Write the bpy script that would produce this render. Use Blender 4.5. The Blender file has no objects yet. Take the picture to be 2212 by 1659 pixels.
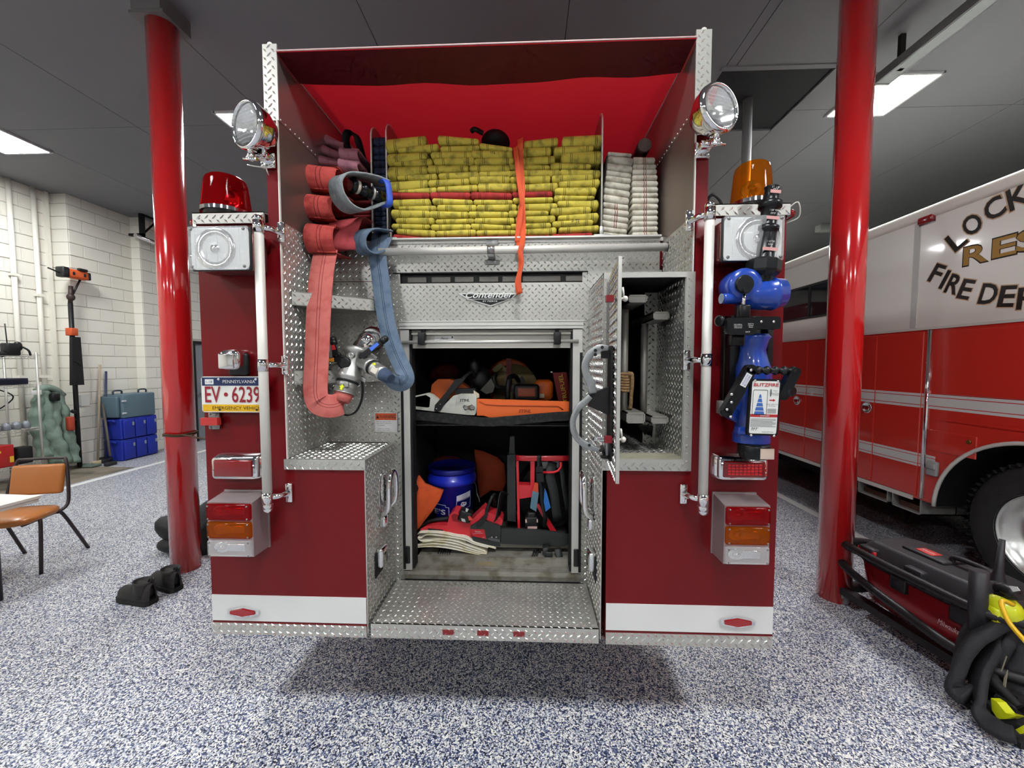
import bpy, bmesh, math, random
from mathutils import Vector, Matrix
random.seed(7)
V = Vector
PI = math.pi
SC = bpy.context.scene
COL = SC.collection

# ---------------------------------------------------------------- camera
CAM = V((.1857, -1.6491, 1.65)); FPX = 831.47
_yaw, _pitch, _roll = -.0384, -.0505, -.0009
_f = V((math.sin(_yaw)*math.cos(_pitch), math.cos(_yaw)*math.cos(_pitch), math.sin(_pitch)))
_r = V((math.cos(_yaw), -math.sin(_yaw), 0)); _u = _r.cross(_f)
_r2 = _r*math.cos(_roll)+_u*math.sin(_roll); _u2 = _u*math.cos(_roll)-_r*math.sin(_roll)
cd = bpy.data.cameras.new('camera'); cam = bpy.data.objects.new('camera', cd); COL.objects.link(cam)
cd.sensor_fit = 'HORIZONTAL'; cd.sensor_width = 36; cd.lens = 36*FPX/2212; cd.clip_start = .02; cd.clip_end = 100
cam.matrix_world = Matrix(((_r2.x, _u2.x, -_f.x, CAM.x), (_r2.y, _u2.y, -_f.y, CAM.y), (_r2.z, _u2.z, -_f.z, CAM.z), (0, 0, 0, 1)))
SC.camera = cam
def P(px, py, Y=None, X=None, Z=None):
    """measured photo point -> world point on a known plane"""
    d = _f+_r2*((px-1106)/FPX)-_u2*((py-829.5)/FPX)
    t = (Y-CAM.y)/d.y if Y is not None else (X-CAM.x)/d.x if X is not None else (Z-CAM.z)/d.z
    return CAM+d*t

# ---------------------------------------------------------------- light and exposure
LAMP = 86.0           # ceiling panel radiance
SC.view_settings.view_transform = 'Standard'; SC.view_settings.look = 'None'
SC.view_settings.gamma = 1; SC.view_settings.use_curve_mapping = False
SC.view_settings.exposure = 0.0
w = bpy.data.worlds.new('world'); SC.world = w; w.use_nodes = True
w.node_tree.nodes['Background'].inputs[0].default_value = (.75, .85, 1, 1)
w.node_tree.nodes['Background'].inputs[1].default_value = .3
SC.cycles.use_denoising = True
SC.cycles.max_bounces = 6; SC.cycles.diffuse_bounces = 3; SC.cycles.glossy_bounces = 3; SC.cycles.transmission_bounces = 6; SC.cycles.sample_clamp_indirect = 6
SC.cycles.use_adaptive_sampling = True; SC.cycles.adaptive_threshold = .04; SC.cycles.adaptive_min_samples = 12; SC.render.use_persistent_data = False
SC.cycles.caustics_reflective = False; SC.cycles.caustics_refractive = False
CEIL = 4.35

# ---------------------------------------------------------------- materials
def lin(h):
    h = h.lstrip('#'); o = []
    for i in (0, 2, 4):
        c = int(h[i:i+2], 16)/255
        o.append(c/12.92 if c <= .04045 else ((c+.055)/1.055)**2.4)
    return (o[0], o[1], o[2], 1)
MATS = {}
def pm(name, hexc, rough=.5, metal=0, var=0, vscale=8, bump=0, bscale=60, coat=0, trans=0, emit=0, dirt=None, dscale=3, spec=.5, ior=1.45, alpha=1):
    if name in MATS: return MATS[name]
    m = bpy.data.materials.new(name); m.use_nodes = True; nt = m.node_tree; b = nt.nodes['Principled BSDF']
    c = lin(hexc); b.inputs['Base Color'].default_value = c; b.inputs['Roughness'].default_value = rough
    b.inputs['Metallic'].default_value = metal; b.inputs['Coat Weight'].default_value = coat; b.inputs['Coat Roughness'].default_value = .06
    b.inputs['Transmission Weight'].default_value = trans; b.inputs['IOR'].default_value = ior; b.inputs['Specular IOR Level'].default_value = spec
    b.inputs['Alpha'].default_value = alpha
    if emit: b.inputs['Emission Color'].default_value = c; b.inputs['Emission Strength'].default_value = emit
    tc = None
    if var or bump or dirt:
        tc = nt.nodes.new('ShaderNodeTexCoord')
    if var or dirt:
        n = nt.nodes.new('ShaderNodeTexNoise'); n.inputs['Scale'].default_value = vscale; n.inputs['Detail'].default_value = 5
        nt.links.new(tc.outputs['Object'], n.inputs['Vector'])
        mx = nt.nodes.new('ShaderNodeMix'); mx.data_type = 'RGBA'
        lo = tuple(max(0, x*(1-var)) for x in c[:3])+(1,); hi = tuple(min(1, x*(1+var)) for x in c[:3])+(1,)
        if var:
            mx.inputs[6].default_value = lo; mx.inputs[7].default_value = hi; nt.links.new(n.outputs[0], mx.inputs[0])
        else:
            mx.inputs[6].default_value = c; mx.inputs[7].default_value = c
        out = mx.outputs[2]
        if dirt:
            n2 = nt.nodes.new('ShaderNodeTexNoise'); n2.inputs['Scale'].default_value = dscale; n2.inputs['Detail'].default_value = 6
            nt.links.new(tc.outputs['Object'], n2.inputs['Vector'])
            rp = nt.nodes.new('ShaderNodeValToRGB'); rp.color_ramp.elements[0].position = .48; rp.color_ramp.elements[1].position = .68
            nt.links.new(n2.outputs[0], rp.inputs[0])
            m2 = nt.nodes.new('ShaderNodeMix'); m2.data_type = 'RGBA'; m2.inputs[7].default_value = lin(dirt)
            nt.links.new(out, m2.inputs[6]); nt.links.new(rp.outputs[0], m2.inputs[0]); out = m2.outputs[2]
        nt.links.new(out, b.inputs['Base Color'])
    if bump:
        n = nt.nodes.new('ShaderNodeTexNoise'); n.inputs['Scale'].default_value = bscale; n.inputs['Detail'].default_value = 3
        nt.links.new(tc.outputs['Object'], n.inputs['Vector'])
        bp = nt.nodes.new('ShaderNodeBump'); bp.inputs['Strength'].default_value = bump; bp.inputs['Distance'].default_value = .01
        nt.links.new(n.outputs[0], bp.inputs['Height']); nt.links.new(bp.outputs[0], b.inputs['Normal'])
    MATS[name] = m
    return m

# ---------------------------------------------------------------- mesh helper
BASE = {}
class MB:
    def __init__(s): s.v = []; s.f = []; s.sm = []; s.mi = []; s.at = {}
    def add(s, vs, fs, smooth=False, mi=0):
        o = len(s.v); s.v.extend([tuple(p) for p in vs])
        for f in fs: s.f.append([i+o for i in f]); s.sm.append(smooth); s.mi.append(mi)
        return s
    def box(s, x0, x1, y0, y1, z0, z1, mi=0):
        vs = [(x, y, z) for z in (z0, z1) for y in (y0, y1) for x in (x0, x1)]
        return s.add(vs, [(0, 2, 3, 1), (4, 5, 7, 6), (0, 1, 5, 4), (2, 6, 7, 3), (0, 4, 6, 2), (1, 3, 7, 5)], False, mi)
    def rbox(s, c, size, r=.005, seg=2, M=None, mi=0, smooth=True):
        bm = bmesh.new(); bmesh.ops.create_cube(bm, size=1)
        bmesh.ops.scale(bm, vec=V(size), verts=bm.verts)
        r = min(r, min(size)*.49)
        bmesh.ops.bevel(bm, geom=bm.edges[:], offset=r, segments=seg, affect='EDGES', profile=.5)
        bm.verts.index_update(); c = V(c)
        vs = [(M @ v.co if M else v.co)+c for v in bm.verts]
        fs = [[v.index for v in f.verts] for f in bm.faces]; bm.free()
        return s.add(vs, fs, smooth, mi)
    def prism(s, pts, a, b, axis='y', mi=0, smooth=False):
        """2D polygon extruded along axis from a to b; pts are the other two coordinates in xyz order"""
        def mk(p, t):
            return (t, p[0], p[1]) if axis == 'x' else (p[0], t, p[1]) if axis == 'y' else (p[0], p[1], t)
        n = len(pts); vs = [mk(p, a) for p in pts]+[mk(p, b) for p in pts]
        s.add(vs, [[i, (i+1) % n, n+(i+1) % n, n+i] for i in range(n)], smooth, mi)
        s.f.append([len(s.v)-2*n+i for i in range(n)][::-1]); s.sm.append(False); s.mi.append(mi)
        s.f.append([len(s.v)-n+i for i in range(n)]); s.sm.append(False); s.mi.append(mi)
        return s
    def slab(s, pts, d, mi=0):
        """3D polygon extruded by vector d"""
        n = len(pts); d = V(d); vs = [V(p) for p in pts]+[V(p)+d for p in pts]
        return s.add(vs, [[i, (i+1) % n, n+(i+1) % n, n+i] for i in range(n)]+[list(range(n))[::-1], list(range(n, 2*n))], False, mi)
    def tube(s, path, r, n=10, cap=True, smooth=True, mi=0, closed=False):
        path = [V(p) for p in path]; m = len(path); rs = r if isinstance(r, (list, tuple)) else [r]*m
        T = []
        for i in range(m):
            if closed: t = path[(i+1) % m]-path[i-1]
            else: t = path[min(i+1, m-1)]-path[max(i-1, 0)]
            T.append(t.normalized() if t.length > 1e-9 else V((0, 0, 1)))
        up = V((0, 0, 1)) if abs(T[0].z) < .9 else V((1, 0, 0))
        N = (up-T[0]*up.dot(T[0])).normalized(); vs = []
        for i in range(m):
            N = (N-T[i]*N.dot(T[i])).normalized(); B = T[i].cross(N)
            for k in range(n):
                a = 2*PI*k/n; vs.append(path[i]+(N*math.cos(a)+B*math.sin(a))*rs[i])
        fs = []
        for i in range(m if closed else m-1):
            j = (i+1) % m
            for k in range(n): fs.append([i*n+k, i*n+(k+1) % n, j*n+(k+1) % n, j*n+k])
        s.add(vs, fs, smooth, mi)
        if cap and not closed:
            o = len(s.v)-m*n
            s.f.append([o+k for k in range(n)][::-1]); s.sm.append(False); s.mi.append(mi)
            s.f.append([o+(m-1)*n+k for k in range(n)]); s.sm.append(False); s.mi.append(mi)
        return s
    def lathe(s, prof, o=(0, 0, 0), ax=(0, 0, 1), n=24, mi=0, smooth=True, sx=1, sy=1, up=None, caps=True):
        """profile of (radius, height) turned round axis ax at o"""
        o = V(o); ax = V(ax).normalized(); up = V(up) if up else (V((0, 0, 1)) if abs(ax.z) < .9 else V((1, 0, 0)))
        N = (up-ax*up.dot(ax)).normalized(); B = ax.cross(N); vs = []; fs = []; m = len(prof)
        for r, h in prof:
            for k in range(n):
                a = 2*PI*k/n; vs.append(o+ax*h+(N*math.cos(a)*sx+B*math.sin(a)*sy)*r)
        for i in range(m-1):
            for k in range(n): fs.append([i*n+k, i*n+(k+1) % n, (i+1)*n+(k+1) % n, (i+1)*n+k])
        fs.append(list(range(n))[::-1]); fs.append([(m-1)*n+k for k in range(n)])
        s.add(vs, fs[:-2], smooth, mi); oo = len(s.v)-m*n
        for f in (fs[-2:] if caps else []): s.f.append([i+oo for i in f]); s.sm.append(False); s.mi.append(mi)
        return s
    def cyl(s, a, b, r, n=16, r2=None, mi=0, smooth=True):
        a = V(a); b = V(b); d = b-a
        return s.lathe([(r, 0), (r if r2 is None else r2, d.length)], a, d, n, mi, smooth)
    def ball(s, c, r, n=16, m=8, mi=0, M=None):
        r = r if isinstance(r, (tuple, list)) else (r, r, r); vs = []; fs = []; c = V(c)
        for i in range(m+1):
            t = PI*i/m
            for k in range(n):
                a = 2*PI*k/n; q = V((r[0]*math.sin(t)*math.cos(a), r[1]*math.sin(t)*math.sin(a), r[2]*math.cos(t)))
                vs.append(c+(M @ q if M else q))
        for i in range(m):
            for k in range(n): fs.append([i*n+k, (i+1)*n+k, (i+1)*n+(k+1) % n, i*n+(k+1) % n])
        return s.add(vs, fs, True, mi)
    def ribbon(s, path, wd, w, th, n=3, mi=0, cap=True):
        """flat rounded strip swept along path; wd = width direction (one or per point), w = width (one or per point)"""
        path = [V(p) for p in path]; m = len(path)
        wds = [V(x) for x in wd] if isinstance(wd, list) else [V(wd)]*m
        ws = w if isinstance(w, list) else [w]*m
        prof = []
        for k in range(n+1):
            a = -PI/2+PI*k/n; prof.append((1, math.cos(a), math.sin(a)))
        vs = []; cnt = 2*(n+1)
        for i in range(m):
            t = (path[min(i+1, m-1)]-path[max(i-1, 0)]).normalized()
            u = wds[i]; u = (u-t*u.dot(t)).normalized(); nn = t.cross(u)
            h = th/2; ww = ws[i]/2-h*.6
            for k in range(n+1):
                a = -PI/2+PI*k/n; vs.append(path[i]+u*(ww+h*.6*math.cos(a))+nn*(h*math.sin(a)))
            for k in range(n+1):
                a = PI/2+PI*k/n; vs.append(path[i]+u*(-ww+h*.6*math.cos(a))+nn*(h*math.sin(a)))
        fs = []
        for i in range(m-1):
            for k in range(cnt): fs.append([i*cnt+k, i*cnt+(k+1) % cnt, (i+1)*cnt+(k+1) % cnt, (i+1)*cnt+k])
        if cap: fs += [list(range(cnt))[::-1], [(m-1)*cnt+k for k in range(cnt)]]
        o_ = len(s.v)
        for i in range(m):
            for k in range(cnt): s.at[o_+i*cnt+k] = 1.0 if k <= n else 0.0
        s.add(vs, fs, True, mi)
        return s
    def treads(s, o, u, v, L, H, pitch=.0345, ins=None, mi=0, hgt=.0034, mg=.006, sl=.0138, sw=.0042):
        """raised lozenges of tread plate on the rectangle o + u*L, v*H (normal u x v)"""
        o = V(o); u = V(u).normalized(); v = V(v).normalized(); n = u.cross(v).normalized()
        nu = int(L/pitch)+1; nv = int(H/pitch)+1
        for i in range(nu*2):
            for j in range(nv*2):
                if (i+j) % 2: continue
                a = (i*.5+.3)*pitch; b = (j*.5+.3)*pitch
                if a < mg or a > L-mg or b < mg or b > H-mg: continue
                if ins and not ins(a, b): continue
                sg = 1 if i % 2 else -1
                d = (u+v*sg).normalized(); e = n.cross(d); c = o+u*a+v*b
                s.add([c+d*sl, c+e*sw, c-d*sl, c-e*sw, c+d*sl*.45+n*hgt, c-d*sl*.45+n*hgt],
                      [(0, 1, 4), (1, 2, 5, 4), (2, 3, 5), (3, 0, 4, 5)], False, mi)
        return s
    def build(s, name, mat, parent=None, loc=None):
        base = BASE.get(parent.name, V((0, 0, 0))) if parent else V((0, 0, 0))
        org = V(loc) if loc is not None else base
        me = bpy.data.meshes.new(name)
        me.from_pydata([(p[0]-org.x, p[1]-org.y, p[2]-org.z) for p in s.v], [], s.f)
        me.polygons.foreach_set('use_smooth', s.sm)
        ms = mat if isinstance(mat, (list, tuple)) else [mat]
        for m in ms: me.materials.append(m)
        if len(ms) > 1: me.polygons.foreach_set('material_index', s.mi)
        bm = bmesh.new(); bm.from_mesh(me); bmesh.ops.recalc_face_normals(bm, faces=bm.faces); bm.to_mesh(me); bm.free()
        if s.at:
            a_ = me.attributes.new('across', 'FLOAT', 'POINT'); vals = [0.0]*len(me.vertices)
            for k_, x_ in s.at.items(): vals[k_] = x_
            a_.data.foreach_set('value', vals)
        me.update()
        ob = bpy.data.objects.new(name, me); COL.objects.link(ob)
        if parent: ob.parent = parent
        ob.location = org-base; BASE[ob.name] = org
        return ob
    def fold(s, x0, x1, zt0, zt1, th0, th1, yf, depth=.4, mi=0):
        """one flat hose fold: rounded front, x0..x1 wide, tops zt0/zt1, thickness th0/th1"""
        us = [0, .015, .04, .5, .96, .985, 1]; sc = [.35, .75, 1, 1, 1, .75, .35]; A = 6; vs = []; o = len(s.v)
        for u, c in zip(us, sc):
            x = x0+(x1-x0)*u; th = th0+(th1-th0)*u; zm = zt0+(zt1-zt0)*u-th/2; h = th/2*c; R = min(th/2, .02)
            vs.append((x, yf+depth, zm+h))
            for k in range(A+1):
                a = PI/2-PI*k/A; vs.append((x, yf+R-R*math.cos(a)+(1-c)*.006, zm+h*math.sin(a)))
            vs.append((x, yf+depth, zm-h))
            for k in range(A+3): s.at[o+len(vs)-A-3+k] = u
        n = A+3; fs = [[i*n+k, i*n+k+1, (i+1)*n+k+1, (i+1)*n+k] for i in range(len(us)-1) for k in range(n-1)]
        fs += [list(range(n)), [(len(us)-1)*n+k for k in range(n)][::-1]]
        return s.add(vs, fs, True, mi)
def tag(o, label=None, cat=None, group=None, kind=None):
    if label: o['label'] = label
    if cat: o['category'] = cat
    if group: o['group'] = group
    if kind: o['kind'] = kind
    return o
def thing(name, label, cat, loc=(0, 0, 0), group=None, kind=None):
    o = bpy.data.objects.new(name, None); COL.objects.link(o); o.location = loc; o.empty_display_size = .1
    BASE[o.name] = V(loc); return tag(o, label, cat, group, kind)
def solo(name, mb, mat, label, cat, group=None):
    xs = [p[0] for p in mb.v]; ys = [p[1] for p in mb.v]; zs = [p[2] for p in mb.v]
    return tag(mb.build(name, mat, None, ((min(xs)+max(xs))/2, (min(ys)+max(ys))/2, min(zs))), label, cat, group)
def struct(name, mb, mat, parent=None):
    o = mb.build(name, mat, parent)
    if not parent: o['kind'] = 'structure'
    return o
def text(mb, txt, o, u, v, h, w=None, th=.0006, mi=0, shear=0, align='CENTER', off=0, sp=1):
    """lettering added to a mesh: centre o, reading direction u, up v, cap height h, fitted to width w"""
    cu = bpy.data.curves.new('t', 'FONT'); cu.body = txt; cu.size = 1; cu.shear = shear; cu.offset = off; cu.resolution_u = 3; cu.space_character = sp
    ob = bpy.data.objects.new('t', cu); COL.objects.link(ob)
    dg = bpy.context.evaluated_depsgraph_get(); me = bpy.data.meshes.new_from_object(ob.evaluated_get(dg))
    vs = [p.co.copy() for p in me.vertices]; fs = [list(p.vertices) for p in me.polygons]
    bpy.data.objects.remove(ob); bpy.data.curves.remove(cu); bpy.data.meshes.remove(me)
    if not vs: return mb
    x0 = min(p.x for p in vs); x1 = max(p.x for p in vs); y0 = min(p.y for p in vs); y1 = max(p.y for p in vs)
    u = V(u).normalized(); v = V(v).normalized(); n = u.cross(v)
    sy = h/(y1-y0); sx = (w/(x1-x0)) if w else sy
    o = V(o)
    mb.add([o+u*((p.x-(x0+x1)/2)*sx)+v*((p.y-(y0+y1)/2)*sy)+n*th for p in vs], fs, False, mi)
    return mb
def arc(c, r, a0, a1, n, u=(1, 0, 0), v=(0, 0, 1), r2=None):
    c = V(c); u = V(u); v = V(v); r2 = r if r2 is None else r2
    return [c+u*(r*math.cos(a0+(a1-a0)*i/n))+v*(r2*math.sin(a0+(a1-a0)*i/n)) for i in range(n+1)]
def smooth_path(pts, k=6):
    """Catmull-Rom through points"""
    p = [V(q) for q in pts]; p = [p[0]*2-p[1]]+p+[p[-1]*2-p[-2]]; o = []
    for i in range(1, len(p)-2):
        for j in range(k):
            t = j/k; a, b, c, d = p[i-1], p[i], p[i+1], p[i+2]
            o.append(.5*((2*b)+(c-a)*t+(2*a-5*b+4*c-d)*t*t+(3*b-a-3*c+d)*t**3))
    o.append(p[-2]); return o
def copy_tree(o, parent=None):
    c = o.copy(); COL.objects.link(c); c.parent = parent
    for ch in list(o.children): copy_tree(ch, c)
    return c
def rrect(cx, cz, w, h, r, n=4):
    """rounded rectangle outline"""
    o = []
    for sx, sz, a in ((1, 1, 0), (-1, 1, PI/2), (-1, -1, PI), (1, -1, 1.5*PI)):
        for i in range(n+1):
            t = a+PI/2*i/n; o.append((cx+sx*(w/2-r)+r*math.cos(t), cz+sz*(h/2-r)+r*math.sin(t)))
    return o

def hose_mat(name, hexc, line, stripes, dirt=None, rough=.85, lw=.008):
    m = pm(name, hexc, rough, 0, var=.16, vscale=18, bump=.35, bscale=420, dirt=dirt, dscale=22, spec=.25)
    nt = m.node_tree; b = nt.nodes['Principled BSDF']; src = b.inputs['Base Color'].links[0].from_socket
    at = nt.nodes.new('ShaderNodeAttribute'); at.attribute_name = 'across'; prev = None
    for p_ in stripes:
        c = nt.nodes.new('ShaderNodeMath'); c.operation = 'COMPARE'; c.inputs[1].default_value = p_; c.inputs[2].default_value = lw
        nt.links.new(at.outputs['Fac'], c.inputs[0])
        if prev is None: prev = c.outputs[0]
        else:
            a = nt.nodes.new('ShaderNodeMath'); a.operation = 'MAXIMUM'; nt.links.new(prev, a.inputs[0]); nt.links.new(c.outputs[0], a.inputs[1]); prev = a.outputs[0]
    if prev:
        mx = nt.nodes.new('ShaderNodeMix'); mx.data_type = 'RGBA'; mx.inputs[7].default_value = lin(line)
        k = nt.nodes.new('ShaderNodeMath'); k.operation = 'MULTIPLY'; k.inputs[1].default_value = .8; nt.links.new(prev, k.inputs[0])
        nt.links.new(k.outputs[0], mx.inputs[0]); nt.links.new(src, mx.inputs[6]); nt.links.new(mx.outputs[2], b.inputs['Base Color'])
    return m

def tglass(name, hexc, fac=.3, rough=.08, bump=0, wave=0, tint=None):
    """thin tinted plastic: light passes straight through, the rest is a glossy skin"""
    if name in MATS: return MATS[name]
    m = pm(name, hexc, rough, 0, bump=bump, bscale=80, coat=.3); nt = m.node_tree; b = nt.nodes['Principled BSDF']
    o = [x for x in nt.nodes if x.type == 'OUTPUT_MATERIAL'][0]; tr = nt.nodes.new('ShaderNodeBsdfTransparent'); tr.inputs[0].default_value = lin(tint or hexc)
    mx = nt.nodes.new('ShaderNodeMixShader'); mx.inputs[0].default_value = fac
    nt.links.new(tr.outputs[0], mx.inputs[1]); nt.links.new(b.outputs[0], mx.inputs[2]); nt.links.new(mx.outputs[0], o.inputs[0])
    if wave:
        tc = nt.nodes.new('ShaderNodeTexCoord'); wv = nt.nodes.new('ShaderNodeTexWave'); wv.bands_direction = 'Z'; wv.inputs['Scale'].default_value = wave; wv.inputs['Distortion'].default_value = 1
        bp = nt.nodes.new('ShaderNodeBump'); bp.inputs['Strength'].default_value = .5; bp.inputs['Distance'].default_value = .004
        nt.links.new(tc.outputs['Object'], wv.inputs['Vector']); nt.links.new(wv.outputs[1], bp.inputs['Height']); nt.links.new(bp.outputs[0], b.inputs['Normal'])
    return m

# shared materials
M_red = pm('red_paint', '#6a0a11', .3, 0, coat=.15, spec=.25, var=.06, vscale=1.5)
M_plate = pm('tread_plate', '#c4c3bb', .36, .7, var=.1, vscale=14)
M_tread = pm('tread_lozenge', '#e2e1dc', .2, .9)
M_alu = pm('aluminium', '#d8d6cf', .42, .6, var=.06, vscale=20)
M_aluw = pm('ribbed_aluminium', '#e2dfd6', .5, .25)
M_chrome = pm('chrome', '#f2f2f2', .07, 1)
M_black = pm('black_plastic', '#121214', .45)
M_rubber = pm('black_rubber', '#0d0d0e', .7)
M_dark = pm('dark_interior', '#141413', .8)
M_white = pm('white_vinyl', '#d9d9d6', .35)
M_steel = pm('steel', '#9a9a98', .35, .9)
M_bolt = pm('bolt_steel', '#8a8a88', .3, .9)
M_cast = pm('cast_aluminium', '#b9b9b4', .38, .85, var=.08, vscale=25)
M_redlens = pm('red_lens', '#7a0b12', .12, 0, coat=.6, var=.1, vscale=40)
M_amberlens = pm('amber_lens', '#b0640c', .12, 0, coat=.6, var=.25, vscale=25)
M_clear = pm('clear_lens', '#e6e8e8', .08, 0, trans=.85, bump=.15, bscale=90)
M_refl = pm('reflector', '#e4e4e4', .18, 1)
# ================================================================ the room
def floor_mat():
    m = bpy.data.materials.new('flake_epoxy'); m.use_nodes = True; nt = m.node_tree; b = nt.nodes['Principled BSDF']
    tc = nt.nodes.new('ShaderNodeTexCoord'); vo = nt.nodes.new('ShaderNodeTexVoronoi'); vo.inputs['Scale'].default_value = 175
    nt.links.new(tc.outputs['Object'], vo.inputs['Vector'])
    sp = nt.nodes.new('ShaderNodeSeparateColor'); nt.links.new(vo.outputs['Color'], sp.inputs[0])
    n = nt.nodes.new('ShaderNodeTexNoise'); n.inputs['Scale'].default_value = 45; nt.links.new(tc.outputs['Object'], n.inputs['Vector'])
    mt = nt.nodes.new('ShaderNodeMath'); mt.operation = 'MULTIPLY_ADD'; mt.inputs[1].default_value = .5; mt.inputs[2].default_value = -.25
    nt.links.new(n.outputs[0], mt.inputs[0])
    ad = nt.nodes.new('ShaderNodeMath'); ad.operation = 'ADD'; nt.links.new(sp.outputs[0], ad.inputs[0]); nt.links.new(mt.outputs[0], ad.inputs[1])
    rp = nt.nodes.new('ShaderNodeValToRGB'); rp.color_ramp.interpolation = 'CONSTANT'; e = rp.color_ramp.elements
    e[0].position = 0; e[0].color = lin('#171c2e'); e[1].position = .15; e[1].color = lin('#323f68')
    for p, c in ((.32, '#69718a'), (.43, '#c0c1c2'), (.64, '#eae8e0'), (.87, '#969cab')):
        x = e.new(p); x.color = lin(c)
    nt.links.new(ad.outputs[0], rp.inputs[0]); nt.links.new(rp.outputs[0], b.inputs['Base Color'])
    b.inputs['Roughness'].default_value = .38; b.inputs['Specular IOR Level'].default_value = .35
    bp = nt.nodes.new('ShaderNodeBump'); bp.inputs['Strength'].default_value = .25; bp.inputs['Distance'].default_value = .003
    nt.links.new(sp.outputs[1], bp.inputs['Height']); nt.links.new(bp.outputs[0], b.inputs['Normal'])
    return m
XW0, XW1, YW0, YW1 = -7.4, 8.4, -9.5, 13
floor = struct('floor', MB().box(XW0-.3, XW1+.3, YW0-.3, YW1+.3, -.2, 0), floor_mat())
M_line = pm('line_paint', '#e2e2de', .5)
MB().box(-6.06, -5.96, -2, YW1-1, -.001, .0015).build('line_marking', M_line, floor)
MB().box(3.32, 3.42, -2, YW1-1, -.001, .0015).build('line_marking', M_line, floor)
MB().box(-7.3, -6.12, -2, 4.25, -.001, .0012).build('bare_concrete_strip', pm('bare_concrete', '#7d7465', .8, var=.3, vscale=6, dirt='#4a443b'), floor)
# ceiling boards with open joints
M_ceil = pm('ceiling_board', '#727276', .75, var=.06, vscale=2)
ceiling = struct('ceiling', MB().box(XW0-.3, XW1+.3, YW0-.3, YW1+.3, CEIL+.03, CEIL+.2), pm('ceiling_gap', '#141415', .9))
HX0, HX1, HY0, HY1 = 1.99, 3.0, 2.1, 3.05       # pole hatch
def ceil_board(x0, x1, y0, y1):
    MB().box(x0+.003, x1-.003, y0+.003, y1-.003, CEIL, CEIL+.028).build('ceiling_board', M_ceil, ceiling)
ys = [YW0+i*2.44 for i in range(10)]; xs = [XW0+i*1.58 for i in range(11)]
for j in range(len(ys)-1):
    for i in range(len(xs)-1):
        x0, x1, y0, y1 = xs[i], xs[i+1], ys[j], min(ys[j+1], YW1+.3)
        cuts = [(x0, x1, y0, y1)]
        if x0 < HX1 and x1 > HX0 and y0 < HY1 and y1 > HY0:
            cuts = [(x0, max(x0, HX0), y0, y1), (min(x1, HX1), x1, y0, y1), (max(x0, HX0), min(x1, HX1), y0, max(y0, HY0)), (max(x0, HX0), min(x1, HX1), min(y1, HY1), y1)]
        for c in cuts:
            if c[1]-c[0] > .02 and c[3]-c[2] > .02: ceil_board(*c)
hm = pm('hatch_dark', '#17181c', .8)
hb = MB(); hb.box(HX0-.02, HX1+.02, HY0-.02, HY1+.02, CEIL+.02, CEIL+.029)
hb.build('pole_hatch', hm, ceiling)
MB().box(HX0-.03, HX1, HY0-.05, HY0, CEIL-.012, CEIL+.002).build('hatch_trim', M_ceil, ceiling)
# walls
M_wall = pm('painted_block', '#eae7da', .7, var=.05, vscale=3, bump=.12, bscale=120)
M_mort = pm('painted_mortar', '#c4c2b8', .85, var=.06, vscale=5)
wl = MB()
XA, XB, XC = -7.1, -7.36, -6.93; YA0, YA1 = 4.3, 5.28
wl.box(XB-.3, XB, YW0, YA0, 0, CEIL); wl.box(XA-.5, XA, YA0, YA1, 0, CEIL); wl.box(XC-.7, XC, YA1, 6.30, 0, CEIL)
wl.box(XC-.7, XC, 6.30, 7.3, 2.16, CEIL); wl.box(XC-.7, XC, 7.3, YW1, 0, CEIL)
wall_left = struct('wall_left', wl, M_mort)
BL, BH = .4, .2
bm_ = {}
def block(x, y0, y1, z0, nm='block'):
    k = round(y1-y0, 3)
    if k not in bm_:
        m = MB(); e = .004; m.add([(0, .004, .004), (0, k-.004, .004), (0, k-.004, BH-.004), (0, .004, BH-.004), (.012, .004+e, .004+e), (.012, k-.004-e, .004+e), (.012, k-.004-e, BH-.004-e), (.012, .004+e, BH-.004-e)],
              [(4, 5, 6, 7), (0, 1, 5, 4), (1, 2, 6, 5), (2, 3, 7, 6), (3, 0, 4, 7)])
        o = m.build(nm, M_wall, wall_left); bm_[k] = o.data
    else:
        o = bpy.data.objects.new(nm, bm_[k]); COL.objects.link(o); o.parent = wall_left
    o.location = (x, y0, z0)
def blocks(x, y0, y1, zmin=0, skip=None):
    z = 0; c = 0
    while z < CEIL-.05:
        y = y0-(BL/2 if c % 2 else 0)
        while y < y1-.01:
            a, b = max(y, y0), min(y+BL, y1)
            if b-a > .05 and not (skip and skip(a, b, z)) and z >= zmin: block(x, a, b, z)
            y += BL
        z += BH; c += 1
blocks(XA, YA0, YA1); blocks(XB, 3.1, YA0); blocks(XC, YA1, 6.28); blocks(XC, 6.28, 7.3, 2.1)
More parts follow.
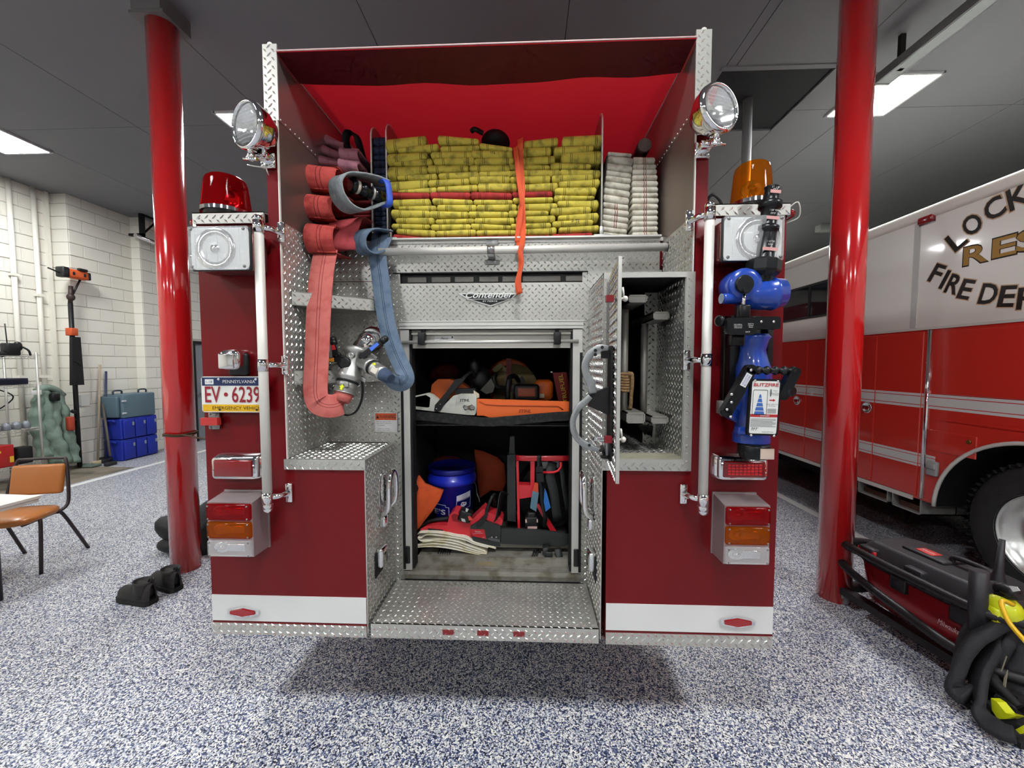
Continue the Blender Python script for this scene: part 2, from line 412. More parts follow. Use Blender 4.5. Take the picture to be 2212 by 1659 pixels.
# return faces of the two steps in the wall (they face the room's near end)
def block_face(x0, x1, y, z):
    m = MB(); e = .004; m.box(x0+.004, x1-.004, y-.01, y, z+.004, z+BH-.004); m.build('block', M_wall, wall_left)
for i in range(22):
    block_face(XB, XA+.012, YA0, i*BH); block_face(XA, XC+.012, YA1, i*BH)
far = MB(); z = 0; c = 0
while z < CEIL-.05:
    y = -9.4-(.2 if c % 2 else 0)
    while y < 3.1-.01:
        a, b = y, min(y+BL, 3.1)
        far.box(XB, XB+.012, a+.004, b-.004, z+.004, z+BH-.004); y += BL
    y = 7.3-(.2 if c % 2 else 0)
    while y < 12.8:
        far.box(XC, XC+.012, max(y, 7.3)+.004, y+BL-.004, z+.004, z+BH-.004); y += BL
    z += BH; c += 1
o = far.build('blockwork', M_wall, wall_left); o['kind'] = 'stuff'
for i, (yy, dx) in enumerate(((3.77, .05), (4.05, .05))):
    c = MB().tube([(XB+dx, yy, .3), (XB+dx, yy, CEIL)], .03, 10)
    c.box(XB, XB+.09, yy-.04, yy+.04, 2.95-.25*i, 2.99-.25*i); c.box(XB, XB+.09, yy-.04, yy+.04, 1.45, 1.49)
    c.build('conduit', M_wall, wall_left)
MB().box(XB, XB+.05, YA0-.11, YA0-.06, .9, CEIL).build('conduit', M_wall, wall_left)
ou = MB().box(XA, XA+.05, 4.31, 4.43, .98, 1.16); ou.build('outlet_box', pm('outlet_white', '#dcdcd6', .5), wall_left)
struct('wall_back', MB().box(XW0, XW1, YW1, YW1+.3, 0, CEIL), M_wall)
struct('wall_right', MB().box(XW1, XW1+.3, YW0, YW1, 0, CEIL), M_wall)
struct('wall_front', MB().box(XW0, XW1, YW0-.3, YW0, 0, CEIL), pm('front_wall_paint', '#d2d2ce', .7, var=.06))
# far door on the left wall
d = MB().box(XC-.3, XC-.04, 6.36, 7.24, .02, 2.1)
door = struct('door_1', d, pm('grey_door', '#8f9498', .5, var=.05))
fr = MB(); fr.box(XC-.3, XC+.02, 6.30, 6.36, 0, 2.16); fr.box(XC-.3, XC+.02, 7.24, 7.3, 0, 2.16); fr.box(XC-.3, XC+.02, 6.36, 7.24, 2.1, 2.16)
fr.build('door_frame', pm('black_frame', '#1b1c1e', .5), door)
MB().tube([(XC+.0, 6.45, 1.02), (XC+.05, 6.5, 1.02), (XC+.05, 7.1, 1.02), (XC, 7.15, 1.02)], .018, 8).build('push_bar', M_steel, door)
# steel columns
M_pole = pm('pole_red', '#c4171a', .16, 0, coat=1, var=.05, vscale=2)
for (x, y, lab) in ((-2.58, 1.30, 'glossy red steel column standing left of the fire engine'), (2.37, 1.10, 'glossy red steel column standing right of the fire engine, before the white truck')):
    t = thing('steel_column', lab, 'column', (x, y, 0), 'red steel columns')
    MB().cyl((x, y, 0), (x, y, 4.215), .1, 40).build('shaft', M_pole, t)
    c = MB(); c.box(x-.14, x+.12, y-.12, y+.12, 4.215, 4.235); c.box(x-.11, x+.11, y-.13, y+.13, 4.235, CEIL)
    o = c.build('cap_plate', pm('cap_dark', '#6c6868', .75), t)
# ceiling lamps
M_lamp = bpy.data.materials.new('lamp_diffuser'); M_lamp.use_nodes = True
nb = M_lamp.node_tree; nb.nodes.clear(); em = nb.nodes.new('ShaderNodeEmission'); em.inputs[0].default_value = (.96, .98, 1, 1); em.inputs[1].default_value = LAMP
oo = nb.nodes.new('ShaderNodeOutputMaterial'); nb.links.new(em.outputs[0], oo.inputs[0])
M_lampf = pm('lamp_frame', '#d8d8d8', .5)
def ceiling_lamp(x, y, lab, s=.61):
    t = thing('ceiling_lamp', lab, 'ceiling lamp', (x, y, CEIL), 'square ceiling lamps')
    h = s/2
    f = MB()
    for a in (-1, 1):
        f.box(x+a*h-.012, x+a*h+.012, y-h-.012, y+h+.012, CEIL-.02, CEIL-.0005); f.box(x-h, x+h, y+a*h-.012, y+a*h+.012, CEIL-.02, CEIL-.0005)
    f.build('frame', M_lampf, t)
    MB().box(x-h+.012, x+h-.012, y-h+.012, y+h-.012, CEIL-.014, CEIL-.004).build('diffuser', M_lamp, t)
ceiling_lamp(3.73, 2.5, 'bright square ceiling lamp behind the right red column')
ceiling_lamp(-2.85, 2.78, 'bright square ceiling lamp glowing behind the left round spotlight')
ceiling_lamp(-6.14, 2.84, 'bright square ceiling lamp at the left edge, over the block wall')
for x in (-6.14, -2.85, .45, 3.73):
    for y in (-1.5, -5.8):  # near row follows the shadow edges; far row is unseen, added as fill light
        ceiling_lamp(x, y, 'unseen square ceiling lamp on the ceiling behind the photographer')
for x in (-2.85, 3.73): ceiling_lamp(x, 7.6, 'square ceiling lamp on the ceiling far ahead of the engine')
# door track hung from the ceiling, upper right
t = thing('door_track', 'grey steel overhead door track hung from the ceiling, upper right corner', 'door track', (3.55, 1.6, CEIL-.3))
a, b = P(1905, 182, Z=CEIL-.28), P(2190, -40, Z=CEIL-.28)
d = (b-a).normalized(); b = a+d*2.6; s = V((0, 0, 1)).cross(d)
m = MB()
for (o1, z0, z1, wd_) in ((0, 0, .008, .06), (-.06, 0, .07, .006), (.06, 0, .02, .006)):
    q = [a+s*(o1-wd_), a+s*(o1+wd_), b+s*(o1+wd_), b+s*(o1-wd_)]
    m.slab([p+V((0, 0, z0)) for p in q], (0, 0, z1-z0))
m.build('rail', pm('galvanised', '#8d8f90', .45, .7, var=.15, vscale=12), t)
for k in (.15, 1.5, 2.5):
    p = a+d*k; m = MB(); m.slab([p+s*-.02, p+s*.02, p+s*.02+d*.03, p+s*-.02+d*.03], (0, 0, .275)); m.build('hanger', M_dark, t)
m = MB(); m.rbox(a+V((0, 0, .03)), (.13, .02, .08), .008); m.build('end_stop', M_steel, t)
# chromed door track on the left wall
t = thing('wall_track', 'chrome track on a black bracket high on the block wall', 'door track', (XC, 5.4, 3.4))
a = P(292, 508, X=XC+.22); b = P(345, 528, X=XC+.22); d = (b-a).normalized()
MB().tube([a, a+d*3.0], .035, 10).build('rail', M_chrome, t)
m = MB(); q = a+d*.12; m.box(XC, XC+.26, q.y-.03, q.y+.03, q.z+.03, q.z+.07); m.box(XC+.2, XC+.26, q.y-.03, q.y+.03, q.z+.03, CEIL-.005)
m.tube([(XC+.23, q.y, CEIL-.02), (XC+.23, q.y+.3, CEIL-.02)], .02, 6); m.tube([(XC+.23, q.y+.3, CEIL-.01), (XC+.23, q.y, q.z+.05)], .018, 6)
m.build('bracket', M_black, t)
# sliding pole through the hatch
m = MB(); p = P(1612, 330, Y=2.55); m.tube([(p.x, 2.55, 0), (p.x, 2.55, CEIL+.02)], .045, 20)
solo('fire_pole', m, pm('pole_steel', '#d2d2d2', .38, .55), 'shiny steel sliding pole rising into the dark ceiling hatch', 'fire pole')
# ================================================================ the fire engine
D = .37
ENG = thing('fire_engine', 'dark red fire engine seen from the rear with open hose bed and compartments', 'fire engine', (0, 0, 0))
X_, Y_, Z_ = V((1, 0, 0)), V((0, 1, 0)), V((0, 0, 1))
def part(name, mb, mat, parent=ENG, label=None):
    o = mb.build(name, mat, parent)
    if label: o['label'] = label
    return o
def rivet(mb, p, n=(0, -1, 0), r=.004, mi=0):
    mb.lathe([(r, -.001), (r*.9, .0015), (r*.5, .0028), (r*.05, .003)], p, n, 8, mi)
def plate(name, o, u, v, L, H, th=.004, ins=None, riv=None, parent=ENG, pitch=.0345):
    o = V(o); u = V(u); v = V(v); n = u.cross(v)
    m = MB(); q = [o, o+u*L, o+u*L+v*H, o+v*H]
    m.slab([p-n*th for p in q], n*th); m.treads(o, u, v, L, H, pitch, ins, mi=2)
    for (a, b) in (riv or []): rivet(m, o+u*a+v*b, n, mi=1)
    return part(name, m, [M_plate, M_bolt, M_tread], parent)
# --- painted body
b = MB()
b.box(-1.25, -.532, .004, 1.2, .44, 1.222); b.box(-1.25, -.882, .004, 1.2, 1.222, 2.262); b.box(-.882, -.482, D+.012, 1.2, 1.222, 2.285)
b.box(.532, 1.25, .004, 1.2, .44, 1.2); b.box(.884, 1.25, .004, 1.2, 1.2, 2.262); b.box(.5, .884, D+.012, 1.2, 2.04, 2.285)
b.box(-.482, .5, D+.012, 1.2, 1.88, 2.07); b.box(-.482, .5, D+.03, 1.2, 2.07, 2.285)
b.box(-1.25, 1.25, 1.2, 6.2, .62, 2.262)
part('body', b, M_red)
part('chassis', MB().box(-.5, .5, D+.02, 8, .4, .482), M_dark)
c = MB(); c.rbox((0, 7.2, 1.75), (2.45, 1.9, 2.3), .12, 3); part('cab', c, M_red)
for sx in (-1, 1):
    for yy in (2.1, 6.9):
        t_ = MB(); t_.lathe([(.3, -.16), (.46, -.16), (.5, -.12), (.5, .12), (.46, .16), (.3, .16)], (sx*1.02, yy, .5), (1, 0, 0), 32)
        part('wheel', t_, M_rubber)
# side walls of the hose bed
M_bed = pm('bed_wall_metal', '#a8a19c', .3, .85, var=.12, vscale=3)
M_bed2 = pm('bed_wall_lower', '#8d7f78', .36, .8, var=.18, vscale=4)
for sx in (-1, 1):
    w_ = MB(); w_.box(min(sx*.878, sx*.93), max(sx*.878, sx*.93), .004, 5.4, 2.262, 2.69); part('bed_side', w_, M_red)
    w_ = MB(); w_.box(min(sx*.874, sx*.878), max(sx*.874, sx*.878), .0, 5.4, 2.27, 2.69); part('bed_liner', w_, M_bed2)
    w_ = MB(); w_.box(min(sx*.872, sx*.928), max(sx*.872, sx*.928), .006, 5.4, 2.69, 2.995); part('bed_side_extension', w_, M_bed)
    r_ = MB()
    for k in range(26): rivet(r_, (sx*.8725, .02+k*.034, 2.7), (-sx, 0, 0), .004)
    part('rivet_row', r_, M_aluw)['kind'] = 'stuff'
    o = plate('end_cap', (sx*.9-.031, .002, 2.688), X_, Z_, .062, .312, .006)
    m = MB(); m.tube([(sx*.9+.0, .003, 2.998), (sx*.9, 5.3, 2.998)], .012, 8); part('top_bead', m, M_alu)
    # corner caps above the compartments
    x0 = -1.254 if sx < 0 else .922
    plate('compartment_cap', (x0, -.012, 2.257), X_, Z_, .332 if sx > 0 else .314, .047, .01, riv=[(.03, .022), (.29, .022)])
    plate('compartment_roof', (x0, -.012, 2.304), X_, Y_, .332 if sx > 0 else .314, 1.2, .004)
    # white stripe, red line and tread kick strip
    x0, x1 = (-1.249, -.534) if sx < 0 else (.534, 1.249)
    part('reflective_stripe', MB().box(x0, x1, .001, .005, .484, .604), M_white)
    plate('kick_strip', (x0, .0, .42), X_, Z_, x1-x0, .052, .012, riv=[(.03, .028), (.25, .028), (.5, .028), (.69, .028)])
    # thin pinstripe bead along the inner paint edge
    part('edge_trim', MB().box(min(sx*.8735, sx*.8775), max(sx*.8735, sx*.8775), -.002, .008, 1.22 if sx < 0 else 2.03, 2.69), M_aluw)
# --- left step well
plate('well_side', (-.8755, 0, 1.235), Y_, Z_, D, 1.035, riv=[(.02, .3), (.02, .62), (.02, .96), (.35, .06)])
plate('well_back', (-.875, D, 1.235), X_, Z_, .345, .85, riv=[(.02, .03), (.02, .45)])
plate('well_back', (-.875, D-.003, 2.088), X_, Z_, .32, .205)
plate('step', (-.889, -.002, 1.232), X_, Y_, .365, D+.002, .006)
plate('step_lip', (-.889, -.004, 1.186), X_, Z_, .365, .046, .006, riv=[(.035, .022), (.335, .022)])
plate('inner_side', (-.526, 0, .44), Y_, Z_, D, .79)
for (px0, px1, y0, y1, dy) in ((633, 805, 632, 662, .3), (640, 812, 800, 830, .3)):
    p0 = P(px0, y1, Y=.1); z0 = p0.z; h = P(px0, y0, Y=.1).z-z0
    # wedge-shaped hose shelves: deep at the side wall, running along the well
    a = V((-.87, .06, z0)); bb = V((-.53, .33, z0)); u = (bb-a).normalized()
    n = u.cross(Z_); L = (bb-a).length
    m = MB(); q = [a, a+u*L, a+u*L+Z_*h, a+Z_*h]; m.slab(q, -n*.012)
    m.slab([a, bb, V((-.53, D, z0)), V((-.87, D, z0))], Z_*.004); m.slab([a+Z_*h, bb+Z_*h, V((-.53, D, z0+h)), V((-.87, D, z0+h))], -Z_*.004)
    m.treads(a, u, Z_, L, h, .034, mi=1); part('hose_shelf', m, [M_plate, M_tread])
# --- warning label
def decal(name, cx, cz, w_, h_, y, mats, parent=ENG):
    return None
p = P(834, 912, Y=D-.004); m = MB(); m.box(p.x-.061, p.x+.061, D-.006, D-.002, p.z-.052, p.z+.052, 0); m.box(p.x-.057, p.x+.057, D-.0066, D-.004, p.z+.012, p.z+.048, 1)
text(m, '\u25B2WARNING'.replace('\u25B2', ''), (p.x+.008, D-.0067, p.z+.03), X_, Z_, .017, .085, mi=2)
m.add([(p.x-.052, D-.0072, p.z+.021), (p.x-.036, D-.0072, p.z+.021), (p.x-.044, D-.0072, p.z+.039)], [(0, 1, 2)], mi=2)
for i, s_ in enumerate(('Do not ride on rear', 'step while vehicle is', 'in motion.', '', 'Death or serious', 'injury may result.')):
    if s_: text(m, s_, (p.x-.004-(.02 if i == 2 else .008), D-.0062, p.z+.003-i*.0095), X_, Z_, .0055, .004*len(s_), mi=2)
part('warning_label', m, [M_white, pm('label_orange', '#c4552b', .5), M_black], label='white and orange WARNING label')
# --- centre tread plate panels
plate('upper_panel', (-.56, D-.006, 2.13), X_, Z_, 1.42, .167, .02, ins=lambda a, b_: True, riv=[(.05, .13), (.33, .13), (.62, .13), (1.0, .13), (1.3, .13), (.06, .03), (.33, .03), (.62, .03), (1.0, .03)])
plate('badge_panel', (-.485, D, 1.874), X_, Z_, 1.0, .2, .012, riv=[(.03, .165), (.31, .165), (.55, .165), (.8, .165), (.03, .03), (.31, .03), (.55, .03), (.8, .03)])
plate('door_post_skin', (-.56, D+.002, .47), X_, Z_, .08, 1.66, .01, riv=[(.02, .2), (.02, .6), (.02, 1.0)])
plate('door_post_skin', (.472, D+.002, .47), X_, Z_, .04, 1.66, .01)
part('panel_edge', MB().box(-.56, .86, D-.03, D+.3, 2.292, 2.3), M_alu)
plate('upper_panel', (.5, D-.006, 2.03), X_, Z_, .372, 2.13-2.03, .012)
# vent slot
m = MB(); z0, z1 = 2.077, 2.128; m.box(-.505, .492, D+.022, D+.03, z0, z1); m.box(-.515, .5, D-.002, D+.022, z1-.003, z1+.003); part('vent_slot', m, M_black)
for px in (901, 953, 1003, 1056, 1106, 1150, 1190, 1243):
    x = P(px, 600, Y=D+.015).x; m = MB(); m.rbox((x, D+.016, 2.095), (.1, .014, .028), .003)
    part('vent_insert', m, pm('vent_grey', '#77736c', .7, var=.2, vscale=60, bump=.3, bscale=200))
# emblem
m = MB(); cx, cz = P(1058, 641, Y=D).x, P(1058, 641, Y=D).z; s_ = 2.02/831
def E_(px, py): q = P(px, py, Y=D-.004); return (q.x, q.z)
m.prism([E_(988, 633), E_(1000, 634), E_(1118, 633), E_(1106, 645), E_(1060, 662), E_(1012, 647)], D-.008, D-.002, 'y', 0)
m.prism([E_(998, 636), E_(1112, 636), E_(1104, 645), E_(1060, 659.5), E_(1014, 646)], D-.01, D-.007, 'y', 1)
o1 = E_(1058, 639); text(m, 'Contender', (o1[0], D-.0105, o1[1]+.004), X_, Z_, .032, .25, mi=0, shear=.35, off=.015)
m.box(E_(1004, 646)[0], E_(1110, 646)[0], D-.0108, D-.009, E_(1058, 646)[1]-.002, E_(1058, 646)[1])
o1 = E_(1059, 651); text(m, 'BY PIERCE', (o1[0], D-.0105, o1[1]), X_, Z_, .008, .075, mi=0)
part('emblem', m, [pm('emblem_silver', '#e6e6e2', .35, .35), M_black], label='black and chrome Contender emblem')
# hand rail across
m = MB(); zr = 2.222; yr = .3; xa, xb = -.56, .872
m.tube([(xa, yr, zr-.004), (xb, yr, zr+.004)], .0195, 14); part('hand_rail', m, M_aluw)
m = MB(); m.tube([(xb, yr, zr+.004), (.876, yr, zr+.004)], .024, 14); part('rail_end', m, M_black)
x = P(1062, 540, Y=.33).x; part('rail_pad', MB().rbox((x, D-.012, zr+.055), (.062, .012, .04), .002), M_steel); m = MB(); m.rbox((x, D-.012, zr-.045), (.078, .014, .022), .004); m.rbox((x, .33, zr-.02), (.036, .07, .03), .006)
m.tube([(x-.018, yr, zr), (x+.018, yr, zr)], .0225, 14)
rivet(m, (x-.027, D-.019, zr-.045), r=.006); rivet(m, (x+.027, D-.019, zr-.045), r=.006)
part('rail_bracket', m, M_steel)
# --- right: ladder locker
fx0, fx1, ox0, ox1, fz0, fz1, oz0, oz1 = .508, .884, .562, .848, 1.196, 2.034, 1.246, 2.012
def nofr(a, b_): x = fx0+a; z = fz0+b_; return not (ox0-.006 < x < ox1+.006 and oz0-.006 < z < oz1+.006)
m = MB()
for (x0, x1, z0, z1) in ((fx0, ox0, fz0, fz1), (ox1, fx1, fz0, fz1), (ox0, ox1, fz0, oz0), (ox0, ox1, oz1, fz1)): m.box(x0, x1, -.006, .002, z0, z1)
m.treads((fx0, -.006, fz0), X_, Z_, fx1-fx0, fz1-fz0, .0345, nofr, mi=2)
for z in (1.3, 1.6, 1.85): rivet(m, (ox1+.014, -.006, z), mi=1)
part('locker_frame', m, [M_plate, M_bolt, M_tread])
plate('locker_side', (fx0, D, .44), -Y_, Z_, D, fz1-.44, .004)
plate('locker_top', (fx0, -.004, fz1), X_, Y_, fx1-fx0, D, .004)
plate('locker_lining', (ox1-.003, 1.1, oz0), -Y_, Z_, 1.1, oz1-oz0, .004)
plate('locker_lining', (.782, .34, oz0), X_, Z_, .064, oz1-oz0, .004)
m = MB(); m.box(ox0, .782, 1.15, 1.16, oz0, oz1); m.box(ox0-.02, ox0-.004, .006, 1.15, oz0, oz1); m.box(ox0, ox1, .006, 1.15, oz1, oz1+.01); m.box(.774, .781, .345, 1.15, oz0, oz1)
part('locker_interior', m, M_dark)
plate('locker_floor', (ox0, .09, oz0), X_, Y_, ox1-ox0, 1.0, .006)
m = MB(); m.box(ox0, ox1, .002, .09, oz0-.002, oz0+.006); part('locker_sill', m, pm('worn_sill', '#b5b09a', .6, .2, var=.2, vscale=10, dirt='#6f6a58'))
plate('side_wainscot', (.8745, D, fz1), -Y_, Z_, D, .24, .004, riv=[(.02, .12), (.34, .2)])
# locker door, swung open towards the camera
hx = P(1314, 800, Y=.0).x; fxe = P(1331.5, 800, Y=-.29).x
a = V((hx, -.012, 1.2)); bb = V((fxe, -.3, 1.2)); u = (a-bb).normalized(); L = (a-bb).length; n = u.cross(Z_)
if n.x > 0: pass
m = MB(); ztop = P(1332, 553, Y=-.3).z; zbot = P(1329, 1045, Y=-.3).z
q0 = V((bb.x, bb.y, zbot)); 
# outer face looks to the left (-X): u runs hinge->free so that u x Z = -X
uu = (V((hx, -.012, 0))-V((fxe, -.3, 0))).normalized(); nn = (-uu).cross(Z_) if (-uu).cross(Z_).x < 0 else uu.cross(Z_)
ud = uu if uu.cross(Z_).x < 0 else -uu
org = V((fxe, -.3, zbot)) if ud.dot(uu) > 0 else V((hx, -.012, zbot))
DOORL = L; DOORH = ztop-zbot
m.slab([org, org+ud*L, org+ud*L+Z_*DOORH, org+Z_*DOORH], -ud.cross(Z_)*.012)
m.treads(org, ud, Z_, L, DOORH, .0345, mi=1)
dr = part('locker_door', m, [M_plate, M_tread], label='open tread plate locker door, edge towards the viewer')
m = MB(); m.box(hx-.012, hx+.004, -.02, .002, zbot+.03, ztop-.03); m.build('hinge', M_steel, dr)
for zz in (P(1305, 650, Y=-.2).z, P(1305, 944, Y=-.2).z):
    pz = V((fxe, -.3, zz)); 
    e0 = P(1285, 650, Y=-.22); m = MB()
    xl = P(1284, 800, Y=-.24).x
    m.box(xl, fxe-.005, -.246, -.24, zz-.006, zz-.002); m.box(xl, fxe-.005, -.246, -.24, zz+.004, zz+.008); m.box(xl, xl+.004, -.25, -.236, zz-.006, zz+.008)
    m.build('latch_link', M_chrome, dr)
    MB().box(fxe-.03, fxe-.004, -.256, -.234, zz-.012, zz+.012).build('latch_block', pm('latch_red', '#7c1620', .4), dr)
    m = MB(); xr = P(1345, 800, Y=-.24).x; m.tube([(fxe, -.245, zz), (xr+.008, -.245, zz)], .005, 8); m.ball((xr+.004, -.245, zz), .011, 10, 6); m.tube([(xr, -.245, zz), (xr-.006, -.25, zz+.04)], .004, 8)
    m.build('latch_tee', M_aluw, dr)
# --- centre compartment: frame, opening, interior
m = MB(); dx0, dx1, dz0, dz1 = -.478, .472, .485, 1.872
m.box(dx0, dx0+.045, D-.012, D+.03, dz0+.05, dz1-.04); m.box(dx1-.048, dx1, D-.012, D+.03, dz0+.05, dz1-.04); m.box(dx0-.004, dx1+.004, D-.018, D+.03, dz1-.036, dz1)
m.box(dx0-.004, dx1+.004, D-.022, D, dz1-.02, dz1-.012); m.box(dx0-.004, dx1+.004, D-.022, D, dz1, dz1+.006)
part('door_frame', m, M_alu)
m = MB()
for x in (dx0+.005, dx1-.005): m.box(x-.007, x+.007, D-.0135, D+.02, dz0+.06, dz1-.16)
for x in (dx0+.05, dx1-.052): m.box(x-.006, x+.006, D-.002, D+.06, dz0+.06, dz1-.05)
part('door_seal', m, M_rubber)
m = MB(); m.box(dx0+.05, dx1-.05, D+.02, D+.05, 1.737, 1.832); m.box(dx0+.055, dx1-.058, D+.0, D+.02, 1.808, 1.818); m.box(dx0+.06, dx1-.06, D+.016, D+.03, 1.737, 1.75)
sh = part('roller_shutter', m, pm('shutter_alu', '#bfbcb2', .5, .5))
m = MB(); m.tube([(dx0+.01, D-.02, 1.766), (dx1-.02, D-.02, 1.77)], .009, 12); m.build('lift_bar', M_alu, sh)
for px in (911, 1204):
    x = P(px, 735, Y=D-.02).x; m = MB(); m.rbox((x, D-.012, 1.785), (.036, .045, .062), .004); m.box(x-.01, x+.01, D-.0, D+.02, 1.81, 1.835); m.build('bar_clamp', M_black, sh)
m = MB(); p = P(960, 731, Y=D+.018); m.box(p.x-.053, p.x+.053, D+.0188, D+.0205, p.z-.014, p.z+.014, 0)
text(m, 'Pierce', (p.x, D+.018, p.z), X_, Z_, .012, .04, mi=1, shear=.4); m.box(p.x+.038, p.x+.046, D+.018, D+.019, p.z+.002, p.z+.01, 1)
m.build('maker_label', [M_white, M_black], sh)
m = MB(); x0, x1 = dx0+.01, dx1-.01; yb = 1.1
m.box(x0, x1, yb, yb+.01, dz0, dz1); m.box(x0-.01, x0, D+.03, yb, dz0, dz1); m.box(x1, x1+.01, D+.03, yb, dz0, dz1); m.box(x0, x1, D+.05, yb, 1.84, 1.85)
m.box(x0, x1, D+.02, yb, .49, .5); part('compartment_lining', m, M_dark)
M_sill = pm('dirty_sill', '#a09c92', .5, .5, var=.2, vscale=25, dirt='#7a7264', dscale=16)
m = MB(); m.box(dx0, dx1, D-.012, D+.03, dz0+.03, dz0+.055); m.box(dx0, dx1, D-.004, D+.03, dz0+.002, dz0+.03); m.box(dx0+.04, dx1-.04, D+.03, D+.09, dz0+.05, dz0+.058); m.box(dx0+.04, dx1-.04, D+.085, D+.1, dz0+.055, dz0+.082); m.box(dx0+.04, dx1-.04, D+.1, D+.13, dz0+.055, dz0+.07)
m.box(dx0+.04, dx1-.04, D+.13, 1.08, dz0+.06, dz0+.068)
rivet(m, (0, D-.004, dz0+.016), r=.006)
part('door_sill', m, M_sill)
for x in (dx0+.022, dx1-.024): part('roller_stop', MB().rbox((x, D-.014, .625), (.026, .012, .095), .004), M_black)
# shelf tray with a bent lip
m = MB(); zt = P(1060, 890, Y=.47).z; ysh = .45
lbE, lbC = P(888, 907, Y=.45).z, P(1040, 922, Y=.45).z; lh = P(888, 888, Y=.45).z-lbE
def lip(x): 
    t = min(1, abs(x+.03)/.4); return lbE-(lbE-lbC)*(1-t)
xs_ = [x0+.005+(x1-x0-.01)*i/16 for i in range(17)]
for i in range(16):
    xa, xb = xs_[i], xs_[i+1]
    m.add([(xa, ysh, lip(xa)), (xb, ysh, lip(xb)), (xb, ysh, lip(xb)+lh), (xa, ysh, lip(xa)+lh), (xa, ysh+.006, lip(xa)), (xb, ysh+.006, lip(xb)), (xb, ysh+.006, lip(xb)+lh), (xa, ysh+.006, lip(xa)+lh)],
          [(0, 1, 2, 3), (4, 7, 6, 5), (3, 2, 6, 7), (0, 4, 5, 1)])
m.box(x0+.005, x1-.005, ysh+.006, 1.08, lbC+.004, lbC+.01)
part('shelf_tray', m, pm('worn_black', '#1c1c1c', .5, .3, dirt='#343434', dscale=40))
# lower slide-out tray
m = MB(); zl = .585; m.box(x0+.02, x1-.02, .56, 1.08, zl, zl+.008); m.box(x0+.02, x1-.02, .55, .56, zl-.004, zl+.024)
m.box(x0+.06, x1-.06, .6, 1.05, .555, zl); part('slide_tray', m, pm('tray_metal', '#77736a', .5, .6, var=.2))
# --- tail board
plate('tail_board', (-.512, -.004, .49), X_, Y_, 1.014, D-.02, .008, riv=[(.1+i*.2, y) for i in range(5) for y in (.06, .18, .31)])
plate('tail_board_lip', (-.512, -.006, .426), X_, Z_, 1.014, .064, .01, riv=[(.3, .03), (.71, .03)])
part('tail_board_frame', MB().box(-.5, .49, .01, D, .44, .48), M_dark)
for px in (968, 1043, 1121):
    x = P(px, 1364, Y=-.01).x; part('red_marker', MB().box(x-.025, x+.025, -.009, -.005, .45, .472), pm('marker_red', '#7a1117', .3, coat=.5))
# grab handles and step lamps on the inner sides
for sx, X0 in ((-1, -.526), (1, .508)):
    g = MB(); c0 = V((X0, .2, 1.02)); nrm = V((-sx, 0, 0))
    pts = [c0+nrm*.012+V((0, -.04, -.1)), c0+nrm*.045+V((0, -.05, -.06)), c0+nrm*.05+V((0, -.05, .05)), c0+nrm*.05+V((0, -.02, .1)), c0+nrm*.05+V((0, .02, .1)), c0+nrm*.05+V((0, .05, .05)), c0+nrm*.045+V((0, .05, -.05)), c0+nrm*.012+V((0, .03, -.09))]
    g.tube(smooth_path(pts, 5), .013, 10)
    g.lathe([(.09, 0), (.09, .004), (.075, .006), (.07, .002)], c0, nrm, 24, sx=1.25, sy=.6)
    g.rbox(c0+nrm*.015+V((0, -.03, -.13)), (.03, .05, .05), .006)
    part('grab_handle', g, M_chrome)
    l_ = MB(); cc = V((X0, .13, .735)); l_.rbox(cc+nrm*.018, (.036, .075, .095), .014, 3); h_ = part('step_lamp', l_, M_chrome)
    l_ = MB(); l_.rbox(cc+nrm*.002+V((0, 0, -.03)), (.01, .095, .12), .004); l_.build('gasket', M_rubber, h_)
# --- grab rails
for (pt, pb, mids) in (((563, 478), (574, 1098), ((596, 505), (590, 795), (598, 1075))), ((1528, 450), (1523, 1103), ((1512, 480), (1511, 787), (1507, 1075)))):
    a = P(*pt, Y=-.075); bb = P(*pb, Y=-.075); bb.x = a.x = (a.x+bb.x)/2; m = MB()
    m.tube([a, bb], .0185, 20); rl = part('grab_rail', m, M_aluw)
    sx = -1 if a.x < 0 else 1; ins_ = -sx
    for k, z in enumerate((a.z-.022, (a.z+bb.z)/2+.01, bb.z+.045)):
        m = MB(); m.tube([(a.x, -.075, z-.024), (a.x, -.075, z+.024)], .0215, 16)
        if k == 0: m.ball((a.x, -.075, z+.03), .021, 14, 8)
        bx = a.x+ins_*.05
        m.rbox((bx, -.004, z), (.03, .014, .085), .004); m.tube([(a.x, -.07, z), (a.x+ins_*.03, -.05, z), (bx, -.006, z)], .013, 8)
        rivet(m, (bx, -.011, z+.03), r=.006); rivet(m, (bx, -.011, z-.03), r=.006); m.build('rail_bracket', M_chrome, rl)
    m = MB(); m.tube([bb+V((0, 0, .03)), bb], .021, 14); m.ball(bb, .021, 14, 8); m.build('rail_cap', M_chrome, rl)
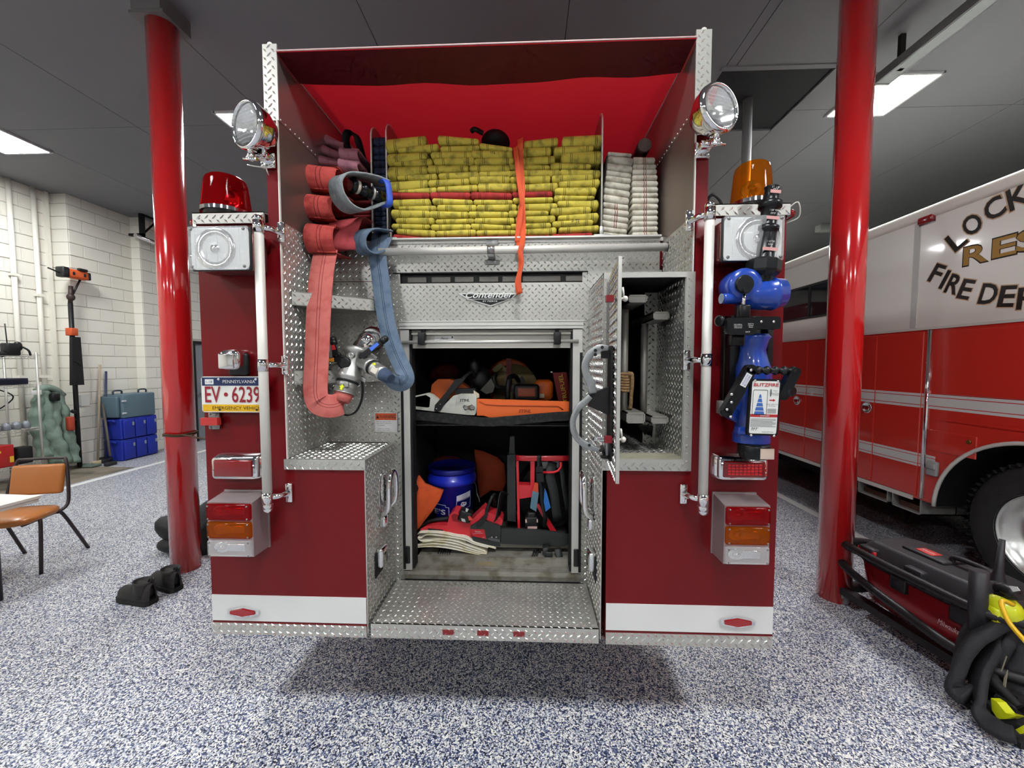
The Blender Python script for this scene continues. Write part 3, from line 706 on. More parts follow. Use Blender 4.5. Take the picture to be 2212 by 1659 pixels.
# --- scene flood lights
M_lensf = tglass('flood_lens', '#f2f4f2', .24, .1, wave=110, tint='#ffffff'); M_spotl = tglass('spot_lens', '#f2f4f2', .16, .06, tint='#ffffff')
M_flood = pm('flood_bulb_dish', '#e6e8e6', .4, .25, var=.12, vscale=14)
def flood(px0, px1, py0, py1, sx):
    yf = -.115; a = P(px0, py1, Y=yf); bb = P(px1, py0, Y=yf); cx, cz = (a.x+bb.x)/2, (a.z+bb.z)/2; w_, h_ = bb.x-a.x, bb.z-a.z
    m = MB(); m.rbox((cx, -.052, cz), (w_*.97, .105, h_*.97), .02, 3); hd = part('flood_light', m, pm('flood_red_reflection', '#8a5a58', .2, .8))  # chrome housing; the red it reflects is put into its base colour
    m = MB(); m.rbox((cx, yf+.006, cz), (w_*1.0, .016, h_*1.0), .012, 3); m.build('gasket', M_black, hd)
    m = MB(); m.prism(rrect(cx, cz, w_*.95, h_*.95, .02), yf-.004, yf+.0, 'y'); m.build('reflector_tray', M_flood, hd)
    m = MB(); m.lathe([(.085, 0), (.08, .004), (.06, .002), (.03, -.008), (.018, -.008), (.016, .006), (.001, .008)], (cx+.02*sx, yf-.004, cz+.0), (0, -1, 0), 28, caps=False); m.build('bulb_dish', M_refl, hd)
    m = MB(); m.rbox((cx, yf-.012, cz), (w_*.985, .012, h_*.985), .018, 3)
    for k in range(5): m.rbox((cx+(k-2)*w_*.18, yf-.018, cz), (.002, .002, h_*.86), .0008, 1)
    m.build('lens', M_lensf, hd)
    m = MB()
    for ax in (-1, 1):
        for az in (-1, 1): rivet(m, (cx+ax*w_*.43, yf-.018, cz+az*h_*.42), r=.007)
    m.build('screw', M_bolt, hd)
flood(414, 541, 489, 586, -1); flood(1558, 1692, 466, 566, 1)
# side marker lamps
for (px, py, sx) in ((411, 482, -1), (1712, 462, 1)):
    p = P(px, py, Y=.03); m = MB(); m.rbox((sx*1.275, .05, p.z), (.05, .07, .035), .015, 3); mk = part('side_marker', m, M_redlens)
    m = MB(); m.box(min(sx*1.25, sx*1.262), max(sx*1.25, sx*1.262), .0, .1, p.z-.024, p.z+.024); m.build('marker_base', M_chrome, mk)
# plate lamp, number plate, red clasp
p = P(501, 778, Y=-.04); m = MB(); m.rbox((p.x, -.035, p.z+.002), (.09, .07, .088), .026, 4); m.rbox((p.x+.0, -.072, p.z-.004), (.066, .012, .066), .006, 3); pl = part('plate_lamp', m, M_chrome)
m = MB(); m.rbox((p.x+.012, -.014, p.z-.018), (.086, .028, .1), .012, 3); m.build('lamp_foot', M_black, pl)
pc = P(508.5, 852, Y=-.028); hw, hh = .15, .078
m = MB(); m.prism(rrect(pc.x, pc.z, 2*hw, 2*hh, .012), -.03, -.027, 'y', 0)
m.box(pc.x-hw+.004, pc.x+hw-.004, -.0306, -.029, pc.z+hh-.04, pc.z+hh-.004, 1); m.box(pc.x-hw+.004, pc.x+hw-.004, -.0306, -.029, pc.z-hh+.004, pc.z-hh+.034, 2)
npl = part('number_plate', m, [pm('plate_white', '#dcdbd4', .4), pm('plate_blue', '#1d2b55', .4), pm('plate_yellow', '#d6a816', .4)], label='white number plate with maroon characters, blue top band and yellow bottom band')
m = MB(); text(m, 'PENNSYLVANIA', (pc.x+.02, -.0308, pc.z+hh-.022), X_, Z_, .014, .145, mi=0); m.box(pc.x-hw+.018, pc.x-hw+.056, -.0312, -.030, pc.z+hh-.034, pc.z+hh-.012, 0)
text(m, '1-18', (pc.x-hw+.037, -.0313, pc.z+hh-.023), X_, Z_, .012, .028, mi=2)
text(m, 'EV', (pc.x-.098, -.0318, pc.z), X_, Z_, .07, .07, mi=1, off=.01); text(m, '6239', (pc.x+.05, -.0318, pc.z), X_, Z_, .07, .125, mi=1, off=.01)
m.lathe([(.009, 0), (.009, .001)], (pc.x-.04, -.0308, pc.z), (0, -1, 0), 8, mi=1)
text(m, 'EMERGENCY VEHICLE', (pc.x+.01, -.0308, pc.z-hh+.019), X_, Z_, .014, .225, mi=3)
for ax in (-.07, .095): rivet(m, (pc.x+ax, -.031, pc.z+hh-.012), r=.006, mi=0); rivet(m, (pc.x+ax, -.031, pc.z-hh+.012), r=.005, mi=3)
m.build('plate_lettering', [pm('plate_text_white', '#e4e4e0', .4), pm('plate_text_red', '#8c1726', .4), pm('plate_text_blue', '#23376e', .4), pm('plate_text_dark', '#3a2c0e', .4)], npl)
p = P(458, 910, Y=-.02); m = MB(); m.box(p.x-.04, p.x+.035, -.035, -.012, p.z-.016, p.z+.016); cl = part('door_hold_open', m, pm('clasp_red', '#b1302c', .5))
m = MB(); m.rbox((p.x, -.006, p.z), (.05, .012, .075), .004)
for ax in (-.014, .014):
    for az in (-.03, .03): rivet(m, (p.x+ax, -.012, p.z+az), r=.006)
m.build('clasp_plate', M_bolt, cl)
# upper warning lamps
def warn(px0, px1, py0, py1, sx, mat, lit):
    a = P(px0, py1, Y=-.05); bb = P(px1, py0, Y=-.05); cx, cz = (a.x+bb.x)/2, (a.z+bb.z)/2; w_, h_ = bb.x-a.x, bb.z-a.z
    m = MB(); pr = rrect(cx, cz, w_, h_, .015); pb = rrect(cx, cz, w_+.03, h_+.02, .02); n = len(pr)
    m.add([(x, -.05, z) for x, z in pr]+[(x, .004, z) for x, z in pb], [[i, (i+1) % n, n+(i+1) % n, n+i] for i in range(n)]+[list(range(n))], True)
    hd = part('warning_lamp', m, M_chrome)
    m = MB(); m.rbox((cx, -.052, cz), (w_-.022, .014, h_-.02), .006, 3); m.build('lens', mat, hd)
    if lit:
        m = MB(); 
        for i in range(9):
            for j in range(4): m.rbox((cx+(i-4)*(w_-.05)/9, -.0595, cz+(j-1.5)*(h_-.04)/4), ((w_-.05)/9-.003, .003, (h_-.04)/4-.003), .001, 1)
        m.build('led_optic', pm('led_red', '#d4131b', .2, coat=.5), hd)
warn(459, 551, 989, 1034, -1, M_redlens, 0); warn(1555, 1658, 991, 1036, 1, M_redlens, 1)
# tail lamp clusters
def cluster(px0, px1, py0, py1, sx):
    yf = -.1; a = P(px0, py1, Y=yf); bb = P(px1, py0, Y=yf); x0, x1, z0, z1 = a.x, bb.x, a.z, bb.z; h3 = (z1-z0)/3
    m = MB(); n = 4; e = .0; bx0, bx1 = x0, x1
    m.add([(x0, yf, z0), (x1, yf, z0), (x1, yf, z1), (x0, yf, z1), (bx0, .004, z0+.0), (bx1, .004, z0), (bx1, .004, z1+.018), (bx0, .004, z1+.018)], [(0, 1, 2, 3), (0, 4, 5, 1), (1, 5, 6, 2), (2, 6, 7, 3), (3, 7, 4, 0)])
    m.box(x0-.002, x1+.002, -.004, .004, z0-.004, z1+.022)
    hd = part('tail_lamp_cluster', m, pm('lamp_housing', '#a79b9b', .4, .6))
    for k, (nm, mt) in enumerate((('clear_lens', M_lensf), ('amber_lens', tglass('amber_glass', '#b8620a', .22, tint='#e08a1a')), ('red_lens', tglass('red_glass', '#9c0f18', .25, tint='#d8202a')))):
        zc = z0+h3*(k+.5); w_ = x1-x0-.004
        m = MB(); m.rbox(((x0+x1)/2, yf-.006, zc), (w_, .02, h3-.006), .012, 3); ln = m.build(nm, mt, hd)
        m = MB(); m.lathe([(.028, 0), (.024, .002), (.012, -.001), (.004, .004), (.001, .005)], (x0+w_*.3, yf-.0005, zc), (0, -1, 0), 20, sx=.8, sy=1.2, caps=False); m.rbox((x0+w_*.63, yf-.001, zc), (w_*.4, .004, h3*.4), .002); m.build('dish', M_refl, ln)
        m = MB()
        for ax in (-1, 1):
            for az in (-1, 1): rivet(m, ((x0+x1)/2+ax*(w_/2-.012), yf-.016, zc+az*(h3/2-.012)), r=.004)
        m.build('screw', M_bolt, ln)
cluster(452, 545, 1086, 1201, -1); cluster(1562, 1664, 1093, 1218, 1)
# diamond reflectors
for (px, py) in ((524, 1323), (1594, 1345)):
    p = P(px, py, Y=-.008); m = MB(); w_, h_ = .066, .022
    pts = [(-w_, .008), (-w_*.0, h_), (w_, .008), (w_, -.009), (0, -h_), (-w_, -.009)]
    m.prism([(p.x+q[0]*1.1, p.z+q[1]*1.15) for q in pts], -.008, .002, 'y'); rf = part('reflector', m, M_chrome)
    m = MB(); m.prism([(p.x+q[0]*.86, p.z+q[1]*.8) for q in pts], -.012, -.006, 'y'); m.build('reflector_lens', pm('reflector_red', '#930d15', .2, coat=.6), rf)
# --- beacons on the compartment roofs
M_rdome = tglass('red_dome', '#c8141c', .14, .06, tint='#fa5058'); M_adome = tglass('amber_dome', '#d07412', .16, .06, tint='#f8b45c')
for (px0, px1, py0, py1, mt, nm) in ((445, 534, 385, 462, M_rdome, 'red'), (1580, 1668, 357, 440, M_adome, 'amber')):
    yb_ = .12; a = P(px0, py1, Y=yb_); bb = P(px1, py0, Y=yb_); cx = (a.x+bb.x)/2; r0 = (bb.x-a.x)/2; z0 = 2.306; H = bb.z-z0; hz = .035
    m = MB(); m.lathe([(r0*.86, 0), (r0*.86, hz), (r0*.95, hz+.004)], (cx, yb_, z0), (0, 0, 1), 32); bc = part('beacon', m, M_black, label=nm+' rotating beacon')
    m = MB(); m.lathe([(r0, hz), (r0*.985, hz+.012), (r0*.84, H*.86), (r0*.78, H*.95), (r0*.66, H), (r0*.05, H+.004)], (cx, yb_, z0), (0, 0, 1), 40, caps=False)
    pass
    m.build('dome', mt, bc)
    m = MB(); m.lathe([(r0*.5, 0), (r0*.45, .012), (r0*.25, .03), (r0*.02, .036)], (cx+.01, yb_+.02, z0+H*.55), (.3, 1, 0), 24, caps=False); m.tube([(cx, yb_, z0+.01), (cx, yb_, z0+H*.5)], .012, 8); m.build('rotating_mirror', M_refl, bc)
    m = MB(); m.lathe([(r0*1.01, hz-.002), (r0*1.012, hz+.014)], (cx, yb_, z0), (0, 0, 1), 40, caps=False); m.build('dome_band', M_chrome, bc)
# --- round spot lights on the bed wall ends
for (px, py, sx, fd) in ((537, 271, -1, (-.42, -1, -.05)), (1551, 234, 1, (.42, -1, .05))):
    c0 = P(px, py, Y=-.1); d = V(fd).normalized(); R = .094
    m = MB(); m.lathe([(R*.93, -.012), (R, -.006), (R, .006), (R*.93, .016), (R*.87, .018), (R*.85, .008)], c0, d, 48, caps=False)
    m.lathe([(R*.97, -.008), (R*.9, -.04), (R*.6, -.085), (R*.25, -.105), (R*.02, -.11)], c0, d, 40, caps=False)
    sl = part('spot_light', m, M_chrome)
    m = MB(); m.lathe([(R*.86, .002), (R*.6, -.03), (R*.3, -.045), (R*.05, -.05)], c0, d, 36, caps=False); m.build('reflector_bowl', M_refl, sl)
    m = MB(); m.lathe([(R*.87, .006), (R*.86, .011), (R*.6, .017), (R*.3, .02), (R*.02, .021)], c0, d, 40, caps=False)
    u = d.cross(Z_).normalized(); v = u.cross(d)
    for k in range(-5, 6):
        hh_ = math.sqrt(max(0, .8**2-(k/6.5)**2))*R
        m.tube([c0+v*(k*R/6.5)+u*(-hh_)+d*.017, c0+v*(k*R/6.5)+d*.0215, c0+v*(k*R/6.5)+u*hh_+d*.017], .0022, 5)
    m.build('lens', M_spotl, sl)
    m = MB(); q = c0-Z_*(R+.004); e = P(578 if sx < 0 else 1518, 345 if sx < 0 else 322, Y=-.01)
    m.tube([q+Z_*.02, q-Z_*.012+V((0, .01, 0)), V((q.x*.4+e.x*.6, -.05, (q.z+e.z)/2)), e+V((0, -.035, .01))], .0115, 8); m.ball(q+V((0, .008, -.02)), .017, 10, 6); m.tube([q+V((-.025, .0, -.03)), q+V((.03, .0, -.035))], .007, 8)
    m.rbox(e+V((0, -.02, .0)), (.05, .045, .03), .008); m.rbox(e+V((0, .004, -.003)), (.062, .014, .064), .005)
    for ax in (-.02, .02):
        for az in (-.024, .02): rivet(m, e+V((ax, -.003, az)), r=.005)
    m.tube([e+V((-.02, -.03, .01)), e+V((.02, -.055, -.012)), e+V((.03, -.06, .012))], .008, 8)
    m.build('lamp_mount', M_chrome, sl)
m = MB(); e = P(575, 362, Y=-.01); a = P(534, 356, Y=-.03); m.tube(smooth_path([a, P(555, 360, Y=-.02), e], 4), .0028, 6); m.tube(smooth_path([e, P(577, 370, Y=-.02), P(581, 379, Y=-.004)], 4), .0022, 6); part('loose_cable', m, M_alu)
m = MB(); m.tube(smooth_path([(.935, .05, 2.31), (.96, .04, 2.36), (1.0, .05, 2.345), (1.02, .06, 2.31)], 5), .006, 8); part('beacon_cable', m, M_black)
m = MB(); q = P(1700, 452, Y=.02); m.tube(smooth_path([q, q+V((.03, -.02, .02)), q+V((.05, 0, -.03)), q+V((.01, .02, -.05))], 6), .0025, 6); part('marker_wire', m, M_aluw)
# --- hose bed: floor, dividers, vinyl cover
part('bed_floor', MB().box(-.874, .874, D-.01, 5.4, 2.275, 2.294), M_alu)
def divider(x, ztop, yfront=D+.02, yback=3.2, r=.2):
    pts = [(yfront, 2.296)]+[(yfront+r-r*math.cos(t), ztop-r+r*math.sin(t)) for t in [PI/2*i/8 for i in range(9)]]+[(yback, ztop), (yback, 2.296)]
    m = MB(); m.prism(pts, x-.003, x+.003, 'x'); m2 = part('bed_divider', m, M_bed)
    m = MB(); m.tube([(x, p_[0], p_[1]) for p_ in pts[:-2]], .0045, 6); m.build('edge_bead', M_aluw, m2)
    return m2
dv1 = divider(-.628, 2.915, r=.08); dv2 = divider(-.548, 2.93, r=.08); dv3 = divider(.566, 2.935, D, 3.2, .06)
for x in (-.53, .566):
    m = MB(); m.rbox((x, D-.006, 2.303), (.085, .03, .012), .003); m.rbox((x, D+.004, 2.33), (.02, .02, .05), .004); part('divider_foot', m, M_cast)
def vinyl(name, hexc, tr):
    m = bpy.data.materials.new(name); m.use_nodes = True; nt = m.node_tree; nt.nodes.clear()
    o = nt.nodes.new('ShaderNodeOutputMaterial'); mx = nt.nodes.new('ShaderNodeMixShader'); df = nt.nodes.new('ShaderNodeBsdfPrincipled'); tl = nt.nodes.new('ShaderNodeBsdfTranslucent')
    df.inputs['Base Color'].default_value = lin(hexc); df.inputs['Roughness'].default_value = .5
    tl.inputs[0].default_value = lin(tr); mx.inputs[0].default_value = .5
    tc = nt.nodes.new('ShaderNodeTexCoord'); n = nt.nodes.new('ShaderNodeTexNoise'); n.inputs['Scale'].default_value = 3; n.inputs['Detail'].default_value = 6
    nt.links.new(tc.outputs['Object'], n.inputs[0]); mm = nt.nodes.new('ShaderNodeMix'); mm.data_type = 'RGBA'; mm.inputs[6].default_value = tuple(c_*.8 for c_ in lin(tr)[:3])+(1,); mm.inputs[7].default_value = lin(tr)
    nt.links.new(n.outputs[0], mm.inputs[0]); nt.links.new(mm.outputs[2], tl.inputs[0])
    nt.links.new(df.outputs[0], mx.inputs[1]); nt.links.new(tl.outputs[0], mx.inputs[2]); nt.links.new(mx.outputs[0], o.inputs[0]); return m
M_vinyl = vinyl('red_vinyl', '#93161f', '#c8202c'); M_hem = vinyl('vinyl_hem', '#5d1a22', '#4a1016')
zc0 = 2.968; m = MB(); N = 24; rows = [.0, .05, .1, .17, .3, .6, 1.0, 1.6, 2.4, 3.4, 5.3]
def sag(x, y): return -.012*(1-(x/.87)**2)*min(1, y*3)+.003*math.sin(x*17)*min(1, y*6)
vs = [(-.87+1.74*i/N, y, zc0+sag(-.87+1.74*i/N, y)) for y in rows for i in range(N+1)]
m.add(vs, [[j*(N+1)+i, j*(N+1)+i+1, (j+1)*(N+1)+i+1, (j+1)*(N+1)+i] for j in range(len(rows)-1) for i in range(N)], True)
cv = part('bed_cover', m, M_vinyl, label='red translucent vinyl hose bed cover')
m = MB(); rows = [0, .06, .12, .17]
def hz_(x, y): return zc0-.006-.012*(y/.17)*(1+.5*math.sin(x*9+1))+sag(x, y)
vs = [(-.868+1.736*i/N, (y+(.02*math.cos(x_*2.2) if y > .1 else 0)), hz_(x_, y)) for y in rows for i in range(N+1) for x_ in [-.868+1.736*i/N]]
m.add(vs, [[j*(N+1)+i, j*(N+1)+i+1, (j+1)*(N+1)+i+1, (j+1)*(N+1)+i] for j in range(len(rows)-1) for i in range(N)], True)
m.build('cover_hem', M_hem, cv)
m = MB(); m.tube([(-.87, -.002, zc0), (0, -.002, zc0+.001), (.87, -.002, zc0)], .0035, 6); m.build('hem_cord', pm('hem_cord', '#d8b8b4', .6), cv)
# ================================================================ hoses in the bed
def H(x, y): return (800+x*.29837, 260+y*.29837)
YEL = [  # (xl, yl, xr, yr, thick left, thick right) measured folds, top to bottom
 (105,125,400,97,95,65),(485,95,785,125,62,40),(1110,140,1360,110,50,60),(1390,105,1685,90,72,76),
 (195,190,490,155,35,55),(505,180,790,170,40,40),(790,155,1030,190,38,30),(1080,190,1310,180,60,60),(1330,180,1620,175,60,35),
 (115,230,410,220,85,45),(435,220,735,215,48,50),(730,205,1030,212,52,55),(1385,215,1680,210,80,85),
 (165,295,445,265,26,52),(455,265,750,250,45,60),(750,265,1040,255,50,50),(1060,262,1340,245,55,50),
 (120,325,410,320,95,60),(410,315,710,315,55,48),(715,315,1010,315,48,45),(1005,305,1300,320,42,30),(1305,295,1600,310,50,30),
 (190,395,480,375,30,46),(490,375,785,360,42,52),(785,365,1070,355,36,40),(1075,347,1378,350,50,45),(1375,345,1670,350,45,55),
 (130,435,415,420,78,62),(415,425,715,410,46,46),(715,388,1010,390,58,55),(1010,400,1305,385,40,60),(1315,385,1615,380,55,48),
 (195,505,478,475,16,45),(480,475,775,455,36,50),(775,445,1065,445,60,58),(1070,457,1360,440,52,56),(1365,435,1665,412,40,60),
 (1335,478,1640,475,52,55),
 (155,565,430,558,60,50),(445,555,740,570,45,35),(745,568,1030,570,34,34),(1330,535,1625,545,40,22),(1030,555,1325,550,36,34),
 (200,620,475,610,25,40),(480,605,768,605,42,42),(768,605,1060,600,45,44),(1065,597,1355,590,52,55),(1355,572,1655,565,45,70),
 (145,635,430,645,66,50),(425,648,710,655,50,42),(708,650,1000,655,45,40),(1000,645,1290,650,45,30),(1305,625,1600,615,50,52),
 (180,700,460,698,40,44),(470,712,750,705,32,32),(750,702,1045,698,38,42),(1050,692,1340,680,42,48),(1360,685,1655,658,30,64),
 (150,740,430,750,45,30),(435,748,725,745,40,40),(725,740,1020,755,40,32),(1015,745,1310,735,35,38),(1318,725,1615,710,40,44),
 (185,778,470,790,40,50),(470,795,765,782,40,48),(765,790,1055,788,38,38),(1060,780,1350,765,52,55),(1365,770,1660,750,36,50)]
RED = [(145,515,425,518,40,40),(430,510,725,515,50,42),(725,510,1025,518,45,44),(1025,512,1320,505,40,40),
 (158,815,440,850,58,26),(435,845,720,840,30,34),(720,835,1010,828,40,42),(1010,830,1305,825,36,38),(1315,818,1612,805,44,50)]
WL = [(1720,222,1895,235,24),(1725,245,1905,262,50),(1715,295,1900,320,56),(1710,352,1892,378,38),(1705,390,1890,412,40),(1700,430,1885,455,46),(1695,475,1882,505,50),(1690,525,1875,553,54),(1688,580,1872,605,46),(1688,628,1875,650,43),(1685,672,1872,700,42),(1680,712,1868,742,48),(1675,762,1860,785,36),(1675,797,1868,820,46)]
WR = [(1905,255,2065,258,50),(1905,308,2072,310,35),(1900,345,2078,345,42),(1898,388,2082,388,40),(1897,430,2086,430,44),(1897,475,2086,475,42),(1897,520,2086,518,34),(1897,555,2090,555,42),(1897,598,2086,598,44),(1897,645,2085,643,38),(1897,686,2085,684,40),(1897,726,2085,724,36),(1900,763,2085,760,40),(1900,803,2085,800,46)]
M_yel = hose_mat('yellow_hose', '#cfbe50', '#3a3414', [.22, .26, .82, .86], dirt='#958b3e')
M_redh = hose_mat('red_hose_ldh', '#b03a38', '#5d1a1c', [.2, .24, .82, .86], dirt='#7c2e2c')
M_wht = hose_mat('white_hose', '#d8d2c2', '#7c2a32', [.46, .54], dirt='#b0a794', lw=.018)
M_wht2 = hose_mat('white_hose_plain', '#d8d2c2', '#d8d2c2', [], dirt='#a89f8c')
def folds(t, rows, mat, nm, yb=D, depth=.45, jit=.012):
    for r in rows:
        xl, yl, xr, yr, t0 = r[:5]; t1 = r[5] if len(r) > 5 else t0
        yf = yb+random.uniform(.004, jit)
        a = P(*H(xl, yl), Y=yf); b_ = P(*H(xr, yr), Y=yf); k = .29837*(yf+1.649)/FPX
        m = MB(); m.fold(a.x, b_.x, a.z, b_.z, t0*k*1.04, t1*k*1.04, yf, depth); m.build(nm, mat, t)
t = thing('supply_hose', 'yellow flat supply hose stacked in many folds filling the hose bed', 'fire hose', (0, D+.2, 2.296), 'hoses packed in the hose bed')
folds(t, YEL, M_yel, 'fold', D+.002)
m = MB(); q = P(*H(885, 235), Y=D+.0); text(m, 'ET', (q.x, D+.0005, q.z), -Z_, X_, .022, .014); m.build('stencil', M_black, t)
m = MB(); q = P(*H(1470, 732), Y=D); text(m, 'P TE', (q.x+.012, D-.001, q.z), X_, Z_, .02, .04); m.build('stencil', M_black, t)
t = thing('supply_hose', 'faded red flat supply hose in one layer amid the yellow folds', 'fire hose', (0, D+.2, P(*H(500, 560), Y=D).z), 'hoses packed in the hose bed')
folds(t, RED[:4], M_redh, 'fold', D+.0)
t = thing('supply_hose', 'faded red flat supply hose lying beneath the yellow folds on the bed edge', 'fire hose', (0, D+.2, 2.296), 'hoses packed in the hose bed')
folds(t, RED[4:], M_redh, 'fold', D+.0)
t = thing('attack_hose', 'off-white hose folded in the stack leaning on the divider', 'fire hose', (.63, D+.2, 2.296), 'hoses packed in the hose bed')
folds(t, WL[:8]+WL[12:], M_wht2, 'fold', D+.01, .4); folds(t, WL[8:12], M_wht, 'fold', D+.01, .4)
t = thing('attack_hose', 'off-white hose with paired red stripes folded in the stack beside the metal wall', 'fire hose', (.8, D+.2, 2.296), 'hoses packed in the hose bed')
folds(t, WR, M_wht, 'fold', D+.01, .4)
m = MB(); q = P(1388, 322, Y=D+.1); m.lathe([(.034, 0), (.036, .03), (.036, .2), (.028, .2), (.028, .03)], (q.x, D+.06, q.z), (0, 1, 0), 20)
solo('hose_coupling', m, pm('dull_coupling', '#5c5650', .4, .7), 'dull grey hose coupling end above the white hose stack', 'coupling')
# blue folded column between the two dividers
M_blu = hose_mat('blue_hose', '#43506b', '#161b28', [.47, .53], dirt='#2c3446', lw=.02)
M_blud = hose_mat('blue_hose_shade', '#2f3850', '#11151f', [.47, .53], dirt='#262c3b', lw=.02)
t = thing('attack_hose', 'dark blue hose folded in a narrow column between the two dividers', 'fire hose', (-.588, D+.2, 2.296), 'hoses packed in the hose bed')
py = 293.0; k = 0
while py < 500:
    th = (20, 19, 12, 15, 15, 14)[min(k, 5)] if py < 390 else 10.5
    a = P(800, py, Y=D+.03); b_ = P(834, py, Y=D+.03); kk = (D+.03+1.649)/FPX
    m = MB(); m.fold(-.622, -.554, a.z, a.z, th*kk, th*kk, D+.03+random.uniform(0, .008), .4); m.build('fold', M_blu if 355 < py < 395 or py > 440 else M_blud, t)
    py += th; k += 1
# black cover bundle on the yellow folds
m = MB(); q = P(1066, 300, Y=D+.15); m.ball((q.x+.01, D+.17, q.z-.012), (.08, .1, .05), 20, 10); m.tube(smooth_path([(q.x-.05, D+.08, q.z-.01), (q.x-.09, D+.06, q.z+.0), (q.x-.11, D+.07, q.z-.005)], 5), .012, 8)
solo('valve_cover', m, M_rubber, 'rounded black rubber cap lying on top of the yellow hose folds', 'cap')
# orange strap hanging over the folds
M_str = pm('orange_strap', '#d8572e', .7, var=.12, vscale=30, bump=.2, bscale=300)
t = thing('pull_strap', 'orange webbing strap hanging down over the yellow hose', 'strap', P(1120, 640, Y=.26))
def sp(pts, w0, nm='webbing'):
    path = smooth_path([P(a, b_, Y=y_) for a, b_, y_ in pts], 5); m = MB(); n = len(path)
    m.ribbon(path, [V((math.cos(.25+.5*math.sin(i*.35)), -math.sin(.25+.5*math.sin(i*.35)), .05)) for i in range(n)], w0, .003); m.build(nm, M_str, t)
sp([(1124, 300, .5), (1124, 304, D-.008), (1124, 340, D-.012), (1126, 380, D-.016), (1128, 425, D-.02), (1124, 460, D-.022), (1120, 500, D-.025), (1119, 523, D-.03)], .032)
sp([(1113, 318, .5), (1114, 322, D-.01), (1119, 370, D-.02), (1124, 408, D-.026), (1130, 450, D-.028), (1131, 490, D-.03), (1128, 525, .27), (1124, 545, .262), (1127, 570, .265), (1120, 605, .275), (1124, 634, .28)], .026)
sp([(1119, 523, D-.03), (1122, 545, .27), (1124, 580, .28), (1117, 610, .285), (1120, 636, .285)], .022)
# ------------------------------------------------ red attack hose, left bay
M_ra = hose_mat('red_hose', '#c0514a', '#6b2020', [.44, .56], dirt='#a03a38', lw=.014)
M_rp = hose_mat('pink_hose', '#cf736b', '#7e2c2c', [.44, .56], dirt='#c4625b', lw=.014)
M_mv = hose_mat('mauve_hose', '#ad7782', '#7a525c', [.5], dirt='#956672', lw=.01)
M_gr = hose_mat('grey_hose', '#8f9596', '#30343a', [.42, .5, .58], dirt='#6d7478', lw=.012)
M_bh = hose_mat('hanging_blue_hose', '#6a7b8e', '#1f2a3a', [.45, .55], dirt='#55697f', lw=.016)
def loop(t, nm, mat, x0, x1, yt, yb, yfront, yaw, mat2=None, back=.62, th=.006, tilt=0):
    """open hose fold seen from the end: hose comes forward, turns over and goes back"""
    a = P(x0, yt, Y=yfront); b_ = P(x1, yb, Y=yfront); w_ = (b_.x-a.x)/math.cos(yaw); cx = (a.x+b_.x)/2; zt, zb = a.z, b_.z; h = (zt-zb)/2-.003; zm = (zt+zb)/2
    pts = [V((cx, back, zm+h*.35)), V((cx, (back+yfront)/2, zm+h*.85))]
    for i in range(11):
        an = PI/2-PI*i/10; pts.append(V((cx, yfront+.05-.05*math.cos(an)*1.0, zm+h*math.sin(an))))
    pts += [V((cx, (back+yfront)/2, zm-h*.7)), V((cx, back, zm-h*.2))]
    wd = V((math.cos(yaw), math.sin(yaw), tilt)); m = MB()
    # skew along the width direction so the loop turns with the yaw
    m.ribbon(smooth_path(pts, 3), wd, w_, th); return m.build(nm, mat, t)
t = thing('attack_hose', 'faded red attack hose looped in the left bay and hanging to the valve', 'fire hose', P(690, 900, Y=.2), 'hoses at the left side of the bed')
loop(t, 'hose_loop', M_ra, 652, 720, 351, 402, .22, .3); loop(t, 'hose_loop', M_ra, 652, 712, 415, 466, .2, .3); loop(t, 'hose_loop', M_ra, 658, 716, 479, 541, .16, .25)
m = MB()
for (yy, dz) in ((390, 0), (405, 0), (440, 0), (462, 0), (470, 0)):
    q = P(700, yy, Y=.5); m.fold(-.87, -.64, q.z, q.z, .02, .02, .46, .4)
m.build('packed_folds', hose_mat('dark_red_hose', '#7d262a', '#551a1c', [.5], dirt='#5e1c20'), t)
# flat end hanging over the bed lip
a = P(762, 476, Y=.33); w_ = .165
pth = [V((a.x, .7, a.z-.01)), V((a.x, .42, a.z)), V((a.x-.005, .3, a.z-.008)), V((a.x-.012, .26, a.z-.05)), V((a.x-.022, .24, a.z-.12)), V((a.x-.028, .235, a.z-.16)), V((a.x-.03, .25, a.z-.175)), V((a.x-.028, .28, a.z-.155)), V((a.x-.02, .31, a.z-.08))]
m = MB(); m.ribbon(smooth_path(pth, 4), V((1, 0, .12)), w_, .007); m.build('hanging_fold', hose_mat('maroon_hose', '#b0484c', '#9a3a3e', [.5], dirt='#a04044'), t)
# the long drape
pts = [(708, 528, .3), (703, 546, .22), (694, 600, .14), (688, 680, .1), (685, 760, .08), (682, 820, .07), (682, 850, .065), (688, 868, .06), (702, 876, .06), (720, 877, .075), (735, 872, .1), (741, 866, .13), (739, 860, .15)]
path = smooth_path([P(*q) for q in [(a_, b_, c_) for a_, b_, c_ in pts]], 5); n = len(path); wds = []; ws = []
for i in range(n):
    f_ = i/(n-1)
    if f_ < .55: wd = V((1, .1, 0))
    else:
        g_ = min(1, max(0, (f_-.52)/.28)); wd = V((1-g_, .1+.2*g_, g_))
    wds.append(wd); ws.append(.112-.008*f_)
m = MB(); m.ribbon(path, wds, ws, .008); m.build('drape', M_rp, t)
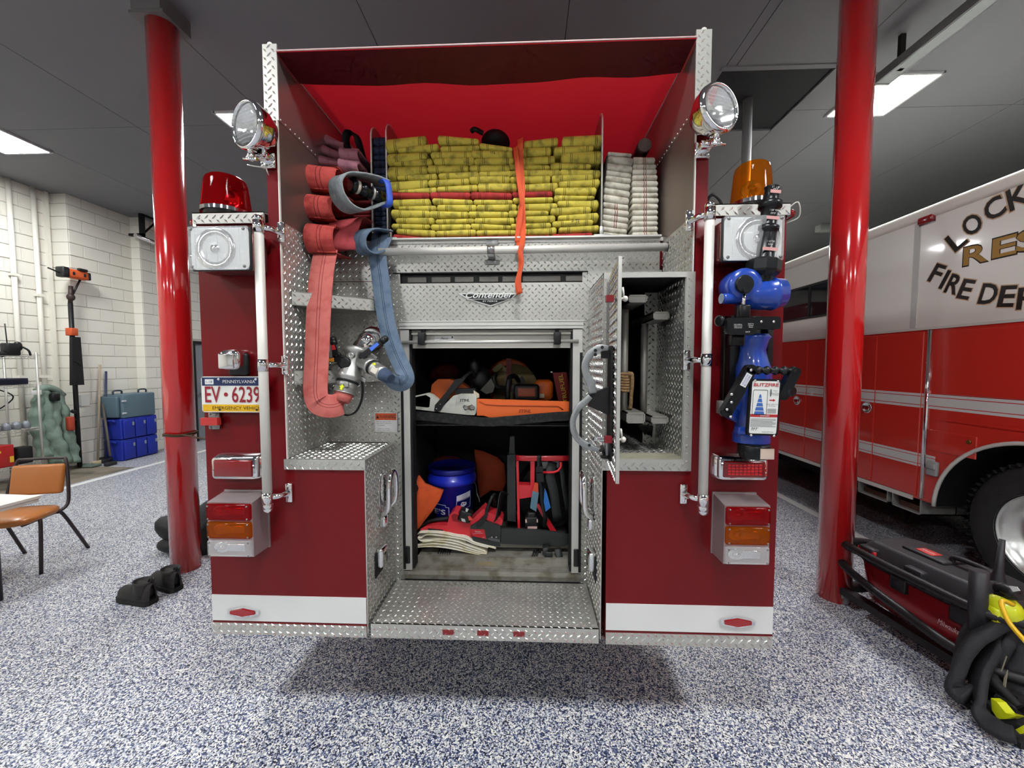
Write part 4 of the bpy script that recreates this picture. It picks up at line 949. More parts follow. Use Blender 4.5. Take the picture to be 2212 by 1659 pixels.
# mauve folds at the top of the left bay
t = thing('attack_hose', 'dusty mauve hose folded at the top of the left bay under the cover', 'fire hose', P(735, 370, Y=.6), 'hoses at the left side of the bed')
for (x0, x1, y0, y1, yf, yw, tl) in ((702, 742, 297, 317, .4, .25, -.5), (690, 734, 317, 338, .37, .3, -.38), (686, 732, 337, 358, .34, .3, -.18), (733, 770, 316, 343, .31, .28, -.03), (731, 770, 342, 368, .3, .28, -.12), (728, 790, 364, 382, .38, .2, -.1)):
    loop(t, 'hose_loop', M_mv, x0, x1, y0, y1, yf, yw, back=.95, th=.011, tilt=tl)
t = thing('carry_strap', 'black webbing strap looped upright behind the mauve hose folds', 'strap', P(760, 318, Y=.6))
m = MB(); pth = [P(750, 322, Y=.44), P(747, 300, Y=.42), P(751, 288, Y=.42), P(763, 287, Y=.42), P(771, 297, Y=.42), P(778, 320, Y=.44), P(786, 350, Y=.46)]
m.ribbon(smooth_path(pth, 5), V((.5, .86, 0)), .045, .006); m.build('webbing', M_rubber, t)
# ------------------------------------------------ grey hose with nozzle
t = thing('nozzle_hose', 'grey hose looped round a black nozzle with a blue handle', 'fire hose', P(780, 460, Y=.25), 'hoses at the left side of the bed')
pts = [(832, 396, .33), (800, 384, .27), (768, 378, .2), (742, 378, .165), (728, 388, .15), (725, 404, .15), (733, 428, .155), (752, 448, .17), (775, 456, .2), (800, 450, .26), (826, 438, .33)]
path = smooth_path([P(*q[:2], Y=q[2]) for q in pts], 5); n = len(path)
m = MB(); m.ribbon(path, [V((.88, -.47, -.05)) for i in range(n)], .1, .009); m.build('hose', M_gr, t)
m = MB(); a = P(757, 398, Y=.2); b_ = P(826, 428, Y=.34); d = (b_-a).normalized(); L = (b_-a).length
m.lathe([(.03, 0), (.036, .004), (.036, .02), (.03, .024), (.03, .06), (.034, .064), (.034, .075), (.027, .08), (.027, L*.7), (.032, L*.72), (.032, L)], a, d, 24)
for k in range(14):
    an = 2*PI*k/14; u = d.cross(Z_).normalized(); v = u.cross(d); m.rbox(a+(u*math.cos(an)+v*math.sin(an))*.037+d*.012, (.007, .007, .007), .002, 1)
nz = m.build('nozzle', pm('nozzle_black', '#15181a', .2, .2), t)
m = MB(); m.lathe([(.0308, .026), (.031, .04)], a, d, 24); m.build('nozzle_band', pm('band_cream', '#cfc7b4', .5), nz)
m = MB(); m.lathe([(.033, L*.62), (.0345, L*.64), (.0345, L*.67), (.033, L*.69)], a, d, 24); m.build('nozzle_ring', M_cast, nz)
m = MB(); m.ribbon(smooth_path([P(824, 394, Y=.3), P(832, 390, Y=.27), P(838, 398, Y=.26), P(841, 418, Y=.26), P(842, 436, Y=.26), P(838, 444, Y=.27), P(828, 446, Y=.31)], 5), V((.75, .65, 0)), .03, .012); m.build('bale_handle', pm('handle_blue', '#3559c4', .5), nz)
# ------------------------------------------------ blue hanging hose
t = thing('attack_hose', 'faded blue hose folded over the bed lip and hanging to the valve', 'fire hose', P(850, 830, Y=.2), 'hoses at the left side of the bed')
pts = [(834, 500, .36), (818, 497, .3), (800, 495, .25), (787, 500, .225), (778, 513, .22), (778, 530, .225), (787, 543, .235), (803, 548, .26), (822, 538, .31), (833, 515, .34)]
m = MB(); path = smooth_path([P(*q[:2], Y=q[2]) for q in pts], 4); m.ribbon(path, V((.9, -.43, -.1)), .088, .008); m.build('hose_loop', M_bh, t)
pts = [(822, 505, .35), (817, 535, .3), (817, 565, .29), (822, 600, .285), (828, 650, .275), (836, 700, .262), (845, 735, .25), (858, 770, .235), (872, 800, .2), (878, 815, .17), (874, 825, .15), (862, 829, .145), (848, 824, .14), (838, 814, .135)]
path = smooth_path([P(*q[:2], Y=q[2]) for q in pts], 5); n = len(path); wds = []
for i in range(n):
    g_ = max(0, min(1, (i/(n-1)-.58)/.25)); wds.append(V((1-g_, .15+.25*g_, .12-g_)))
m = MB(); m.ribbon(path, wds, [.088-.008*(i/n) for i in range(n)], .008); m.build('drape', M_bh, t)
t_blue = t
# ------------------------------------------------ gated wye valve on the engine outlet
def C(x, y, Y): return P(640+x*.16878, 660+y*.16878, Y=Y)
m = MB(); q = P(806, 731, Y=D-.01); m.lathe([(.062, 0), (.062, .006), (.05, .01)], q, (0, -1, 0), 28); part('outlet_flange', m, pm('flange_red', '#5c1014', .4))
a = P(803, 735, Y=D-.02); b_ = C(770, 620, .2); mid = C(900, 470, .24)
m = MB(); m.tube(smooth_path([a, P(801, 733, Y=.28), mid, b_], 5), .043, 24); m.ball(mid+V((.006, 0, .004)), .05, 24, 12); m.lathe([(.052, -.012), (.056, 0), (.052, .012)], P(801, 733, Y=.3), (0, -1, 0), 28); part('outlet_elbow', m, M_chrome)
m = MB(); q = C(850, 520, .188); m.rbox(q, (.038, .004, .018), .001, M=Matrix.Rotation(-.25, 3, 'Y')); part('outlet_tag', m, pm('tag_cream', '#d4c8bc', .6))
t = thing('gated_valve', 'silver cast three-way gated valve with black lever handles', 'valve', C(700, 1200, .17))
a = C(775, 580, .2); b_ = C(610, 1130, .13); d = (b_-a).normalized(); L = (b_-a).length
m = MB(); m.lathe([(.05, -.012), (.058, -.006), (.06, .0), (.06, .016), (.05, .024), (.042, .04), (.047, L*.4), (.052, L*.52), (.056, L*.58), (.058, L*.62), (.058, L*.66), (.05, L*.69), (.05, L*.72)], a, d, 36)
rb = C(880, 730, .16); re = C(975, 790, .135); dd = (re-rb).normalized(); m.lathe([(.036, -.06), (.036, 0), (.04, .004), (.04, .014), (.034, .018)], re-dd*.02, dd, 28)
lb = C(560, 800, .18); le = C(440, 850, .2); dl = (le-lb).normalized(); m.lathe([(.036, -.05), (.036, .02), (.03, .03), (.03, .05)], lb, dl, 24)
q = C(710, 640, .14); m.lathe([(.013, -.01), (.013, .01), (.007, .011), (.007, .004)], q, (0, -1, .1), 14)
for (x, y) in ((990, 660), (855, 945)):
    q = C(x, y, .17); m.rbox(q, (.035, .012, .022), .005, M=Matrix.Rotation(.6, 3, 'Y'))
m.build('body', M_cast, t)
m = MB(); m.lathe([(.05, L*.71), (.051, L*.75)], a, d, 36); m.lathe([(.036, .012), (.036, .03)], re-dd*.02, dd, 28); m.lathe([(.034, .05), (.034, .075)], lb, dl, 24); m.build('seal_ring', M_rubber, t)
m = MB(); m.lathe([(.048, L*.75), (.048, L*.86), (.0465, L*.862), (.0465, L*.868), (.048, L*.87), (.049, L*.98), (.051, L*.985), (.051, L), (.044, L), (.044, L*.9)], a, d, 36)
q = a+d*(L*.83); u = V((0, -1, 0)); u = (u-d*u.dot(d)).normalized(); s_ = d.cross(u); m.rbox(q+u*.048+s_*-.022, (.02, .012, .022), .002); m.build('hose_coupling', M_cast, t)
def arrow(base, d_, u_, s, mat, par):
    sd = d_.cross(u_); m = MB()
    pts = [(-.25, -.5), (.25, -.5), (.25, .05), (.55, .05), (0, .6), (-.55, .05), (-.25, .05)]
    m.slab([base+sd*(p_[0]*s)+d_*(p_[1]*s) for p_ in pts], u_*.0008); m.build('arrow_sticker', mat, par)
M_hi = pm('hi_vis_yellow', '#d9e411', .5)
arrow(a+d*(L*.91)+u*.0495+s_*-.004, -d, u, .024, M_hi, t)
m = MB(); m.lathe([(.034, .03), (.034, .045), (.032, .047), (.032, .07), (.034, .072), (.034, .1), (.03, .1)], re-dd*.02, dd, 28); m.build('hose_coupling', M_cast, t)
u2 = V((0, -1, 0)); u2 = (u2-dd*u2.dot(dd)).normalized(); m = MB()
for i in range(5):
    pass
q = re+dd*.055+u2*.0335; m.slab([q+dd*-.022+dd.cross(u2)*-.014, q+dd*.016+dd.cross(u2)*-.014, q+dd*.016+dd.cross(u2)*.012, q+dd*-.022+dd.cross(u2)*.012], u2*.0012); m.build('coupling_label', pm('label_cream', '#d9d2c2', .6), t)
arrow(re+dd*.035+(u2*.6+V((0, 0, .8))).normalized()*.0345, -dd, (u2*.6+V((0, 0, .8))).normalized(), .02, M_hi, t)
def lever(piv, tip, lab, wid=.02):
    m = MB(); m.lathe([(.02, 0), (.02, .014), (.013, .018)], piv+V((0, .012, 0)), (0, -1, 0), 18)
    d_ = (tip-piv); L_ = d_.length; d_.normalize(); n_ = d_.cross(V((0, -1, 0))).normalized()
    m.slab([piv+n_*.014, piv-n_*.014, tip-n_*.008, tip+n_*.008], V((0, -.012, 0))); m.tube([tip-d_*.012, tip+d_*.01], .016, 12); m.ball(tip+d_*.012, .016, 12, 8)
    lv = m.build('lever', M_black, t)
    m = MB(); p0 = piv+d_*(L_*.42); p1 = piv+d_*(L_*.8); f_ = V((0, -.0125, 0)); m.slab([p0+n_*.0095+f_, p0-n_*.0095+f_, p1-n_*.007+f_, p1+n_*.007+f_], V((0, -.001, 0))); m.build('lever_label', lab, lv)
    m = MB(); rivet(m, piv+V((0, -.006, 0)), r=.005); m.build('pivot_bolt', M_bolt, lv)
lever(C(850, 655, .135), C(1115, 445, .14), pm('label_blue', '#4a74d8', .5)); lever(C(585, 690, .13), C(385, 700, .15), pm('label_amber', '#d98a2c', .5)); lever(C(515, 640, .17), C(478, 470, .17), pm('label_red', '#c02732', .5))
m = MB(); m.lathe([(.03, 0), (.03, .012), (.022, .016)], C(625, 735, .135), (0, -1, 0), 20); m.build('valve_hub', M_black, t)
m = MB(); pth = [C(845, 970, .17), C(850, 1100, .17), C(830, 1230, .18), C(770, 1350, .19), C(690, 1400, .2), C(620, 1400, .21)]; m.ribbon(smooth_path(pth, 5), V((1, .2, .2)), .011, .005); m.build('retaining_strap', M_rubber, t)
m = MB(); m.lathe([(.034, 0), (.036, .01), (.036, .05), (.03, .06)], lb+dl*.07, dl, 24); m.build('outlet_cap', M_chrome, t)
m = MB(); m.lathe([(.03, .06), (.031, .085), (.033, .1), (.03, .13), (.022, .155)], re-dd*.02, dd, 24); m.build('hose_end', hose_mat('blue_hose_end', '#46546a', '#2a3444', [], dirt='#3a465a'), t_blue)
# red hose end pushed in the lower coupling
m = MB(); q = a+d*L; m.lathe([(.042, -.03), (.042, .015), (.034, .04)], q, d, 20); m.build('hose_end', M_rp, t)
# ================================================================ gear carried on the engine
M_blue = pm('monitor_blue', '#173f9e', .3, 0, coat=.6, var=.08, vscale=10)
M_gun = pm('anodised_black', '#17181a', .3, .3)
def G(x, y, Y): return P(1480+x*.2291, 360+y*.2291, Y=Y)      # upper detail frame
def G2(x, y, Y): return P(1480+x*.2291, 660+y*.2291, Y=Y)     # lower detail frame
def wpx(n, Y): return n*.2291*(Y+1.649)/FPX
t = thing('water_monitor', 'blue portable water monitor with stacked black nozzle tips, on the right rear corner', 'water monitor', G2(640, 1420, -.1))
YM = -.11
a = G(712, 1050, YM); b_ = G(822, 198, YM); d = (b_-a).normalized(); L = (b_-a).length; s_ = L/852
def tipr(n): return n/2*.2291*(YM+1.649)/FPX
m = MB(); m.lathe([(tipr(200), -.02), (tipr(210), 0), (tipr(290), 40*s_), (tipr(300), 60*s_), (tipr(300), 150*s_), (tipr(270), 165*s_)], a, d, 10, smooth=False); m.build('swivel_collar', M_gun, t)
m = MB(); m.lathe([(tipr(190), 165*s_), (tipr(200), 175*s_), (tipr(172), 190*s_), (tipr(160), 410*s_), (tipr(158), 430*s_), (tipr(188), 436*s_), (tipr(190), 480*s_), (tipr(160), 486*s_)], a, d, 28); tp = m.build('nozzle_tip', M_gun, t)
m = MB(); m.lathe([(tipr(156), 486*s_), (tipr(140), 500*s_), (tipr(128), 640*s_), (tipr(165), 655*s_), (tipr(190), 662*s_), (tipr(190), 712*s_), (tipr(150), 720*s_)], a, d, 28); m.build('nozzle_tip', M_gun, t)
m = MB(); m.lathe([(tipr(132), 720*s_), (tipr(120), 735*s_), (tipr(112), 830*s_), (tipr(130), 842*s_), (tipr(130), 855*s_), (tipr(95), 855*s_), (tipr(90), 760*s_)], a, d, 28); m.build('nozzle_tip', M_gun, t)
u = d.cross(V((0, -1, 0))).normalized(); u = -u if u.x < 0 else u; fr_ = u.cross(d); fr_ = fr_ if fr_.y < 0 else -fr_
for (h0, w0, r0, tx) in ((250, 130, 172, '1 1/2" TIP'), (545, 110, 132, '1 3/8" TIP'), (790, 90, 116, '1" TIP')):
    m = MB(); q = a+d*(h0*s_)+fr_*(tipr(r0)+.0006)
    hw_ = tipr(w0); m.slab([q+u*hw_-d*.006, q+u*hw_+d*.006, q-u*hw_+d*.006, q-u*hw_-d*.006], fr_*.0008); m.build('tip_band', pm('band_redwhite', '#c9938f', .5), tp)
    m = MB(); q = a+d*((h0+(70 if h0 < 700 else 40))*s_)+fr_*(tipr(r0)*.985); text(m, tx, q, u, d, .007, .028, th=.001); q = q-d*.0; text(m, 'TFT', a+d*((h0+(40 if h0 < 700 else 22))*s_)+fr_*(tipr(r0)*.985), u, d, .006, .02, th=.001, shear=.4); m.build('tip_lettering', M_white, tp)
# blue valve body
c0 = G(520, 1130, YM); R = wpx(150, YM)
m = MB(); m.lathe([(R*.92, -.05), (R, -.04), (R, .03), (R*.9, .045), (R*.6, .05)], c0, (0, -1, 0), 36)
m.lathe([(wpx(40, YM), 0), (wpx(48, YM), .01), (wpx(48, YM), .12)], G(345, 1245, YM-.02), (1, 0, 0), 20)
e0 = G(640, 1215, YM); e1 = G(915, 1190, YM); dd = (e1-e0).normalized(); LL = (e1-e0).length
m.lathe([(wpx(110, YM), -.05), (wpx(128, YM), 0), (wpx(140, YM), LL*.25), (wpx(140, YM), LL*.55), (wpx(150, YM), LL*.58), (wpx(150, YM), LL*.66), (wpx(138, YM), LL*.7), (wpx(128, YM), LL*.97), (wpx(110, YM), LL)], e0, dd, 36)
m.build('elbow_body', M_blue, t)
m = MB(); m.lathe([(wpx(46, YM), 0), (wpx(46, YM), .002)], G(345, 1245, YM-.02)-V((.001, 0, 0)), (-1, 0, 0), 16); m.build('lug_face', pm('lug_grey', '#8794a0', .5), t)
q = G(552, 1110, YM-.06); m = MB(); m.lathe([(wpx(78, YM), 0), (wpx(80, YM), .008), (wpx(70, YM), .014)], q, (0, -1, 0), 28); m.lathe([(.012, 0), (.012, .02)], G(560, 1172, YM-.065), (0, -1, 0), 16); m.build('lock_knob', M_gun, t)
m = MB(); m.tube([G(558, 1190, YM-.06), G(545, 1330, YM-.06)], .0065, 10); m.build('lock_pin', M_chrome, t)
m = MB(); q = G(540, 1370, YM-.05); m.rbox(q, (wpx(100, YM), .04, wpx(120, YM)), .006); m.build('lock_block', M_gun, t); m = MB(); q = G(480, 1640, YM-.04); m.rbox(q, (wpx(110, YM), .04, wpx(100, YM)), .006); m.build('lock_block', M_gun, t)
m = MB(); q0 = G(530, 1505, YM-.075); m.prism(rrect(q0.x, q0.z, wpx(260, YM), wpx(150, YM), .014), YM-.082, YM-.06, 'y'); lk = m.build('instruction_plate', M_gun, t)
m = MB(); text(m, 'PULL KNOB &', q0+V((-.016, -.0072, .006)), X_, Z_, .0035, .028); text(m, 'TURN TO STOP', q0+V((-.016, -.0072, 0)), X_, Z_, .0035, .03); text(m, 'OSCILLATION', q0+V((-.016, -.0072, -.006)), X_, Z_, .0035, .028); text(m, 'SLIDE TO', q0+V((.03, -.0072, .008)), X_, Z_, .0035, .02); text(m, 'CHANGE', q0+V((.03, -.0072, .002)), X_, Z_, .0035, .018); text(m, 'ANGLE', q0+V((.03, -.0072, -.004)), X_, Z_, .0035, .015); text(m, 'TFT', q0+V((.02, -.0072, -.022)), X_, Z_, .005, .018, shear=.3); m.build('plate_lettering', M_white, lk)
q1 = G(760, 1475, YM-.05); m = MB(); m.prism(rrect(q1.x, q1.z, wpx(230, YM), wpx(110, YM), .008), YM-.06, YM-.03, 'y'); m.build('swivel_bracket', M_gun, t)
m = MB()
for x_ in (718, 835): rivet(m, G(x_, 1462, YM-.06), r=.0055)
m.build('bracket_bolt', M_chrome, t)
m = MB(); q = G(345, 1455, YM-.04); m.lathe([(.008, 0), (.02, .004), (.021, .014), (.014, .018)], q, (-1, -.4, 0), 18); m.tube([q, q+V((.05, .01, 0))], .008, 8); m.build('clamp_knob', M_gun, t)
# waterway column
m = MB(); cx = G2(650, 270, YM); pr = [(270, 660, 110), (300, 660, 135), (330, 655, 118), (420, 640, 108), (520, 640, 128), (585, 640, 150), (620, 640, 155), (800, 650, 150), (960, 640, 150), (1100, 630, 150), (1190, 620, 155), (1200, 620, 162), (1285, 620, 162)]
vs = []; n = 28
for (yy, xx, rr) in pr:
    q = G2(xx, yy, YM+.02); r_ = wpx(rr, YM)
    for k in range(n): vs.append((q.x+r_*math.cos(2*PI*k/n), YM+.02+r_*.8*math.sin(2*PI*k/n), q.z))
m.add(vs, [[i*n+k, i*n+(k+1) % n, (i+1)*n+(k+1) % n, (i+1)*n+k] for i in range(len(pr)-1) for k in range(n)], True)
m.rbox(G2(510, 1050, YM+.03), (wpx(260, YM), .05, wpx(130, YM)), .015, M=Matrix.Rotation(.5, 3, 'Y')); m.rbox(G2(520, 1175, YM-.02), (wpx(80, YM), .04, wpx(70, YM)), .006); m.build('waterway', M_blue, t)
m = MB(); q0 = G2(375, 110, -.02); q1 = G2(345, 1040, -.02); w1 = wpx(150, -.02)
m.slab([q0, q0+V((w1, 0, 0)), q1+V((w1*.95, 0, 0)), q1], (0, -.05, 0)); m.rbox(G2(770, 350, -.02), (wpx(60, 0), .05, wpx(420, 0)), .006); m.rbox(G2(520, 520, -.015), (wpx(330, 0), .03, wpx(800, 0)), .004); m.build('mount_bracket', M_black, t)
m = MB(); m.rbox(G2(347, 960, YM), (wpx(52, YM), .05, wpx(120, YM)), .003); m.build('leg_tip', M_cast, t)
# carrying handle
YH = -.2; m = MB(); p0, p1, p2, p3 = G2(400, 1010, YH), G2(630, 605, YH), G2(1060, 612, YH-.02), G2(935, 850, YH)
for (a1, b1) in ((p0, p1), (p2+V((-.004, 0, -.006)), p3)):
    d1 = (b1-a1).normalized(); n1 = d1.cross(V((0, -1, 0))).normalized(); hw_ = wpx(48, YH) if a1 is p0 else wpx(44, YH)
    m.slab([a1+n1*hw_, a1-n1*hw_, b1-n1*hw_, b1+n1*hw_], (0, .03, 0)); m.lathe([(hw_, 0), (hw_, .03)], a1, (0, 1, 0), 16); m.lathe([(hw_, 0), (hw_, .03)], b1, (0, 1, 0), 16)
m.build('handle_arm', M_gun, t)
m = MB(); N = 60; pth = [p1+(p2-p1)*(i/N)+V((0, .015, -.002)) for i in range(N+1)]; m.tube(pth, [wpx(34, YH)+wpx(9, YH)*math.cos(i/N*2*PI*5.2) for i in range(N+1)], 14); m.build('handle_grip', M_gun, t)
m = MB(); d1 = (p1-p0).normalized(); n1 = d1.cross(V((0, -1, 0))).normalized(); c1 = p0+(p1-p0)*.76
m.slab([c1+n1*.011-d1*.026, c1-n1*.011-d1*.026, c1-n1*.011+d1*.026, c1+n1*.011+d1*.026], (0, -.001, 0), 0)
for k in (-1, 1): text(m, ('BLITZFIRE', 'OSCILLATOR')[k > 0], c1+n1*(-.0045*k)+V((0, -.0012, 0)), d1, d1.cross(V((0, -1, 0)))*(-1), .006, .042, mi=1)
m.build('handle_sticker', [M_white, pm('sticker_blue', '#2438a0', .4)], t)
m = MB()
for (x_, y_) in ((395, 980), (438, 912), (440, 838), (430, 1050), (622, 610)): rivet(m, G2(x_, y_, YH), r=.006)
m.build('handle_bolt', M_chrome, t)
m = MB(); q = G2(965, 805, YH+.02); m.lathe([(.018, 0), (.02, .004), (.02, .02), (.014, .024)], q, (.3, -1, 0), 18); m.build('clamp_knob', M_gun, t)
# sign plate
YS = -.2; q = [G2(610, 688, YS), G2(903, 700, YS), G2(880, 1232, YS), G2(590, 1220, YS)]; cx = sum(p_.x for p_ in q)/4; cz = sum(p_.z for p_ in q)/4; sw, sh_ = q[1].x-q[0].x, q[0].z-q[3].z
rot = -.038; u = V((math.cos(rot*.6), 0, 0)); u = V((1, 0, -.02)).normalized(); v = V((.04, 0, 1)).normalized(); o0 = V((cx, YS, cz))
def S_(a_, b_, dy=0): return o0+u*(a_*sw)+v*(b_*sh_)+V((0, -dy, 0))
m = MB(); m.slab([S_(x_, z_) for x_, z_ in rrect(0, 0, 1, 1, .06, 3)], (0, .012, 0)); sg = m.build('sign_plate', M_gun, t); sg['label'] = 'black framed BLITZFIRE instruction sign'
m = MB(); m.slab([S_(x_, z_, .0012) for x_, z_ in rrect(0, 0, .88, .93, .04, 3)], (0, .001, 0), 0)
m.slab([S_(-.44, -.12, .0018), S_(.44, -.12, .0018), S_(.44, -.17, .0018), S_(-.44, -.17, .0018)], (0, .0005, 0), 1)
text(m, 'BLITZFIRE', S_(0, .4, .0018), u, v, .058*sh_, .8*sw, mi=1, off=.02)
for k in range(5):
    w0 = .03+.05*k; w1 = w0+.045; z0_ = .23-.075*k
    m.slab([S_(-.16-w1*.62, z0_-.06, .0018), S_(-.16+w1*.62, z0_-.06, .0018), S_(-.16+w0*.62, z0_, .0018), S_(-.16-w0*.62, z0_, .0018)], (0, .0005, 0), 2)
fr2 = rrect(-.16, .09, .46, .44, .03, 3)
m.tube([S_(x_, z_, .0018) for x_, z_ in fr2], .0007, 4, closed=True, mi=4)
m.slab([S_(.14, .14, .0018), S_(.26, .14, .0018), S_(.26, .155, .0018), S_(.34, .13, .0018), S_(.26, .105, .0018), S_(.26, .12, .0018), S_(.14, .12, .0018)], (0, .0005, 0), 1)
m.slab([S_(.17+.03*math.cos(i*PI/6), .26+.07*math.sin(i*PI/6), .0018) for i in range(12)], (0, .0005, 0), 3)
text(m, 'DANGER', S_(.03, -.145, .0024), u, v, .024*sh_, .3*sw, mi=0)
for k, tx in enumerate(('PULL', 'TO', 'RELEASE', 'HANDLE')): text(m, tx, S_(.32, .3-.025*k, .0018), u, v, .014*sh_, .035*sw*len(tx), mi=4)
text(m, 'Qmax 2000 l/min', S_(.24, .06, .0018), u, v, .018*sh_, .36*sw, mi=4); text(m, 'Px 16 bar', S_(.24, .03, .0018), u, v, .018*sh_, .2*sw, mi=4)
for k in range(4): m.slab([S_(.1, -.02-.022*k, .0018), S_(.38, -.02-.022*k, .0018), S_(.38, -.03-.022*k, .0018), S_(.1, -.03-.022*k, .0018)], (0, .0004, 0), 3)
for k in range(7): m.slab([S_(-.42, -.2-.022*k, .0018), S_(.4-.1*(k % 3 == 2), -.2-.022*k, .0018), S_(.4-.1*(k % 3 == 2), -.208-.022*k, .0018), S_(-.42, -.208-.022*k, .0018)], (0, .0004, 0), 3)
text(m, 'TFT', S_(-.27, -.385, .0018), u, v, .05*sh_, .22*sw, mi=4, shear=.4); text(m, 'www.tft.com', S_(.15, -.43, .0018), u, v, .02*sh_, .36*sw, mi=4)
m.build('sign_print', [pm('sign_white', '#d6d8d2', .4), pm('sign_red', '#a82a30', .4), pm('sign_blue', '#3a62a8', .4), pm('sign_grey', '#6a6d70', .5), M_black], sg)
m = MB()
for (a_, b_) in ((-.36, .47), (.38, .47), (-.36, -.5), (.38, -.5)): rivet(m, S_(a_, b_, .001), r=.005)
m.build('sign_screw', M_chrome, sg)
m = MB(); q = G2(645, 1360, YM); m.lathe([(wpx(120, YM), -.03), (wpx(135, YM), -.024), (wpx(135, YM), .02), (wpx(125, YM), .026)], q, (0, 0, 1), 28); cp = m.build('inlet_coupling', M_gun, t)
m = MB(); q = G2(690, 1370, YM-.002); m.rbox(V((q.x, YM-wpx(135, YM)-.001, q.z)), (wpx(120, YM), .004, wpx(95, YM)), .001); m.build('coupling_label', pm('label_cream2', '#c9b4a4', .6), cp)

# ------------------------------------------------ hydrant wrenches on the locker door
M_galv = pm('galvanised_wrench', '#989b9b', .4, .8, var=.15, vscale=60)
def W(x, y, Y): return P(1210+x*.2171, 700+y*.2171, Y=Y)
YWR = -.2
t = thing('wrench_holder', 'black wrench mounting bracket on the open locker door', 'tool bracket', W(500, 1340, YWR))
m = MB(); a = W(500, 220, YWR); b_ = W(498, 1345, YWR); m.box(a.x-.004, a.x+.004, YWR-.03, YWR+.03, b_.z, a.z); m.slab([W(420, 265, YWR), W(495, 262, YWR), W(495, 345, YWR), W(420, 340, YWR)], (0, .03, 0)); m.slab([W(285, 705, YWR), W(490, 622, YWR), W(490, 912, YWR), W(285, 820, YWR)], (0, .03, 0)); m.slab([W(415, 1340, YWR), W(500, 1345, YWR), W(500, 1325, YWR), W(415, 1320, YWR)], (0, .03, 0)); m.build('bracket', M_black, t)
m = MB(); m.tube([W(415, 1210, YWR), W(438, 1310, YWR)], .006, 10); m.build('retaining_pin', M_rubber, t); m = MB(); m.rbox(W(470, 1240, YWR+.01), (.02, .02, .05), .003); m.build('pin_block', M_steel, t)
def wrench(cpts, wds, name_lab, y, extra=None):
    path = smooth_path([W(x_, y_, y) for x_, y_ in cpts], 6); n = len(path); m = MB()
    ws = []
    for i in range(n):
        f_ = i/(n-1)*(len(wds)-1); k = min(int(f_), len(wds)-2); ws.append((wds[k]+(wds[k+1]-wds[k])*(f_-k))*.2171*(y+1.649)/FPX)
    wd = []
    for i in range(n):
        tt = (path[min(i+1, n-1)]-path[max(i-1, 0)]).normalized(); wd.append(tt.cross(V((0, 1, 0))))
    m.ribbon(path, wd, ws, .009, 3)
    return m
t = thing('spanner_wrench', 'upper curved galvanised spanner wrench with hooked head on the locker door', 'wrench', W(325, 690, YWR-.02), 'spanner wrenches on the locker door')
m = wrench([(480, 240), (420, 235), (360, 250), (300, 300), (258, 370), (248, 440), (270, 520), (305, 590), (325, 690)], [52, 72, 78, 80, 76, 74, 80, 92, 76], '', YWR-.02); m.build('wrench_body', M_galv, t)
m = MB()
for (x_, y_) in ((418, 232), (350, 262), (350, 305)): q = W(x_, y_, YWR-.026); m.lathe([(.0035, 0), (.006, .001), (.006, .002)], q, (0, -1, 0), 12)
m.build('wrench_hole', M_dark, t)
m = MB(); m.slab([W(395, 285, YWR-.025), W(420, 262, YWR-.025), W(412, 240, YWR-.025), W(370, 270, YWR-.025), W(355, 318, YWR-.025), W(378, 300, YWR-.025)], (0, .009, 0)); m.build('hook', M_galv, t)
t = thing('spanner_wrench', 'lower curved galvanised spanner wrench with raised lettering on the locker door', 'wrench', W(390, 1260, YWR-.025), 'spanner wrenches on the locker door')
m = wrench([(300, 720), (250, 770), (185, 830), (138, 920), (125, 1000), (140, 1080), (185, 1150), (260, 1205), (330, 1235), (400, 1258)], [60, 70, 66, 62, 60, 62, 66, 76, 66, 40], '', YWR-.03); m.build('wrench_body', M_galv, t)
m = MB(); pth = [(172, 870), (150, 920), (138, 975), (135, 1030), (148, 1080), (178, 1130)]
for (x_, y_), ch in zip([(168, 868), (158, 898), (150, 928), (145, 962), (141, 992), (140, 1022), (143, 1052), (152, 1082), (165, 1108), (182, 1132)], 'REDHEADCO.'[::-1]): 
    pass
for (x_, y_, an, ch) in ((164, 872, 1.1, 'INC.'), (146, 950, 1.35, 'CO.'), (146, 1050, 1.75, 'REEDLR')[:0] or (143, 1010, 1.6, 'S'), (158, 1090, 1.9, 'REEL'), (186, 1140, 2.2, 'K')):
    u_ = V((math.cos(an), 0, math.sin(an))); v_ = u_.cross(V((0, 1, 0)))*(-1); text(m, ch, W(x_, y_, YWR-.0352), u_, V((-math.sin(an), 0, math.cos(an))), .006, .008*len(ch), th=.0005)
m.build('cast_lettering', pm('cast_dark', '#6e7070', .5, .6), t)
m = MB()
for (x_, y_) in ((290, 1205), (400, 1258)): q = W(x_, y_, YWR-.036); m.lathe([(.003, 0), (.0055, .001), (.0055, .0015)], q, (0, -1, 0), 12)
m.build('wrench_hole', M_dark, t)
m = MB(); m.slab([W(272, 1190, YWR-.034), W(310, 1150, YWR-.034), W(325, 1175, YWR-.034), W(330, 1215, YWR-.034)], (0, .009, 0)); m.build('lug', M_galv, t)

